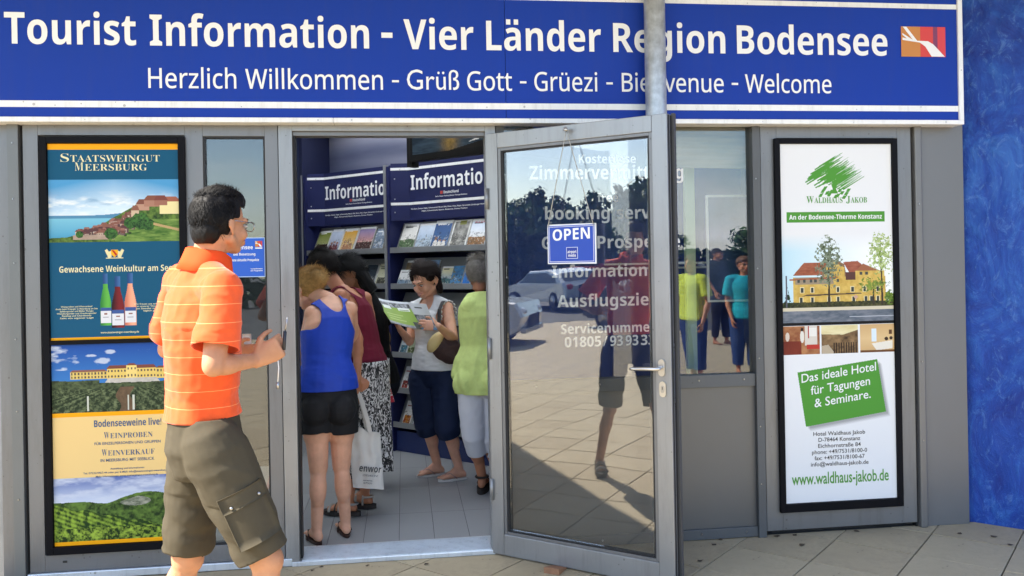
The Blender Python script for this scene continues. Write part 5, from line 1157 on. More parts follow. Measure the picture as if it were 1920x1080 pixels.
def strands(name, fig, n, L, region, flow, m, parent, rx=(.083, .102, .098), cen=(0, -.014, .024), width=.0012, lift=.3, jit=.35, seed=1, clump=0):
    """short ribbons of hair rooted on the scalp, laid along flow and lifted a little; one mesh"""
    R = np.random.RandomState(seed); P_ = R.normal(size=(n*4, 3)); P_ /= np.linalg.norm(P_, axis=1)[:, None]
    P_ = P_[region(P_)][:n]; n = len(P_); base = P_*np.array(rx)+np.array(cen); fl = np.stack(flow(P_), -1) if callable(flow) else np.tile(flow, (n, 1)); fl = fl/np.linalg.norm(fl, axis=1)[:, None]
    fl = fl+R.normal(size=(n, 3))*jit; fl -= P_*(fl*P_).sum(1)[:, None]*.85; fl /= np.linalg.norm(fl, axis=1)[:, None]
    l_ = L*(.6+.7*R.rand(n)); sd = np.cross(fl, P_); sd /= np.linalg.norm(sd, axis=1)[:, None]
    V = []; 
    for j, (a, w) in enumerate(((0, 1), (.4, .9), (.75, .6), (1.0, .12))):
        d = fl*(a*l_)[:, None]+P_*(lift*l_*(a-.45*a*a))[:, None]; p = base+d
        V.append(p-sd*width*w); V.append(p+sd*width*w)
    V = np.stack(V, 1)*fig.hk; V = fig.J['hed']+V[..., 0:1]*fig.hr+V[..., 1:2]*fig.hf+V[..., 2:3]*fig.hu
    F = np.array([[0, 1, 3, 2], [2, 3, 5, 4], [4, 5, 7, 6]])[None]+8*np.arange(n)[:, None, None]
    return skin_mesh(name, V.reshape(-1, 3), F.reshape(-1, 4), m, parent)
def hair_shell(fig, prims, m, parent, keep, amp=.006, seed=3, voxel=.005, f=(45, 45, 14)):
    V, N, F = fuse(prims, voxel, 3); loc = V-fig.J['hed']; V = V+N*((fbm(loc@fig.hr*f[0], loc@fig.hf*f[1], loc@fig.hu*f[2], 4, seed)-.5)*2*amp)[:, None]
    def kp(c): q = c-fig.J['hed']; return keep(q@fig.hr/fig.hk, q@fig.hf/fig.hk, q@fig.hu/fig.hk)
    return skin_mesh('hair', V, F, m, parent, kp, .004)
def face_parts(fig, parent, lip='#a8514a', brow='#2a1a14', smile=True, closed=.6):
    k = fig.hk; ax = (fig.hr, fig.hf, fig.hu); ew = mat('eye_white', (.55, .52, .5), .3); ir = mat('iris_dark', (.03, .018, .012), .2); lm = mat('lip_tone', lin(lip), .4); bmx = mat('brow_tone', lin(brow), .6)
    for g in (-1, 1):
        V, F = prim_ell(fig.Q(g*.030, .086, -.010), (.013*k, .008*k, .0055*k), ax); e = mesh_np('eye', V, F, ew, parent, True)
        V, F = prim_ell(fig.Q(g*.030, .0925, -.011), (.0055*k, .003*k, .0048*k), ax); mesh_np('iris', V, F, ir, e, True)
        pts = [fig.Q(g*(.017+.026*t), .0955-.010*t*t, -.0045+.005*math.sin(t*3.1)) for t in np.linspace(0, 1, 6)]; tube('eyelash', pts, .0016*k, bmx, parent, 6)
        pts = [fig.Q(g*(.014+.034*t), .100-.013*t*t, .010+.007*math.sin(t*2.4)) for t in np.linspace(0, 1, 7)]; tube('eyebrow', pts, .0028*k, bmx, parent, 6, rads=[.0018, .003, .0032, .003, .0026, .002, .001])
    pts = [fig.Q(.024*t, .1035-.014*t*t, -.067+.006*t*t) for t in np.linspace(-1, 1, 9)]; tube('upper_lip', pts, .003*k, lm, parent, 6, rads=[.001, .0024, .003, .0034, .003, .0034, .003, .0024, .001])
    pts = [fig.Q(.021*t, .1035-.012*t*t, -.0765+.009*t*t) for t in np.linspace(-1, 1, 9)]; tube('lower_lip', pts, .0035*k, lm, parent, 6, rads=[.001, .0026, .0038, .0042, .0044, .0042, .0038, .0026, .001])
    if smile: pts = [fig.Q(.020*t, .1042-.012*t*t, -.0712+.007*t*t) for t in np.linspace(-1, 1, 9)]; tube('teeth', pts, .0022*k, mat('tooth_white', (.7, .68, .62), .3), parent, 6, rads=[.0005, .0016, .0022, .0024, .0024, .0024, .0022, .0016, .0005])
def person(label, group=None):
    t = thing('person', label, 'person'); return t

# ================================================================== man in the orange polo shirt, in front of the posters
PA = lambda x, y, d: at_d(x, y, d)
manA = person('man in an orange striped polo shirt and olive cargo shorts walking past the posters')
fA = D3(.9, .45)
JA = dict(pel=PA(384, 838, 3.02), wai=PA(377, 740, 3.02), che=PA(379, 605, 3.0), nek=PA(384, 500, 3.0), hed=PA(414, 417, 3.0),
          shR=PA(418, 544, 2.85), shL=PA(342, 530, 3.14), elR=PA(400, 686, 2.76), wrR=PA(478, 676, 2.93), elL=PA(314, 655, 3.27), wrL=PA(436, 668, 3.33),
          hiR=PA(400, 838, 2.93), hiL=PA(372, 838, 3.11), knR=PA(498, 1052, 2.95), knL=PA(350, 1048, 3.12), anR=PA(512, 1302, 2.92), anL=PA(318, 1236, 3.16))
JA['anR'][2] = .078*.98+.030; A = Fig(JA, fA, hf=D3(.55, .83, -.05), k=.98, hk=.95, wid=.87)
skA = skin_mat('man_skin', '#c08a68')
pr = [A.torso()]+A.shoulders()+A.arm('R', r=.93)+A.arm('L', r=.93)+A.leg('R')+A.leg('L')+A.head()+A.foot('R', fA)+A.foot('L', fA, .25)
pr += hand(JA['wrR'], D3(.80, .25, .45), D3(-.4, .9, -.1), D3(-.1, .3, .9), (.75, .85, .95, 1.0), 1.05, .9)
pr += hand(JA['wrL'], D3(.95, -.1, .12), D3(-.2, -.9, -.2), D3(0, .2, .9), (.55, .6, .6, .6), 1.05, .7)
V, N, F = fuse(pr, .0055, 4); V = tuck(V, N, (V[:, 2] > .60) & (V[:, 2] < 1.20) & ~arms_mask(V, JA, .08), .022); skin_mesh('body', V, F, skA, manA)
def polo_mat():
    m = mat('orange_polo', lin('#ee5a26'), .8, spec=.25, noise=(40, .06, 3), bump=(350, .25, .001), sheen=.2); nt = m.node_tree; b = nt.nodes['Principled BSDF']
    src = b.inputs['Base Color'].links[0].from_socket
    t = nt.nodes.new('ShaderNodeTexCoord'); sp = nt.nodes.new('ShaderNodeSeparateXYZ'); nt.links.new(t.outputs['Object'], sp.inputs[0])
    n = nt.nodes.new('ShaderNodeTexNoise'); n.inputs['Scale'].default_value = 3; nt.links.new(t.outputs['Object'], n.inputs['Vector'])
    a0 = nt.nodes.new('ShaderNodeMath'); a0.operation = 'MULTIPLY_ADD'; a0.inputs[1].default_value = .012; nt.links.new(n.outputs['Fac'], a0.inputs[0]); nt.links.new(sp.outputs['Z'], a0.inputs[2])
    a1 = nt.nodes.new('ShaderNodeMath'); a1.operation = 'MULTIPLY'; a1.inputs[1].default_value = 1/.060; nt.links.new(a0.outputs[0], a1.inputs[0])
    a2 = nt.nodes.new('ShaderNodeMath'); a2.operation = 'FRACT'; nt.links.new(a1.outputs[0], a2.inputs[0])
    a3 = nt.nodes.new('ShaderNodeMath'); a3.operation = 'LESS_THAN'; a3.inputs[1].default_value = .034; nt.links.new(a2.outputs[0], a3.inputs[0])
    mx_ = nt.nodes.new('ShaderNodeMixRGB'); mx_.inputs['Color2'].default_value = (*lin('#ff9a60'), 1); nt.links.new(a3.outputs[0], mx_.inputs['Fac']); nt.links.new(src, mx_.inputs['Color1']); nt.links.new(mx_.outputs[0], b.inputs['Base Color']); return m
polo = polo_mat()
def sleeve(fig, c, t1, g, flare=.012):
    sh, el = fig.J['sh'+c], fig.J['el'+c]; k = fig.k; d = nrm(el-sh); ax = _axes(d); e = sh+(el-sh)*t1
    return [prim_loft([(sh-d*.02, ax[0], ax[1], .055*k+g, .055*k+g), (sh*.6+e*.4, ax[0], ax[1], .060*k+g, .060*k+g), (e, ax[0], ax[1], .056*k+g+flare, .056*k+g+flare), (e+d*.025, ax[0], ax[1], .056*k+g+flare, .056*k+g+flare)])]
hemz = 1.030
pr = [A.torso(.018, flare=.016)]+A.shoulders(.014)+sleeve(A, 'R', .76, .008)+sleeve(A, 'L', .76, .008)
V, N, F = fuse(pr, .006, 5)
V = folds(V, N, .0095, (9, 9, 10), 4); V = V+N*(.004*np.sin((V@_r0)*38+V[:, 2]*9))[:, None]*((V[:, 2] < 1.35)[:, None])
dR = nrm(JA['elR']-JA['shR']); dL = nrm(JA['elL']-JA['shL']); eR = JA['shR']+(JA['elR']-JA['shR'])*.78; eL = JA['shL']+(JA['elL']-JA['shL'])*.78
def kpA(c):
    inR = (np.linalg.norm(np.cross(c-JA['shR'], dR), axis=1) < .095) & ((c-eR)@dR > 0) & (c[:, 2] > 1.2); inL = (np.linalg.norm(np.cross(c-JA['shL'], dL), axis=1) < .095) & ((c-eL)@dL > 0) & (c[:, 2] > 1.2)
    inR &= ((c-JA['che'])@A.rs > .13); inL &= ((c-JA['che'])@A.rs < -.13)
    nk = (np.linalg.norm(c-(JA['nek']+UPZ*.035), axis=1) < .072)
    return ~inR & ~inL & (c[:, 2] > hemz-.008*np.sin(c[:, 0]*14)) & ~nk
skin_mesh('polo_shirt', V, F, polo, manA, kpA, .0035, 8)
# collar: a folded band round the neck
def collar(fig, m, parent, r0=.066, r1=.086, hgt=.052, tilt=.02, open_=.35):
    base = fig.J['nek']+UPZ*.012; ax = nrm(fig.J['hed']-fig.J['nek']+UPZ*.3); r = nrm(np.cross(fig.fs, ax)); f = nrm(np.cross(ax, r)); V = []; F = []; n = 40
    for j, (rr, h) in enumerate(((r0, -.01), (r0-.002, hgt*.6), (r0+.003, hgt), (r0+.010, hgt*.9), (r1, hgt*.1), (r1+.012, -hgt*.55))):
        for i in range(n+1):
            a = math.pi/2+open_*.5+(2*math.pi-open_)*i/n; wv = .003*math.sin(a*5+j); dip = .03*max(0, math.sin(a))**2
            V.append(base+r*((rr+wv)*math.cos(a))+f*((rr+wv)*1.0*math.sin(a)+.010)+ax*(h-dip))
    for j in range(5):
        for i in range(n): q = j*(n+1)+i; F.append((q, q+1, q+n+2, q+n+1))
    o = mesh_np('collar', V, F, m, parent, True); md = o.modifiers.new('t', 'SOLIDIFY'); md.thickness = .0025; return o
pcol = mat('orange_collar', lin('#e9501f'), .8, spec=.2, bump=(300, .3, .001)); A.fs = nrm(np.cross(UPZ, A.rs)); collar(A, pcol, manA)
# cargo shorts
olive = mat('olive_cotton', lin('#4c4537'), .85, spec=.2, noise=(14, .10, 5), bump=(260, .3, .0012))
def trouser_leg(fig, c, e, r0, r1, ext=.0):
    hi, kn = fig.J['hi'+c], fig.J['kn'+c]; d = nrm(kn-hi); ax = lax(fig, d); end = hi+(kn-hi)*e
    return prim_loft([(hi-d*.10, ax[0], ax[1], r0*.55, r0*.55), (hi-d*.05, ax[0], ax[1], r0*.85, r0*.85), (hi+d*.02, ax[0], ax[1], r0, r0), (hi*.7+end*.3, ax[0], ax[1], r0*1.0, r0*1.0), (hi*.3+end*.7, ax[0], ax[1], (r0*.35+r1*.65), (r0*.35+r1*.65)), (end, ax[0], ax[1], r1, r1), (end+d*.03, ax[0], ax[1], r1, r1)])
pr = [prim_loft([(JA['pel']-UPZ*.10, A.r, A.f, .11, .10), (JA['pel'], A.r, A.f, .165, .130), (JA['pel']+UPZ*.08, A.r, A.f, .152, .120), (JA['pel']+UPZ*.17+_r0*-.005, A.r, A.f, .142, .112)]), trouser_leg(A, 'R', .92, .108, .088), trouser_leg(A, 'L', .90, .100, .090)]+[]
V, N, F = fuse(pr, .0065, 5); V = folds(V, N, .008, (7, 7, 10), 11); V = V+N*(.004*np.sin(V[:, 2]*55+(V@_r0)*30+3*fbm(V[:, 0]*6, V[:, 1]*6, V[:, 2]*6)))[:, None]*((V[:, 2] < .75)[:, None])
dKR = nrm(JA['knR']-JA['hiR']); dKL = nrm(JA['knL']-JA['hiL']); qR = JA['hiR']+(JA['knR']-JA['hiR'])*.93; qL = JA['hiL']+(JA['knL']-JA['hiL'])*.91
def kpS(c):
    nr = np.linalg.norm(c-JA['knR'], axis=1) < np.linalg.norm(c-JA['knL'], axis=1)
    return ~(nr & ((c-qR)@dKR > 0)) & ~(~nr & ((c-qL)@dKL > 0)) & (c[:, 2] < JA['pel'][2]+.118)
shorts = skin_mesh('cargo_shorts', V, F, olive, manA, kpS, .003, 8)
# thigh pocket and back pocket flaps, belt loops
def patch_on(name, c, u, v, w, h, th, m, parent, nrm_, curve=.0):
    c = A_(c); u = nrm(u); v = nrm(v); n_ = nrm(nrm_); V = []; F = []; K = 7
    for lay in (0, 1):
        for j in range(K):
            for i in range(K):
                a = (i/(K-1)-.5); b = (j/(K-1)-.5); V.append(c+u*a*w+v*b*h+n_*(th*lay-curve*(a*a*4)+.0015*math.sin(9*a+7*b)))
    for j in range(K-1):
        for i in range(K-1):
            q = j*K+i; F.append((q, q+1, q+K+1, q+K)); q += K*K; F.append((q, q+K, q+K+1, q+1))
    rim = [i for i in range(K)]+[K-1+K*j for j in range(1, K)]+[K*K-1-i for i in range(1, K)]+[K*(K-1-j) for j in range(1, K-1)]
    for a, b in zip(rim, rim[1:]+rim[:1]): F.append((a, b, b+K*K, a+K*K))
    return mesh_np(name, V, F, m, parent, True)
tc_ = JA['hiR']*.40+JA['knR']*.60; outw = nrm(A.r*.9+fA*.15); outw = nrm(outw-dKR*(outw@dKR)); side = nrm(np.cross(dKR, outw))
pk = patch_on('cargo_pocket', tc_+outw*.098+side*-.0, side, dKR, .150, .175, .012, olive, shorts, outw, .028); patch_on('pocket_flap', tc_+outw*.108-dKR*.075, side, dKR, .158, .055, .008, olive, shorts, outw, .030)
for q in (-.05, .05): V, F = prim_ell(tc_+outw*(.104)+side*q-dKR*.062, (.006,)*3); mesh_np('snap_button', V, F, steel, pk, True)
seam_m = mat('olive_seam', lin('#3a3429'), .9)
for c, off_ in (('R', .1015), ('L', .0)):
    if c == 'R':
        sp_ = [JA['hiR']+dKR*t*np.linalg.norm(JA['knR']-JA['hiR'])+outw*(.106-.018*t) for t in (.02, .12, .24, .34)]; tube('side_seam', sp_, .0022, seam_m, shorts, 5)
# short dark hair
hmA = hair_mat('man_hair', '#0c0807')
prh = [prim_ell(A.Q(0, -.014, .028), (.0840, .1040, .0985), (A.hr, A.hf, A.hu), 24, 14), prim_ell(A.Q(0, .030, .080), (.060, .062, .050), (A.hr, A.hf, A.hu)), prim_ell(A.Q(0, -.065, -.035), (.062, .046, .060), (A.hr, A.hf, A.hu))]
hair_shell(A, prh, hmA, manA, lambda x, y, z: (z > .058+.2*(y > .055)*0) & (y < .108) & (z > .03+(y-.02)*.45) | ((y < -.012) & (z > -.085)) | ((y < .022) & (z > .012)) , .005, 6)
regA = lambda p: (p[:, 1] < .15) & (p[:, 2] > -.82) & ~((p[:, 1] > -.12) & (p[:, 2] < .05)) | (p[:, 2] > .55)
strands('hair_strands', A, 9000, .024, regA, lambda p: (p[:, 0]*.3, -.35+.9*(p[:, 2] > .6), np.where(p[:, 2] > .5, .9, -.9)), hmA, manA, (.083, .104, .099), (0, -.014, .030), .0010, .30, .30, 5)
# glasses
gl_m = mat('glasses_metal', (.55, .55, .56), .25, 1); gls = thing('glasses', 'thin metal framed glasses worn by the man in orange', 'glasses')
for g in (-1, 1):
    tube('temple', [A.Q(g*.074, -.01, .000), A.Q(g*.076, .01, .004), A.Q(g*.072, .07, .002), A.Q(g*.062, .104, .000)], .0016, gl_m, gls, 6)
    pts = [A.Q(g*(.036+.026*math.cos(a)), .110-.006*abs(math.cos(a)), -.010+.018*math.sin(a)) for a in np.linspace(0, 2*math.pi, 19)[:-1]]; tube('rim', pts, .0015, gl_m, gls, 6, closed=True)
    mesh_np('lens', pts, [tuple(range(18))], glass_plain, gls)
tube('bridge', [A.Q(-.010, .110, -.004), A.Q(0, .117, -.001), A.Q(.010, .110, -.004)], .0015, gl_m, gls, 6)
face_parts(A, manA, smile=False)
# what he holds: a small key tool in the near hand, a cord with a tag in the other
hd = JA['wrR']+D3(.80, .25, .45)*.11
tool = thing('key_tool', 'small dark handled tool with a bright tip held up by the man in orange', 'tool')
tube('grip', [hd+D3(0, 0, 1)*-.02, hd+D3(.12, 0, 1)*.045], .0062, mat('dark_plastic', (.02, .022, .03), .35), tool, 10); tube('blade', [hd+D3(.12, 0, 1)*.045, hd+D3(.16, 0, 1)*.095], .0025, steel, tool, 8)
cordt = thing('key_string', 'thin cord with a small metal tag hanging from the hand of the man in orange', 'cord')
h2 = JA['wrR']+D3(.80, .25, .45)*.085-UPZ*.02; tube('cord', [h2, h2-UPZ*.05+_r0*.004, h2-UPZ*.10], .0018, white_vinyl, cordt, 6); tube('tag', [h2-UPZ*.10, h2-UPZ*.122], .005, steel, cordt, 8)
card = thing('paper_slip', 'small pale slip of paper held low by the man in orange', 'paper'); pc = JA['wrL']+D3(.95, -.1, .12)*.06
patch_on('slip', pc+UPZ*.045, _r0, UPZ, .035, .07, .002, paper, card, -_fw)
# ================================================================== people in the doorway and by the shelves
def cap_arm_hand(J, c, d, pn, th, curl, k): return hand(J['wr'+c], d, pn, th, curl, k)
cotton = lambda n, c, **k: mat(n, lin(c), .85, spec=.2, noise=(30, .06, 3), bump=(280, .25, .001), **k)
def plant(J, k, t):
    for c in 'LR': J['an'+c][2] = .078*.92*k+t
# ---- woman in the blue tank top, seen from behind on the threshold
wB = person('woman in a blue tank top and short black shorts, seen from behind in doorway')
fB = D3(-.28, .96)
JB = dict(pel=PA(614, 752, 4.84), wai=PA(612, 678, 4.87), che=PA(616, 615, 4.95), nek=PA(617, 562, 5.06), hed=PA(577, 541, 5.16),
          shR=PA(656, 580, 5.05), shL=PA(585, 588, 4.94), elR=PA(664, 655, 5.25), wrR=PA(640, 690, 5.42), elL=PA(566, 668, 5.03), wrL=PA(556, 722, 5.22),
          hiR=PA(640, 752, 4.86), hiL=PA(591, 752, 4.82), knR=PA(640, 873, 4.88), knL=PA(597, 878, 4.79), anR=PA(648, 989, 4.90), anL=PA(594, 995, 4.77))
plant(JB, .97, .016); Bf = Fig(JB, fB, hf=D3(-.80, .52, -.35), hu=D3(-.25, .1, .95), k=.97, fem=True, hk=1.0, wid=1.03)
Bf.fs = nrm(np.cross(UPZ, Bf.rs)); skB = skin_mat('fair_skin', '#d9a386')
pr = [Bf.torso()]+Bf.bust()+Bf.glutes()+Bf.shoulders()+Bf.arm('R')+Bf.arm('L')+Bf.leg('R')+Bf.leg('L')+Bf.head()+Bf.foot('R', D3(-.35, .94))+Bf.foot('L', D3(-.5, .86))
pr += hand(JB['wrR'], D3(-.6, .8, .1), D3(-.5, -.1, -.9), D3(-.5, 0, .8), (.7, .7, .8, .8), .92)+hand(JB['wrL'], D3(-.2, .7, -.6), D3(.6, .3, 0), D3(.2, .6, .6), (.6, .6, .7, .7), .92)
V, N, F = fuse(pr, .006, 4); zt_ = JB['pel'][2]
V = tuck(V, N, (V[:, 2] < 1.12) & (V[:, 2] > zt_-.10) & ~arms_mask(V, JB), .014)
skin_mesh('body', V, F, skB, wB)
def tank_top(fig, parent, m, scoop, scoop_r, hem, g=.010, arm_r=.082, seed=2, amp=.004, belly=0.0, name='tank_top', flare=.0, extra=None, scoop2=None, hip=1.0, arm_in=.012, t1=3.0):
    """torso surface opened at the neck and round both arms; hem at height"""
    J = fig.J; pr = [fig.torso(g, flare=flare, hip=hip)]+fig.bust(g)+fig.glutes(g*.8)+fig.shoulders(g*.7)
    V, N, F = fuse(pr, .006, 5); w = np.clip((J['che'][2]-V[:, 2])*6+.3, .1, 1.6); V = folds(V, N, amp, (8, 8, 17), seed, w)
    def kp(c):
        k = (c[:, 2] > hem)
        for q in 'LR': 
            s_ = 1 if q == 'R' else -1; cen = J['sh'+q]+fig.rs*(s_*arm_in)-UPZ*.045
            k &= (((c-cen)@fig.rs/arm_r)**2+((c-cen)@fig.fs/.14)**2+((c-cen)[:, 2]/.105)**2 > 1)
        k &= (((c-scoop)@fig.rs/scoop_r[0])**2+((c-scoop)@fig.fs/scoop_r[1])**2+((c-scoop)[:, 2]/scoop_r[2])**2 > 1)
        if scoop2 is not None: k &= (((c-scoop2)@fig.rs/scoop_r[0])**2+((c-scoop2)@fig.fs/scoop_r[1])**2+((c-scoop2)[:, 2]/scoop_r[2])**2 > 1)
        if extra is not None: k &= extra(c)
        return k
    return skin_mesh(name, V, F, m, parent, kp, .003, 10)
blue_c = mat('blue_stretch', lin('#1c3fae'), .6, spec=.3, noise=(20, .05, 3), bump=(200, .2, .001))
tank_top(Bf, wB, blue_c, JB['nek']-UPZ*.030-fB*.03, (.066, .16, .115), JB['pel'][2]+.070, g=.014, seed=4, amp=.0055)
box_l = thing  # keep name short
p_ = JB['nek']-UPZ*.165-Bf.fs*.125+Bf.rs*.0; lbl = patch_on('top_label', p_+Bf.rs*.02, Bf.rs, UPZ, .014, .006, .002, white_vinyl, wB, -Bf.fs)
blk = mat('black_shorts_cloth', (.014, .014, .016), .75, spec=.2, bump=(220, .3, .001))
def short_legs(fig, name, parent, m, e, r0, r1, top, seed, amp=.005, g=.012, t_h=1.0, solid=.003, ext=0.0, mid=None):
    J = fig.J; pr = [fig.torso(g, 0, .9)]+fig.glutes(g); cut = {}
    for c in 'LR':
        hi, kn, an = J['hi'+c], J['kn'+c], J['an'+c]; d = nrm(kn-hi); ax = lax(fig, d)
        if e <= 1:
            end = hi+(kn-hi)*e; pr.append(prim_loft([(hi-d*.08, ax[0], ax[1], r0*.6, r0*.6), (hi-d*.03, ax[0], ax[1], r0*.92, r0*.92), (hi+d*.02, ax[0], ax[1], r0, r0), (hi*.6+end*.4, ax[0], ax[1], (r0*.6+r1*.4),)*1+((r0*.6+r1*.4),), (end, ax[0], ax[1], r1, r1), (end+d*.03, ax[0], ax[1], r1, r1)])); cut[c] = (end, d)
        else:
            d2 = nrm(an-kn); end = kn+(an-kn)*(e-1); rm = mid or (r0+r1)/2; ax2 = lax(fig, d2)
            pr.append(prim_loft([(hi-d*.08, ax[0], ax[1], r0*.6, r0*.6), (hi-d*.03, ax[0], ax[1], r0*.92, r0*.92), (hi+d*.02, ax[0], ax[1], r0, r0), (hi*.5+kn*.5, ax[0], ax[1], (r0+rm)/2, (r0+rm)/2), (kn, ax2[0], ax2[1], rm, rm), (end, ax2[0], ax2[1], r1, r1), (end+d2*.03, ax2[0], ax2[1], r1, r1)])); cut[c] = (end, d2)
    V, N, F = fuse(pr, .006, 4); V = folds(V, N, amp, (9, 9, 12), seed)
    def kp(c):
        nr = np.linalg.norm(c-cut['R'][0], axis=1) < np.linalg.norm(c-cut['L'][0], axis=1)
        return ~(nr & ((c-cut['R'][0])@cut['R'][1] > 0)) & ~(~nr & ((c-cut['L'][0])@cut['L'][1] > 0)) & (c[:, 2] < top)
    return skin_mesh(name, V, F, m, parent, kp, solid, 8)
sh_b = short_legs(Bf, 'shorts', wB, blk, .47, .100, .096, JB['pel'][2]+.095, 8, g=.004, amp=.003)
blond = hair_mat('blond_hair', '#b8925a')
prh = [prim_ell(Bf.Q(0, -.014, .024), (.084, .104, .099), (Bf.hr, Bf.hf, Bf.hu), 22, 12), prim_ell(Bf.Q(.0, -.112, .040), (.042, .038, .042), (Bf.hr, Bf.hf, Bf.hu))]
hair_shell(Bf, prh, blond, wB, lambda x, y, z: (z > .03+(y-.02)*.5) | ((y < .0) & (z > -.07)), .007, 9)
regH = lambda p: ~((p[:, 1] > .05) & (p[:, 2] < .25)) & (p[:, 2] > -.7)
strands('hair_strands', Bf, 3500, .05, regH, lambda p: (p[:, 0]*-.2, -np.ones(len(p)), np.full(len(p), .35)), blond, wB, (.084, .104, .099), (0, -.014, .024), .0010, .08, .25, 8)
strands('bun_strands', Bf, 2200, .05, lambda p: p[:, 2] > -2, lambda p: (-p[:, 2], p[:, 1]*0, p[:, 0]), blond, wB, (.043, .039, .043), (.0, -.112, .040), .0010, .12, .3, 9)
strands('loose_strands', Bf, 40, .05, lambda p: p[:, 1] < .2, lambda p: (p[:, 0]*1.0, -np.ones(len(p)), np.full(len(p), .5)), blond, wB, (.08, .10, .095), (.0, -.04, .03), .0008, .9, .6, 10)
def flipflop(fig, c, fd, sole_m, strap_m, parent, pitch=0.0):
    an = fig.J['an'+c]; fd = nrm(fd); rr = nrm(np.cross(fd, UPZ)); k = fig.k*.92; b = A_([an[0], an[1], an[2]-.078*k]); V = []; F = []; n = 28
    s_ = bpy.data.objects.new('sandal', None)
    pts = []
    for i in range(n):
        a = 2*math.pi*i/n; x = math.cos(a); y = math.sin(a); w = .044 if x > 0 else .034; pts.append((.055+x*.128, y*w*(1-.12*x*x)))
    V = [b+fd*x*k+rr*y*k+UPZ*.002 for x, y in pts]+[b+fd*x*k+rr*y*k-UPZ*.014 for x, y in pts]; F = [tuple(range(n)), tuple(range(2*n-1, n-1, -1))]+[(i, n+i, n+(i+1) % n, (i+1) % n) for i in range(n)]
    bsl = mesh_np('sandal', V, F, sole_m, parent)
    for q in (-1, 1): tube('strap', [b+fd*.135*k+UPZ*.004, b+fd*.125*k+UPZ*.030, b+fd*.085*k+rr*q*.030*k+UPZ*.044, b+fd*.03*k+rr*q*.042*k+UPZ*.004], .0042, strap_m, bsl, 6)
    return bsl
brown_l = mat('brown_leather', lin('#3a241c'), .55); flipflop(Bf, 'R', D3(-.35, .94), brown_l, brown_l, wB); flipflop(Bf, 'L', D3(-.5, .86), brown_l, brown_l, wB)

# ---- woman in the burgundy top and patterned skirt, carrying the cloth bag
wC = person('woman in a burgundy top and black and white skirt behind the blue tank top')
fC = D3(-.8, .6)
JC = dict(pel=PA(682, 705, 5.36), wai=PA(676, 648, 5.38), che=PA(660, 590, 5.40), nek=PA(636, 541, 5.44), hed=PA(604, 503, 5.47),
          shR=PA(684, 560, 5.56), shL=PA(638, 556, 5.26), elR=PA(700, 625, 5.60), wrR=PA(682, 668, 5.75), elL=PA(671, 636, 5.20), wrL=PA(670, 712, 5.14),
          hiR=PA(694, 705, 5.45), hiL=PA(672, 705, 5.27), knR=PA(692, 820, 5.42), knL=PA(664, 826, 5.26), anR=PA(684, 938, 5.44), anL=PA(654, 942, 5.28))
plant(JC, .98, .028); Cf = Fig(JC, fC, hf=D3(-.85, .45, -.45), hu=D3(-.45, .2, .85), k=.98, fem=True, hk=1.0, wid=1.06); Cf.fs = nrm(np.cross(UPZ, Cf.rs)); skC = skin_mat('tan_skin', '#b87c5c')
pr = [Cf.torso()]+Cf.bust()+Cf.glutes()+Cf.shoulders()+Cf.arm('R')+Cf.arm('L')+Cf.leg('R')+Cf.leg('L')+Cf.head()+Cf.foot('R', D3(-.96, .25))+Cf.foot('L', D3(-.96, .25))
pr += hand(JC['wrL'], D3(-.06, -.02, -1), D3(-.9, .4, 0), D3(-.5, .8, 0), (1.15, 1.2, 1.2, 1.2), .95, .9)+hand(JC['wrR'], D3(-.7, .5, -.3), D3(-.4, 0, -.9), D3(-.4, .5, .6), (.5,)*4, .95)
V, N, F = fuse(pr, .006, 4); V = tuck(V, N, (V[:, 2] < 1.25) & (V[:, 2] > .35) & ~arms_mask(V, JC), .012)
skin_mesh('body', V, F, skC, wC)
tank_top(Cf, wC, cotton('burgundy_cotton', '#6a1c30'), JC['nek']-UPZ*.02-Cf.fs*.03, (.075, .15, .10), JC['pel'][2]+.05, g=.013, seed=14, amp=.005, arm_r=.09, arm_in=.0)
def pattern_mat():
    m = bpy.data.materials.new('patterned_cloth'); m.use_nodes = True; nt = m.node_tree; b = nt.nodes['Principled BSDF']; b.inputs['Roughness'].default_value = .8
    t = nt.nodes.new('ShaderNodeTexCoord'); mp_ = nt.nodes.new('ShaderNodeMapping'); mp_.inputs['Scale'].default_value = (1, 1, .55); mp_.inputs['Rotation'].default_value = (.3, .5, .2); n = nt.nodes.new('ShaderNodeTexNoise'); n.inputs['Scale'].default_value = 42; n.inputs['Detail'].default_value = 1.5; n.inputs['Distortion'].default_value = 2.5
    r = nt.nodes.new('ShaderNodeValToRGB'); r.color_ramp.interpolation = 'CONSTANT'; e = r.color_ramp.elements; e[0].position = 0; e[0].color = (.01, .01, .01, 1); e[1].position = .53; e[1].color = (.62, .60, .58, 1); k = e.new(.46); k.color = (.12, .11, .11, 1); 
    nt.links.new(t.outputs['Object'], mp_.inputs[0]); nt.links.new(mp_.outputs[0], n.inputs['Vector']); nt.links.new(n.outputs['Fac'], r.inputs[0]); nt.links.new(r.outputs[0], b.inputs['Base Color']); return m
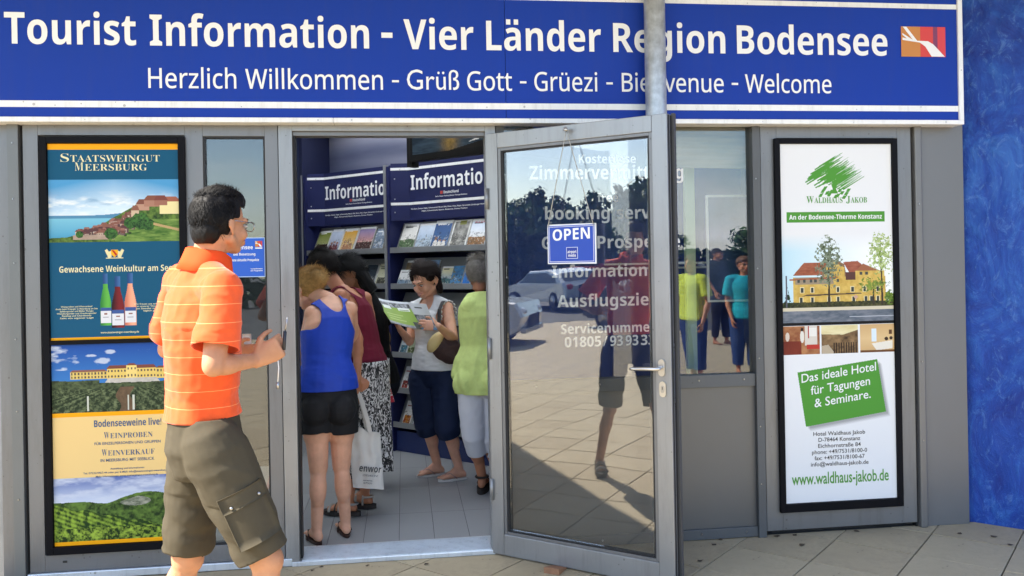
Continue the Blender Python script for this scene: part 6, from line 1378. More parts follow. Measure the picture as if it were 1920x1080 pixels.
def skirt(fig, parent, m, top, hem, rt_, rh, name='skirt', off=(0, 0, 0), pleats=9, seed=0):
    c0 = fig.J['pel']; V = []; F = []; n = 96; L = 26; kn = (fig.J['knL']+fig.J['knR'])/2
    for j in range(L):
        t = j/(L-1); z = top+(hem-top)*t; c = c0*(1-min(1, t*1.0))+kn*min(1, t*1.0); cx = c+A_(off)*t
        for i in range(n):
            a = 2*math.pi*i/n; rx = rt_[0]+(rh[0]-rt_[0])*t**.8; ry = rt_[1]+(rh[1]-rt_[1])*t**.8; fl = 1+(.018+.075*t)*math.sin(pleats*a+1.3*math.sin(a*2+seed)+t*.8)+.03*t*math.sin(4*a+seed)
            p = fig.r*(rx*fl*math.cos(a))+fig.f*(ry*fl*math.sin(a)); V.append((cx[0]+p[0], cx[1]+p[1], z+.010*math.sin(3*a)*t))
    for j in range(L-1):
        for i in range(n): F.append((j*n+i, j*n+(i+1) % n, (j+1)*n+(i+1) % n, (j+1)*n+i))
    o = mesh_np(name, V, F, m, parent, True); md = o.modifiers.new('t', 'SOLIDIFY'); md.thickness = .002; return o
skirt(Cf, wC, pattern_mat(), JC['pel'][2]+.10, .27, (.180, .142), (.165, .185), off=(.01, 0, 0))
dkh = hair_mat('dark_brown_hair', '#140e0c')
def simple_hair(fig, m, parent, long_=.0, n=2600, seed=1, L=.05, back=-.095, crown=0.0, shell=True, flow=None, front=.03):
    prh = [prim_ell(fig.Q(0, -.014, .024+crown), (.086, .106, .101), (fig.hr, fig.hf, fig.hu), 22, 12)]
    if long_: prh.append(prim_loft([(fig.Q(0, -.045, .02), fig.hr, fig.hf, .084, .068), (fig.Q(0, -.055, -.06), fig.hr, fig.hf, .084, .058), (fig.Q(0, -.055, -.06-long_), fig.hr, fig.hf, .078, .045), (fig.Q(0, -.055, -.075-long_), fig.hr, fig.hf, .05, .03)]))
    hair_shell(fig, prh, m, parent, lambda x, y, z: (z > front+(y-.02)*.5) | ((y < .0) & (z > back-long_)), .007, seed+2)
    strands('hair_strands', fig, n, L, regH, flow or (lambda p: (p[:, 0]*.3, -.5*np.ones(len(p)), np.where(p[:, 2] > .7, .1, -1.0))), m, parent, (.086, .106, .101), (0, -.014, .024+crown), .0010, .15, .3, seed)
simple_hair(Cf, dkh, wC, n=3200, seed=21)
Ce = Cf.Q(.082, -.010, -.052); V, F = prim_ell(Ce, (.004, .004, .006)); 
V2, F2 = prim_ell(Cf.Q(.083, -.01, -.05), (.004, .004, .005)); mesh_np('earring', V2, F2, mat('gold', (.8, .55, .2), .25, 1), wC, True)
grey_s = mat('sandal_grey', lin('#a8a098'), .7); dark_s = mat('sandal_dark', lin('#2e2622'), .7)
def trek_sandal(fig, c, fd, parent):
    an = fig.J['an'+c]; fd = nrm(fd); rr = nrm(np.cross(fd, UPZ)); k = fig.k*.95; b = A_([an[0], an[1], an[2]-.074*k]); n = 28; pts = []
    for i in range(n):
        a = 2*math.pi*i/n; x = math.cos(a); y = math.sin(a); w = .050 if x > 0 else .038; pts.append((.052+x*.138, y*w))
    V = [b+fd*x*k+rr*y*k+UPZ*.004 for x, y in pts]+[b+fd*x*k*1.0+rr*y*k-UPZ*.024 for x, y in pts]; F = [tuple(range(n)), tuple(range(2*n-1, n-1, -1))]+[(i, n+i, n+(i+1) % n, (i+1) % n) for i in range(n)]
    so = mesh_np('sandal', V, F, dark_s, parent)
    for x, h, w, m_, r_ in ((.125, .036, .047, grey_s, .009), (.085, .050, .044, dark_s, .006), (.055, .062, .042, grey_s, .009), (.0, .085, .040, grey_s, .007)):
        tube('strap', [b+fd*(x*k)+rr*(w*k*math.cos(a))+UPZ*(h*k*math.sin(a)) for a in np.linspace(0, math.pi, 9)], r_, m_, so, 6)
    tube('heel_strap', [b+fd*.0+rr*.038*k+UPZ*.05]+[b-fd*(.062*k*math.sin(a))+rr*(.038*k*math.cos(a))+UPZ*.05 for a in np.linspace(.3, math.pi-.3, 6)]+[b-rr*.038*k+UPZ*.05], .007, grey_s, so, 6)
trek_sandal(A, 'R', fA, manA); trek_sandal(A, 'L', fA, manA)
trek_sandal(Cf, 'L', D3(-.96, .25), wC); trek_sandal(Cf, 'R', D3(-.96, .25), wC)
# cloth bag in her hand
bag = thing('tote_bag', 'white cotton tote bag with dark lettering hanging from a hand in the doorway', 'tote bag')
tote_m = mat('cotton_canvas', (.70, .67, .62), .9, spec=.15, noise=(6, .04, 4), bump=(200, .35, .0015))
bc = [PA(652, 800, 5.10), PA(713, 812, 5.14), PA(720, 918, 5.12), PA(662, 914, 5.08)]   # TL TR BR BL
n1, n2 = 34, 44; V = []; nn = nrm(np.cross(bc[1]-bc[0], bc[3]-bc[0])); nn = nn if nn@_fw < 0 else -nn
for lay in (1, -1):
    for j in range(n2):
        for i in range(n1):
            u, v = i/(n1-1), j/(n2-1); p = bc[0]*(1-u)*(1-v)+bc[1]*u*(1-v)+bc[2]*u*v+bc[3]*(1-u)*v
            th = .030*math.sin(math.pi*u)**.6*(math.sin(math.pi*min(1, v*.9+.12))**.6); wr = .007*math.sin(u*17+v*5+math.sin(v*9)*1.2)*(1-v*.5)+.006*(fbm(np.array(u*6), np.array(v*9), 0, 3, 5)-.5)*2
            sag = .012*(1-abs(2*u-1))*(1-v)*math.sin(u*12); V.append(p+nn*(lay*(th+.002)+wr)-UPZ*sag)
F = []; K = n1*n2
for lay in (0, 1):
    for j in range(n2-1):
        for i in range(n1-1):
            q = lay*K+j*n1+i; f_ = (q, q+1, q+n1+1, q+n1); F.append(f_ if lay else f_[::-1])
for j in range(n2-1):
    for i in (0, n1-1): q = j*n1+i; F.append((q, q+n1, q+n1+K, q+K))
for i in range(n1-1): q = (n2-1)*n1+i; F.append((q, q+1, q+1+K, q+K))
mesh_np('bag_body', V, F, tote_m, bag, True)
hp3 = JC['wrL']-UPZ*.085
def ribbon(name, pts, w, m, parent, wd, th=.002):
    V = []; F = []; pts = [A_(p) for p in pts]; n = len(pts)
    for i, p in enumerate(pts): 
        wv = nrm(wd); t = nrm(pts[min(i+1, n-1)]-pts[max(i-1, 0)]); nn_ = nrm(np.cross(wv, t))
        for a, b in ((-1, -1), (1, -1), (1, 1), (-1, 1)): V.append(p+wv*(a*w/2)+nn_*(b*th/2))
    for i in range(n-1):
        for k in range(4): q = i*4; F.append((q+k, q+(k+1) % 4, q+4+(k+1) % 4, q+4+k))
    F += [(3, 2, 1, 0), tuple(4*(n-1)+k for k in range(4))]
    return mesh_np(name, V, F, m, parent, False)
for a, b, dd in ((.22, .70, 1), (.16, .62, -1)):
    p0 = bc[0]*(1-a)+bc[1]*a+nn*.02*dd; p1 = bc[0]*(1-b)+bc[1]*b+nn*.02*dd
    ribbon('handle', [p0+UPZ*-.02]+[p0*(1-t)+(hp3-_r0*.012)*t+_r0*(.006*math.sin(t*3)) for t in (.3, .6, .9)]+[hp3+UPZ*.012]+[p1*(1-t)+(hp3+_r0*.012)*t for t in (.9, .6, .3)]+[p1-UPZ*.02], .026, tote_m, bag, _r0)
dkp = mat('bag_ink', (.05, .055, .06), .6); U0 = nrm(bc[2]-bc[3]); W0 = nrm(np.cross(nn, U0)); W0 = W0 if W0[2] > 0 else -W0
put_text('lettering', [('enwor', .02, .150, .105, .040, 'bold', 0, 0, .2), ('COFFEE & MUSIC BY AT', .045, .135, .078, .011, 'plain', .012), ('www.', .05, .11, .050, .010, 'plain', .01), ('07531', .055, .105, .034, .010, 'plain', .01)], bc[3]+nn*.047, U0, W0, dkp, bag)

# ---- woman with black hair and black top between the queue and the shelf, reaching down
wE = person('black haired woman in a black top bending over the left shelf, one arm reaching down')
JE = dict(pel=PA(700, 712, 5.95), wai=PA(698, 655, 5.92), che=PA(690, 598, 5.88), nek=PA(680, 548, 5.84), hed=PA(655, 512, 5.78),
          shR=PA(706, 578, 5.98), shL=PA(676, 572, 5.72), elR=PA(722, 640, 6.0), wrR=PA(728, 690, 5.95), elL=PA(660, 625, 5.7), wrL=PA(650, 660, 5.85),
          hiR=PA(708, 712, 6.0), hiL=PA(690, 712, 5.88), knR=PA(706, 815, 5.95), knL=PA(686, 818, 5.82), anR=PA(704, 903, 6.0), anL=PA(684, 908, 5.9))
plant(JE, .96, .0); Ef = Fig(JE, D3(-.85, .5), hf=D3(-.8, -.25, -.55), hu=D3(-.4, -.1, .9), k=.96, fem=True, hk=.98); Ef.fs = nrm(np.cross(UPZ, Ef.rs)); skE = skin_mat('brown_skin', '#9a6a4c')
pr = [Ef.torso()]+Ef.bust()+Ef.shoulders()+Ef.arm('R')+Ef.arm('L')+Ef.leg('R')+Ef.leg('L')+Ef.head()+Ef.foot('R', D3(-.9, .3))+Ef.foot('L', D3(-.9, .3))
pr += hand(JE['wrR'], D3(-.15, -.1, -1), D3(-.9, .1, 0), D3(.0, -.9, -.3), (.6, .7, .8, .8), .92)+hand(JE['wrL'], D3(-.7, .2, -.5), D3(-.3, 0, -.9), D3(-.3, .6, .3), (.5,)*4, .92)
V, N, F = fuse(pr, .0065, 4); V = tuck(V, N, (V[:, 2] < 1.28) & ~arms_mask(V, JE) & (V[:, 2] > .2), .010); skin_mesh('body', V, F, skE, wE)
blackc = cotton('black_cotton', '#0e0e10'); pr = [Ef.torso(.022, flare=.03)]+Ef.bust(.014)+Ef.shoulders(.014)+sleeve(Ef, 'R', .45, .006)+sleeve(Ef, 'L', .45, .006)
V, N, F = fuse(pr, .0075, 4); V = folds(V, N, .006, (9, 9, 15), 31); skin_mesh('black_top', V, F, blackc, wE, lambda c: (c[:, 2] > JE['pel'][2]-.02) & (np.linalg.norm(c-JE['nek']-UPZ*.02, axis=1) > .075), .003)
short_legs(Ef, 'trousers', wE, cotton('dark_denim', '#1a1d26'), 1.85, .10, .052, JE['pel'][2]+.06, 33, mid=.068)
simple_hair(Ef, hair_mat('black_hair', '#08080a'), wE, .13, 2600, 35, .07); face_parts(Ef, wE, smile=False)
lf_ = thing('red_leaflet', 'red and white leaflet held in the hand reaching down by the upright', 'leaflet', tuple(PA(724, 735, 5.80)))
P = Print(.075, .15, .005); P.fill(None, '#e4dcd8'); q = P.z/P.h; P.fill((q < .62) & (P.n(50, 90, 5) > .40), '#b8283a'); P.fill((q > .30) & (q < .36), '#e8e0dc'); b0 = nrm(_r0*.95+UPZ*.12); b1 = nrm(UPZ-_r0*.30+_fw*.2)
P.build('cover', lf_, pp, -b0*.037-b1*.075-_fw*.004, b0, b1); patch_on('pages', (0, 0, 0), b0, b1, .075, .15, .004, paper, lf_, -nrm(np.cross(b0, b1))*(-1 if np.cross(b0, b1)@_fw > 0 else 1)*0+_fw*.0+nrm(_fw))
# coiled straw hat on the shelf behind her arm
hat = thing('straw_hat', 'coiled straw hat lying against the fourth left shelf beside the upright', 'hat', tuple(S_O+S_U*-.10+S_B*-.03+UPZ*.95), SR)
stw = mat('straw', lin('#9a7c4e'), .8, noise=(60, .3, 3), bump=(90, .5, .003))
for k in range(9): tube('straw_coil', [((.018+.0135*k)*math.cos(a), -.030*math.exp(-(k/4.5)**4), (.018+.0135*k)*math.sin(a)) for a in np.linspace(0, 2*math.pi, 25)[:-1]], .0075, stw, hat, 6, closed=True)
hat.rotation_euler = (0, 0, SR)

# ---- woman reading a leaflet
wW = person('smiling dark haired woman in a white top and navy capri trousers reading an open brochure')
fW = D3(-.55, -.83)
JW = dict(pel=PA(815, 700, 6.2), wai=PA(812, 645, 6.22), che=PA(812, 595, 6.22), nek=PA(810, 557, 6.22), hed=PA(797, 523, 6.15),
          shR=PA(779, 578, 6.32), shL=PA(838, 577, 6.12), elR=PA(768, 640, 6.22), wrR=PA(750, 618, 5.99), elL=PA(850, 634, 5.98), wrL=PA(822, 612, 5.80),
          hiR=PA(794, 706, 6.24), hiL=PA(837, 706, 6.16), knR=PA(800, 795, 6.15), knL=PA(838, 800, 6.02), anR=PA(820, 875, 6.26), anL=PA(861, 886, 6.12))
plant(JW, .95, .016); Wf = Fig(JW, fW, hf=D3(-.50, -.76, -.40), hu=D3(-.18, -.28, .95), k=.95, fem=True, hk=1.06, wid=1.02); Wf.fs = nrm(np.cross(UPZ, Wf.rs)); skW = skin_mat('warm_skin', '#dba488')
fdW = D3(-.93, -.36)
pr = [Wf.torso()]+Wf.bust()+Wf.glutes()+Wf.shoulders()+Wf.arm('R')+Wf.arm('L', r=1.08)+Wf.leg('R')+Wf.leg('L')+Wf.head()+Wf.foot('R', fdW)+Wf.foot('L', fdW)
pr += hand(JW['wrL'], D3(-.85, -.15, .12), D3(.1, .9, -.2), D3(-.2, 0, .9), (.35, .4, .5, .6), .95, .8)+hand(JW['wrR'], D3(-.35, -.25, .75), D3(.75, -.1, .3), D3(.3, -.8, .3), (.7, .7, .8, .9), .95, .7)
V, N, F = fuse(pr, .0048, 3); V = tuck(V, N, (V[:, 2] < 1.14) & (V[:, 2] > .38) & ~arms_mask(V, JW), .010); skin_mesh('body', V, F, skW, wW)
wtop = mat('white_cotton', (.72, .72, .72), .85, spec=.2, noise=(12, .03), bump=(120, .3, .0015))
tank_top(Wf, wW, wtop, JW['nek']-UPZ*.045+Wf.fs*.07, (.070, .10, .085), JW['pel'][2]+.035, g=.016, seed=24, amp=.006, arm_r=.075, arm_in=.03, name='white_top', flare=.012)
for c in 'LR':   # frilled shoulder edge
    s_ = 1 if c == 'R' else -1; cen = JW['sh'+c]+Wf.rs*(s_*.012)-UPZ*.035; pts = [cen+Wf.fs*(.078*math.cos(a))+UPZ*(.085*math.sin(a))+Wf.rs*(s_*.010*math.sin(a*16)) for a in np.linspace(-.6, math.pi+.6, 60)]
    tube('frill', pts, .006, wtop, wW, 6)
for k in range(9): a = -.9+1.8*k/8; V, F = prim_ell(JW['nek']-UPZ*(.10+.035*math.cos(a))+Wf.fs*(.132-.02*abs(a))+Wf.rs*(.075*math.sin(a)), (.008, .004, .008)); mesh_np('embroidery', V, F, mat('thread_grey', (.25, .26, .3), .7) if k == 0 else bpy.data.materials['thread_grey'], wW, True)
short_legs(Wf, 'capri_trousers', wW, mat('navy_cloth', lin('#182440'), .75, spec=.25, noise=(5, .1), bump=(240, .3, .0012)), 1.20, .112, .078, JW['pel'][2]+.055, 41, amp=.008, mid=.088)
hW = hair_mat('brown_black_hair', '#1c100c')
prh = [prim_ell(Wf.Q(0, -.016, .026), (.0865, .106, .101), (Wf.hr, Wf.hf, Wf.hu), 22, 12), prim_ell(Wf.Q(.0, -.075, -.045), (.070, .050, .070), (Wf.hr, Wf.hf, Wf.hu)), prim_ell(Wf.Q(.0, -.075, -.10), (.052, .038, .050), (Wf.hr, Wf.hf, Wf.hu)), prim_ell(Wf.Q(.066, -.045, -.075), (.022, .034, .060), (Wf.hr, Wf.hf, Wf.hu)), prim_ell(Wf.Q(-.066, -.045, -.075), (.022, .034, .060), (Wf.hr, Wf.hf, Wf.hu)), prim_ell(Wf.Q(.070, .022, .02), (.018, .048, .062), (Wf.hr, Wf.hf, Wf.hu)), prim_ell(Wf.Q(-.070, .022, .02), (.018, .048, .062), (Wf.hr, Wf.hf, Wf.hu))]
hair_shell(Wf, prh, hW, wW, lambda x, y, z: (z > .062-.030*(np.abs(x)/.06)**2+(x > 0)*.006) | ((y < .050-.0*z) & (z > .0) & (np.abs(x) > .055)) | ((y < -.012)), .003, 44, .004)
strands('hair_strands', Wf, 4500, .06, lambda p: ~((p[:, 1] > .25) & (p[:, 2] < .45)) & ~((p[:, 1] > .0) & (p[:, 2] < .1)) & (p[:, 2] > -.75), lambda p: (np.sign(p[:, 0]+.25)*(p[:, 2] > .5)*1.2, -.55*np.ones(len(p)), np.where(p[:, 2] > .75, 0, -1.0)), hW, wW, (.0865, .106, .101), (0, -.016, .027), .0010, .08, .2, 45)
face_parts(Wf, wW, lip='#b5605c')
flipflop(Wf, 'R', fdW, mat('pale_sole', (.62, .58, .54), .7), mat('pink_strap', lin('#b48a80'), .6), wW); flipflop(Wf, 'L', fdW, bpy.data.materials['pale_sole'], bpy.data.materials['pink_strap'], wW)
V, F = prim_ell(Wf.Q(.086, -.012, -.068), (.003, .003, .014)); mesh_np('earring', V, F, steel, wW, True)
# open brochure in her hands
mg = thing('open_brochure', 'open green and white brochure held by the reading woman', 'brochure')
c4 = dict(a=PA(703, 559, 5.92), b=PA(764, 567, 5.96), c=PA(792, 618, 5.84), d=PA(733, 604, 5.80), e=PA(799, 570, 5.86), g=PA(820, 619, 5.74))
def sheet(name, tl, tr, br, bl, painter, res=.004, bow=.012):
    w = np.linalg.norm(tr-tl); h = np.linalg.norm(bl-tl); P = Print(w, h, res); painter(P); nx, nz = P.nx+1, P.nz+1; nn_ = nrm(np.cross(tr-tl, bl-tl)); V = []
    for j in range(nz):
        for i in range(nx): u = i/(nx-1); v = 1-j/(nz-1); V.append(tl*(1-u)*(1-v)+tr*u*(1-v)+br*u*v+bl*(1-u)*v+nn_*bow*math.sin(math.pi*u))
    o = P.build(name, mg, pp); o.data.vertices.foreach_set('co', np.array(V).ravel()); o.data.update(); md = o.modifiers.new('t', 'SOLIDIFY'); md.thickness = .0012; md.offset = 1; return o
def p1(P):
    q = P.z/P.h; x = P.x/P.w; P.fill(None, '#7f9d2c'); P.c *= (.85+.3*P.n(6, 6, 3))[..., None]; P.fill(q > .74, mixc('#2a2a2a', '#b8bcc0', (P.n(60, 30, 7)-.3)*2)); P.fill((q > .93), '#c8ccd0'); P.fill((q > .66) & (q < .80) & (x > .12) & (x < .36), '#dfe4da'); P.fill((q > .64) & (q < .76) & (x > .58) & (x < .92), '#e0e4dc'); P.fill((q > .66) & (q < .70) & (x > .6) & (x < .9), '#8a9a70'); P.fill((q < .10), mixc('#3a3c40', '#c0c4c8', P.n(40, 20, 8))); P.fill((q < .25) & (x > .82), '#3c4030')
    P.fill((q > .42) & (q < .45) & (x > .1) & (x < .6), '#a8bc60'); P.fill((q > .32) & (q < .35) & (x > .1) & (x < .5), '#a8bc60'); P.fill((q > .22) & (q < .25) & (x > .1) & (x < .62), '#a8bc60')
def p2(P):
    q = P.z/P.h; x = P.x/P.w; P.fill(None, '#d3d6da'); P.fill((q < .55) & (q > .08), mixc('#2a2c34', '#c2c4c8', (P.n(35, 35, 9)-.3)*2.2)); P.fill((q > .80) & (q < .85) & (x > .2) & (x < .6), '#5a5c60'); P.fill(q < .10, '#5f92b8')
sheet('page', c4['a'], c4['b'], c4['c'], c4['d'], p1); sheet('page', c4['b']+_fw*.002, c4['e'], c4['g'], c4['c']+_fw*.002, p2); sheet('page', c4['a']+_fw*.012+UPZ*.004, c4['b']+_fw*.004, c4['c']+_fw*.004, c4['d']+_fw*.012, p2)
# brown shoulder bag with cream flap lining
sb = thing('shoulder_bag', 'brown woven shoulder bag with a cream flap on the reading woman\'s hip', 'handbag')
brw = mat('woven_brown', lin('#3a2220'), .7, noise=(150, .5, 2), bump=(160, .6, .002)); crm = mat('cream_leather', lin('#d8bf86'), .6)
bcn = PA(838, 655, 5.96); axb = (nrm(_r0*.92+UPZ*-.38), _fw, nrm(UPZ*.92+_r0*.38))
prb = [prim_ell(bcn, (.115, .045, .090), axb, 24, 14), prim_ell(bcn+axb[0]*.03-axb[2]*.02, (.09, .048, .075), axb)]
V, N, F = fuse(prb, .005, 3); V = V+N*((fbm(V[:, 0]*60, V[:, 1]*60, V[:, 2]*60, 2, 3)-.5)*.006)[:, None]; skin_mesh('bag_body', V, F, brw, sb)
V, N, F = fuse([prim_ell(bcn-axb[0]*.085+UPZ*.02-_fw*.006, (.048, .050, .085), (nrm(_r0*.8-UPZ*.6), _fw, nrm(UPZ*.8+_r0*.6)))], .005, 2); skin_mesh('cream_flap', V, F, crm, sb)
p0 = bcn+axb[2]*.07-axb[0]*.03-_fw*.02; p1_ = JW['shL']+UPZ*.058-Wf.rs*-.05
ribbon('strap', [p0, PA(823, 605, 6.00), PA(824, 580, 6.02), PA(830, 566, 6.06), PA(836, 562, 6.16), PA(842, 570, 6.26), PA(852, 620, 6.24), bcn+axb[0]*.07+axb[2]*.05+_fw*.03], .026, mat('dark_strap', (.03, .028, .03), .6), sb, nrm(_r0+_fw*.3), .004)

# ---- woman in the lime blouse, half hidden by the door stile
wL = person('grey haired woman in a lime green blouse and white trousers beside the open door')
fL = D3(.25, .97)
JL = dict(pel=PA(906, 705, 5.72), wai=PA(906, 648, 5.74), che=PA(906, 596, 5.76), nek=PA(899, 549, 5.78), hed=PA(901, 512, 5.84),
          shR=PA(938, 572, 5.80), shL=PA(882, 574, 5.70), elR=PA(948, 640, 5.9), wrR=PA(930, 650, 6.1), elL=PA(886, 640, 5.90), wrL=PA(896, 650, 6.10),
          hiR=PA(918, 708, 5.74), hiL=PA(884, 708, 5.70), knR=PA(920, 815, 5.70), knL=PA(888, 815, 5.66), anR=PA(930, 906, 5.85), anL=PA(904, 904, 5.78))
plant(JL, .98, .034); Lf = Fig(JL, fL, hf=D3(.35, .93, -.1), k=.98, fem=True, hk=1.02, wid=1.05); Lf.fs = nrm(np.cross(UPZ, Lf.rs))
pr = [Lf.torso()]+Lf.bust()+Lf.glutes()+Lf.shoulders()+Lf.arm('R')+Lf.arm('L')+Lf.leg('R')+Lf.leg('L')+Lf.head()+Lf.foot('R', D3(.2, .95))+Lf.foot('L', D3(.1, .98))+hand(JL['wrR'], D3(-.2, .9, .1), D3(-.8, 0, -.3), D3(0, 0, 1), (.6,)*4, .92)+hand(JL['wrL'], D3(.3, .9, .1), D3(.8, 0, -.3), D3(0, 0, 1), (.6,)*4, .92)
V, N, F = fuse(pr, .0065, 4); V = tuck(V, N, (V[:, 2] < 1.38) & (V[:, 2] > .36) & ~near(V, JL['elR'], JL['wrR']*2-JL['elR'], .08) & ~near(V, JL['elL'], JL['wrL']*2-JL['elL'], .08), .014); skin_mesh('body', V, F, skC, wL)
lime = cotton('lime_linen', '#cfe08a'); pr = [Lf.torso(.022, flare=.02)]+Lf.bust(.02)+Lf.glutes(.03)+Lf.shoulders(.016)+sleeve(Lf, 'R', .8, .012)+sleeve(Lf, 'L', .8, .012)+[prim_loft([(JL['pel']+UPZ*.02, Lf.r, Lf.f, .190, .155), (JL['pel']-UPZ*.13, Lf.r, Lf.f, .200, .172)])]
V, N, F = fuse(pr, .0065, 4); V = folds(V, N, .007, (11, 11, 6), 51); V = V+N*(.007*np.sin((V-JL['pel'])@Lf.r*70+3*np.sin(V[:, 2]*9)))[:, None]*np.clip((JL['wai'][2]+.03-V[:, 2])*4, 0, 1)[:, None]
skin_mesh('blouse', V, F, lime, wL, lambda c: (c[:, 2] > JL['pel'][2]-.105) & (np.linalg.norm(c-JL['nek']-UPZ*.03, axis=1) > .070) & ~(((c-JL['shL']-(JL['elL']-JL['shL'])*.82)@nrm(JL['elL']-JL['shL']) > 0) & ((c-JL['che'])@Lf.rs < -.14) & (c[:, 2] > 1.0)) & ~(((c-JL['shR']-(JL['elR']-JL['shR'])*.82)@nrm(JL['elR']-JL['shR']) > 0) & ((c-JL['che'])@Lf.rs > .14) & (c[:, 2] > 1.0)), .003)
short_legs(Lf, 'capri_trousers', wL, mat('white_denim', (.68, .68, .72), .8, spec=.2, bump=(200, .3, .001)), 1.42, .105, .066, JL['pel'][2]+.05, 53, amp=.007, mid=.080)
simple_hair(Lf, hair_mat('grey_hair', '#8a847c'), wL, .0, 5000, 55, .035, flow=lambda p: (p[:, 0]*.5, -.3*np.ones(len(p)), np.where(p[:, 2] > .6, .3, -1.0)))
def wedge_sandal(fig, c, fd, parent):
    an = fig.J['an'+c]; fd = nrm(fd); rr = nrm(np.cross(fd, UPZ)); k = fig.k; b = A_([an[0], an[1], an[2]-.074*k]); n = 24; pts = [(.05+math.cos(2*math.pi*i/n)*.13, math.sin(2*math.pi*i/n)*.042) for i in range(n)]
    V = [b+fd*x*k+rr*y*k+UPZ*.004 for x, y in pts]+[b+fd*x*k+rr*y*k-UPZ*.032 for x, y in pts]; F = [tuple(range(n)), tuple(range(2*n-1, n-1, -1))]+[(i, n+i, n+(i+1) % n, (i+1) % n) for i in range(n)]
    so = mesh_np('sandal', V, F, dark_s, parent); tube('ankle_strap', [b+fd*(.045*k*math.cos(a))+rr*(.042*k*math.sin(a))+UPZ*.075 for a in np.linspace(0, 2*math.pi, 17)[:-1]], .008, dark_s, so, 6, closed=True); tube('toe_strap', [b+fd*.10*k+rr*(.044*k*math.cos(a))+UPZ*(.040*math.sin(a)) for a in np.linspace(0, math.pi, 9)], .010, dark_s, so, 6)
wedge_sandal(Lf, 'L', D3(.1, .98), wL); wedge_sandal(Lf, 'R', D3(.2, .95), wL)

# ================================================================== what the glass mirrors: passers-by, car park, trees
def stand_person(label, x, y, ang, shirt, trous, hair, skin_c, k=1.0, fem=False, cardi=None):
    t = person(label); f = A_([math.cos(ang), math.sin(ang), 0]); r = np.cross(f, UPZ); b = A_([x, y, 0]); S = lambda l, z, d=0: b+r*l*k+f*d*k+UPZ*z*k
    sw_ = .17 if fem else .20
    J = dict(pel=S(0, .92), wai=S(0, 1.08), che=S(0, 1.27, -.01), nek=S(0, 1.44, -.02), hed=S(0, 1.60, .01), shR=S(sw_, 1.39, -.02), shL=S(-sw_, 1.39, -.02), elR=S(sw_+.05, 1.10, -.03), elL=S(-sw_-.05, 1.10, -.03), wrR=S(sw_+.03, .88, .10), wrL=S(-sw_-.03, .90, .10), hiR=S(.09, .90), hiL=S(-.09, .90), knR=S(.10, .50, .03), knL=S(-.10, .50, -.02), anR=S(.10, .09, .04), anL=S(-.10, .09, -.08))
    g = Fig(J, f, k=k, fem=fem, hk=k); sk = skin_mat('passer_skin', skin_c)
    pr = [g.torso()]+g.shoulders()+g.arm('R')+g.arm('L')+g.leg('R')+g.leg('L')+g.head()+g.foot('R')+g.foot('L')+hand(J['wrR'], -UPZ+f*.3, -r, f, (.4,)*4, k)+hand(J['wrL'], -UPZ+f*.3, r, f, (.4,)*4, k)
    V, N, F = fuse(pr, .009, 3); skin_mesh('body', V, F, sk, t)
    pr = [g.torso(.024, flare=.015)]+g.shoulders(.015)+sleeve(g, 'R', .7, .01)+sleeve(g, 'L', .7, .01)
    V, N, F = fuse(pr, .010, 4); V = folds(V, N, .007, seed=3); skin_mesh('shirt', V, F, cotton('passer_shirt', shirt), t, lambda c: (c[:, 2] > .90*k) & (np.linalg.norm(c-J['nek']-UPZ*.02, axis=1) > .07), 0)
    short_legs(g, 'trousers', t, cotton('passer_trousers', trous), 1.8, .115, .07, .99*k, 5, mid=.085); simple_hair(g, hair_mat('passer_hair', hair), t, n=900, seed=6); face_parts(g, t, smile=False)
    return t
def mirror_at(px, dd): p = at_d(px, 600, dd); return p[0], -p[1]
x, y = mirror_at(1300, 10.6); stand_person('passer-by in a yellow green shirt mirrored in the right window', x, y, math.radians(150), '#c4d44e', '#2a3a68', '#5a4636', '#c08a68', .93)
x, y = mirror_at(1396, 11.0); stand_person('passer-by in a turquoise shirt mirrored in the right window', x, y, math.radians(100), '#28b0c4', '#2c4478', '#6a4a30', '#b87c5c', .92, True)
x, y = mirror_at(1352, 16); stand_person('passer-by in dark clothes mirrored between the brighter two', x, y, math.radians(60), '#1c2436', '#1c1e2a', '#2a1c14', '#a87050', 1.02)
DU = np.array([math.cos(DA), math.sin(DA), 0]); DN = np.array([math.sin(DA), -math.cos(DA), 0])
def mirror_door(px, py, dd):
    p = at_d(px, py, dd); h = np.array([DH[0], DH[1], 0]); return p-2*((p-h)@DN)*DN
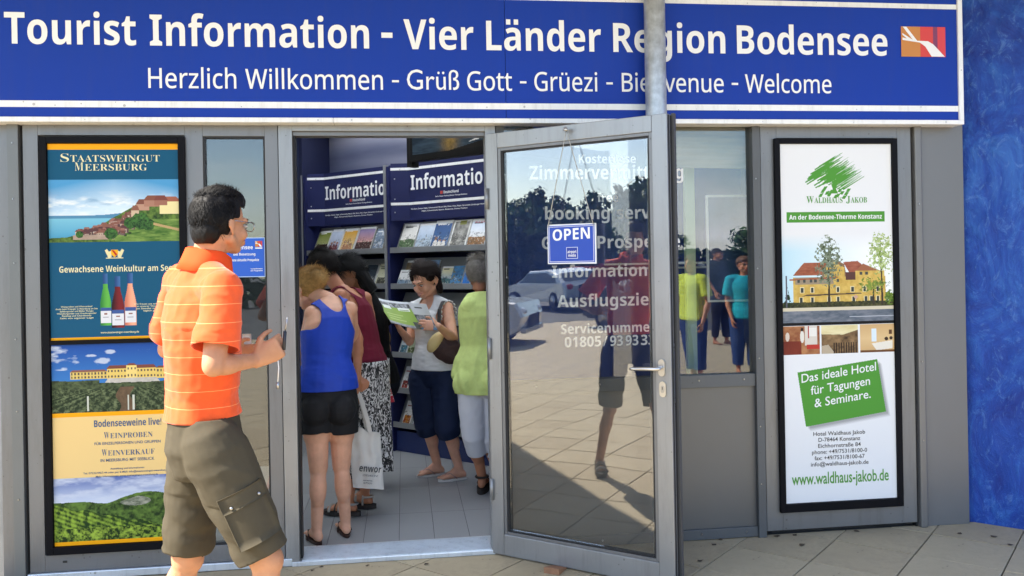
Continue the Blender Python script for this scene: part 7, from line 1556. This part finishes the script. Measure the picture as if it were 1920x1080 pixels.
# parked cars
car_glass = mat('car_glass', (.01, .012, .014), .05, spec=.8); tyre_m = mat('tyre', (.015, .015, .015), .8); rim_m = mat('rim', (.4, .4, .42), .3, .9); lamp_m = mat('headlight', (.6, .62, .65), .08, spec=.8); red_l = mat('tail_light', (.4, .01, .01), .2)
def car(label, x, y, ang, paint, first=None):
    t = thing('parked_car', label, 'car', (x, y, -.05), ang, 'cars parked behind the photographer')
    pm = mat('car_paint', lin(paint), .25, .3, coat=.8)
    prof = [(-2.05, .35), (-2.12, .60), (-2.02, .85), (-1.30, .95), (-.75, 1.38), (.55, 1.45), (1.35, 1.28), (1.85, .98), (2.05, .80), (2.08, .42), (1.9, .28), (-1.9, .26)]
    V = []; F = []; n = len(prof)
    for s_, w in ((-1, .84), (-.9, .0), (.9, .0), (1, .84)):
        pass
    cols = [(-.88, .96), (-.80, 1.0), (.80, 1.0), (.88, .96)]
    for yy, sc_ in cols:
        for px_, pz in prof: tp = 1-.16*max(0, (pz-.9))/.5; V.append((px_*(.985 if abs(yy) > .85 else 1), yy*tp, .28+(pz-.28)*sc_))
    for j in range(3):
        for i in range(n): F.append((j*n+i, j*n+(i+1) % n, (j+1)*n+(i+1) % n, (j+1)*n+i))
    F += [tuple(range(n-1, -1, -1)), tuple(3*n+i for i in range(n))]
    mesh_np('body', V, F, pm, t, False)
    for s_ in (-1, 1):
        mesh_np('side_window', [(-1.12, s_*.868, .98), (-.72, s_*.785, 1.30), (.50, s_*.775, 1.35), (1.25, s_*.80, 1.18), (1.45, s_*.868, .98)], [(0, 1, 2, 3, 4)], car_glass, t)
        for xw in (-1.30, 1.30):
            w = tube('wheel', [(xw, s_*.70, .31), (xw, s_*.90, .31)], .32, tyre_m, t, 20); tube('rim', [(xw, s_*.895, .31), (xw, s_*.915, .31)], .20, rim_m, w, 14)
        V, F = prim_ell((-2.02, s_*.62, .68), (.10, .20, .09)); mesh_np('headlight', V, F, lamp_m, t, True); V, F = prim_ell((2.02, s_*.68, .78), (.06, .12, .12)); mesh_np('tail_light', V, F, red_l, t, True)
    mesh_np('windscreen', [(-1.27, -.72, .985), (-1.27, .72, .985), (-.79, .66, 1.375), (-.79, -.66, 1.375)], [(0, 1, 2, 3)], car_glass, t); box('grille', -2.13, -2.10, -.4, .4, .42, .62, tyre_m, t); box('bumper', -2.15, -2.05, -.8, .8, .30, .40, pm, t, .02)
    mesh_np('rear_window', [(1.32, -.66, 1.30), (1.32, .66, 1.30), (1.84, .72, 1.0), (1.84, -.72, 1.0)], [(0, 3, 2, 1)], car_glass, t); return t
for lb, px_, dd, a, c in [('silver grey parked car mirrored low in the door glass', 800, 17, 162, '#b4b8bc'), ('dark blue parked car mirrored at the right of the door glass', 1262, 19, 20, '#1a2438'), ('red parked car farther along the row', 960, 44, 30, '#8a1218'), ('red parked car behind the dark figure', 1085, 40, 25, '#9a1a1c'), ('black parked car at the right of the door glass', 1205, 26, 20, '#111316'), ('white parked car behind the silver one', 1040, 29, 28, '#c8ccd0')]:
    p = mirror_door(px_, 600, dd); car(lb, p[0], p[1], math.radians(a)+DA, c)
for lb, x, y, a, c in [('silver parked car far behind to the right', 10.0, -26.0, 5, '#a0a4a8'), ('white parked car far behind the passers-by', 4.5, -27, 8, '#d0d2d4'), ('red parked car at the far right', 16, -26, 0, '#9a1a1c')]:
    car(lb, x, y, math.radians(a), c)
# trees beyond the car park
leafm = [mat('leaf_green', lin(c), .6, spec=.3) for c in ('#34521f', '#42642a', '#2a4419')]; bark = mat('bark', (.08, .06, .045), .9)
def tree(label, x, y, h, w, seed):
    R = np.random.RandomState(seed); t = thing('broadleaf_tree', label, 'tree', (x, y, -.05), 0, 'trees beyond the car park')
    tube('trunk', [(0, 0, 0), (.1, 0, h*.3), (.0, .1, h*.6), (.05, 0, h*.85)], .2, bark, t, 8, rads=[.24, .19, .12, .04])
    for k in range(4): a = R.rand()*6.3; tube('limb', [(0, 0, h*(.3+.1*k)), (math.cos(a)*w*.3, math.sin(a)*w*.3, h*(.45+.1*k))], .06, bark, t, 6, rads=[.08, .03])
    cl_c = R.normal(size=(40, 3)); cl_c /= np.linalg.norm(cl_c, axis=1)[:, None]; cl_c = cl_c*(R.rand(40, 1)**.5)*np.array([w*.42, w*.42, h*.34])+[0, 0, h*.62]; n = 4200
    ci = R.randint(40, size=n); d = R.normal(size=(n, 3)); d /= np.linalg.norm(d, axis=1)[:, None]; p = cl_c[ci]+d*(w*.14)*(.3+.8*R.rand(n, 1)); u = R.normal(size=(n, 3)); u /= np.linalg.norm(u, axis=1)[:, None]; v = np.cross(u, d); v /= np.linalg.norm(v, axis=1)[:, None]+1e-9; s_ = .085+.075*R.rand(n, 1)
    V = np.stack([p-u*s_-v*s_, p+u*s_-v*s_*.6, p+u*s_+v*s_, p-u*s_+v*s_*.6], 1).reshape(-1, 3); F = np.arange(4*n).reshape(-1, 4); skin_mesh('crown', V, F, leafm[seed % 3], t)
RT = random.Random(3)
kinds = ['tall rounded', 'broad dense', 'narrow pointed', 'low bushy', 'leaning', 'tall loose', 'wide dark', 'young slim', 'old spreading', 'small round', 'high crowned', 'thick set', 'ragged', 'twin topped', 'pale leaved', 'shady']
for k in range(9):
    p = mirror_door(925+42*k, 560, 46+3*(k % 3)); h = [4.2, 5.3, 5.9, 5.0, 5.1, 4.8, 6.0, 7.0, 6.4][k]
    tree('%s broadleaf tree beyond the car park, mirrored in the glass' % kinds[k], p[0], p[1], h, 3.6+.25*h, k)
for k in range(9):
    x = -14+6.2*k+RT.uniform(-1, 1); y = -66+RT.uniform(-4, 4); h = RT.uniform(3.2, 5.4)
    tree('%s broadleaf tree far behind, mirrored in the right window' % (kinds+['crooked', 'bare topped', 'squat'])[9+k], x, y, h, RT.uniform(4.5, 7), k+20)
bm = bmesh.new(); R = np.random.RandomState(4); n = 9000; q_ = R.rand(n); pa_ = mirror_door(880, 560, 42); pb_ = mirror_door(1330, 560, 42); pc_ = np.array([50, -60, 0]); p = np.where((q_ < .5)[:, None], pa_*(1-q_[:, None]*2)+pb_*(q_[:, None]*2), pb_*(2-2*q_[:, None])+pc_*(2*q_[:, None]-1)); p[:, 2] = R.rand(n)**.8*np.where(q_ < .5, 3.0, 2.0); u = R.normal(size=(n, 3)); u /= np.linalg.norm(u, axis=1)[:, None]; d = R.normal(size=(n, 3)); v = np.cross(u, d); v /= np.linalg.norm(v, axis=1)[:, None]; s_ = .22
V = np.stack([p-u*s_-v*s_, p+u*s_-v*s_, p+u*s_+v*s_, p-u*s_+v*s_], 1).reshape(-1, 3); hg = skin_mesh('hedge', V, np.arange(4*n).reshape(-1, 4), leafm[2], None); tag(hg, 'long dark hedge beyond the car park', 'hedge', kind='stuff'); bm.free()
for x, y, lb in ((-14, -24, 'left street lamp over the car park'), (-2, -25, 'middle street lamp over the car park'), (9, -24, 'right street lamp over the car park')):
    lp = thing('street_lamp', lb, 'street lamp', (x, y, -.05), 0, 'lamps over the car park'); lathe('pole', [(.08, 0), (.05, 7.0)], galv, lp, 10); tube('arm', [(0, 0, 6.9), (.6, 0, 7.15), (1.2, 0, 7.2)], .03, galv, lp, 8); box('lamp_head', 1.1, 1.75, -.12, .12, 7.14, 7.24, alu, lp, .02)
flush_text()
bpy.data.scenes.remove(tmp_sc)
for o in sc.objects:
    if o.type == 'MESH' and o.name.startswith('fuse'): bpy.data.objects.remove(o)
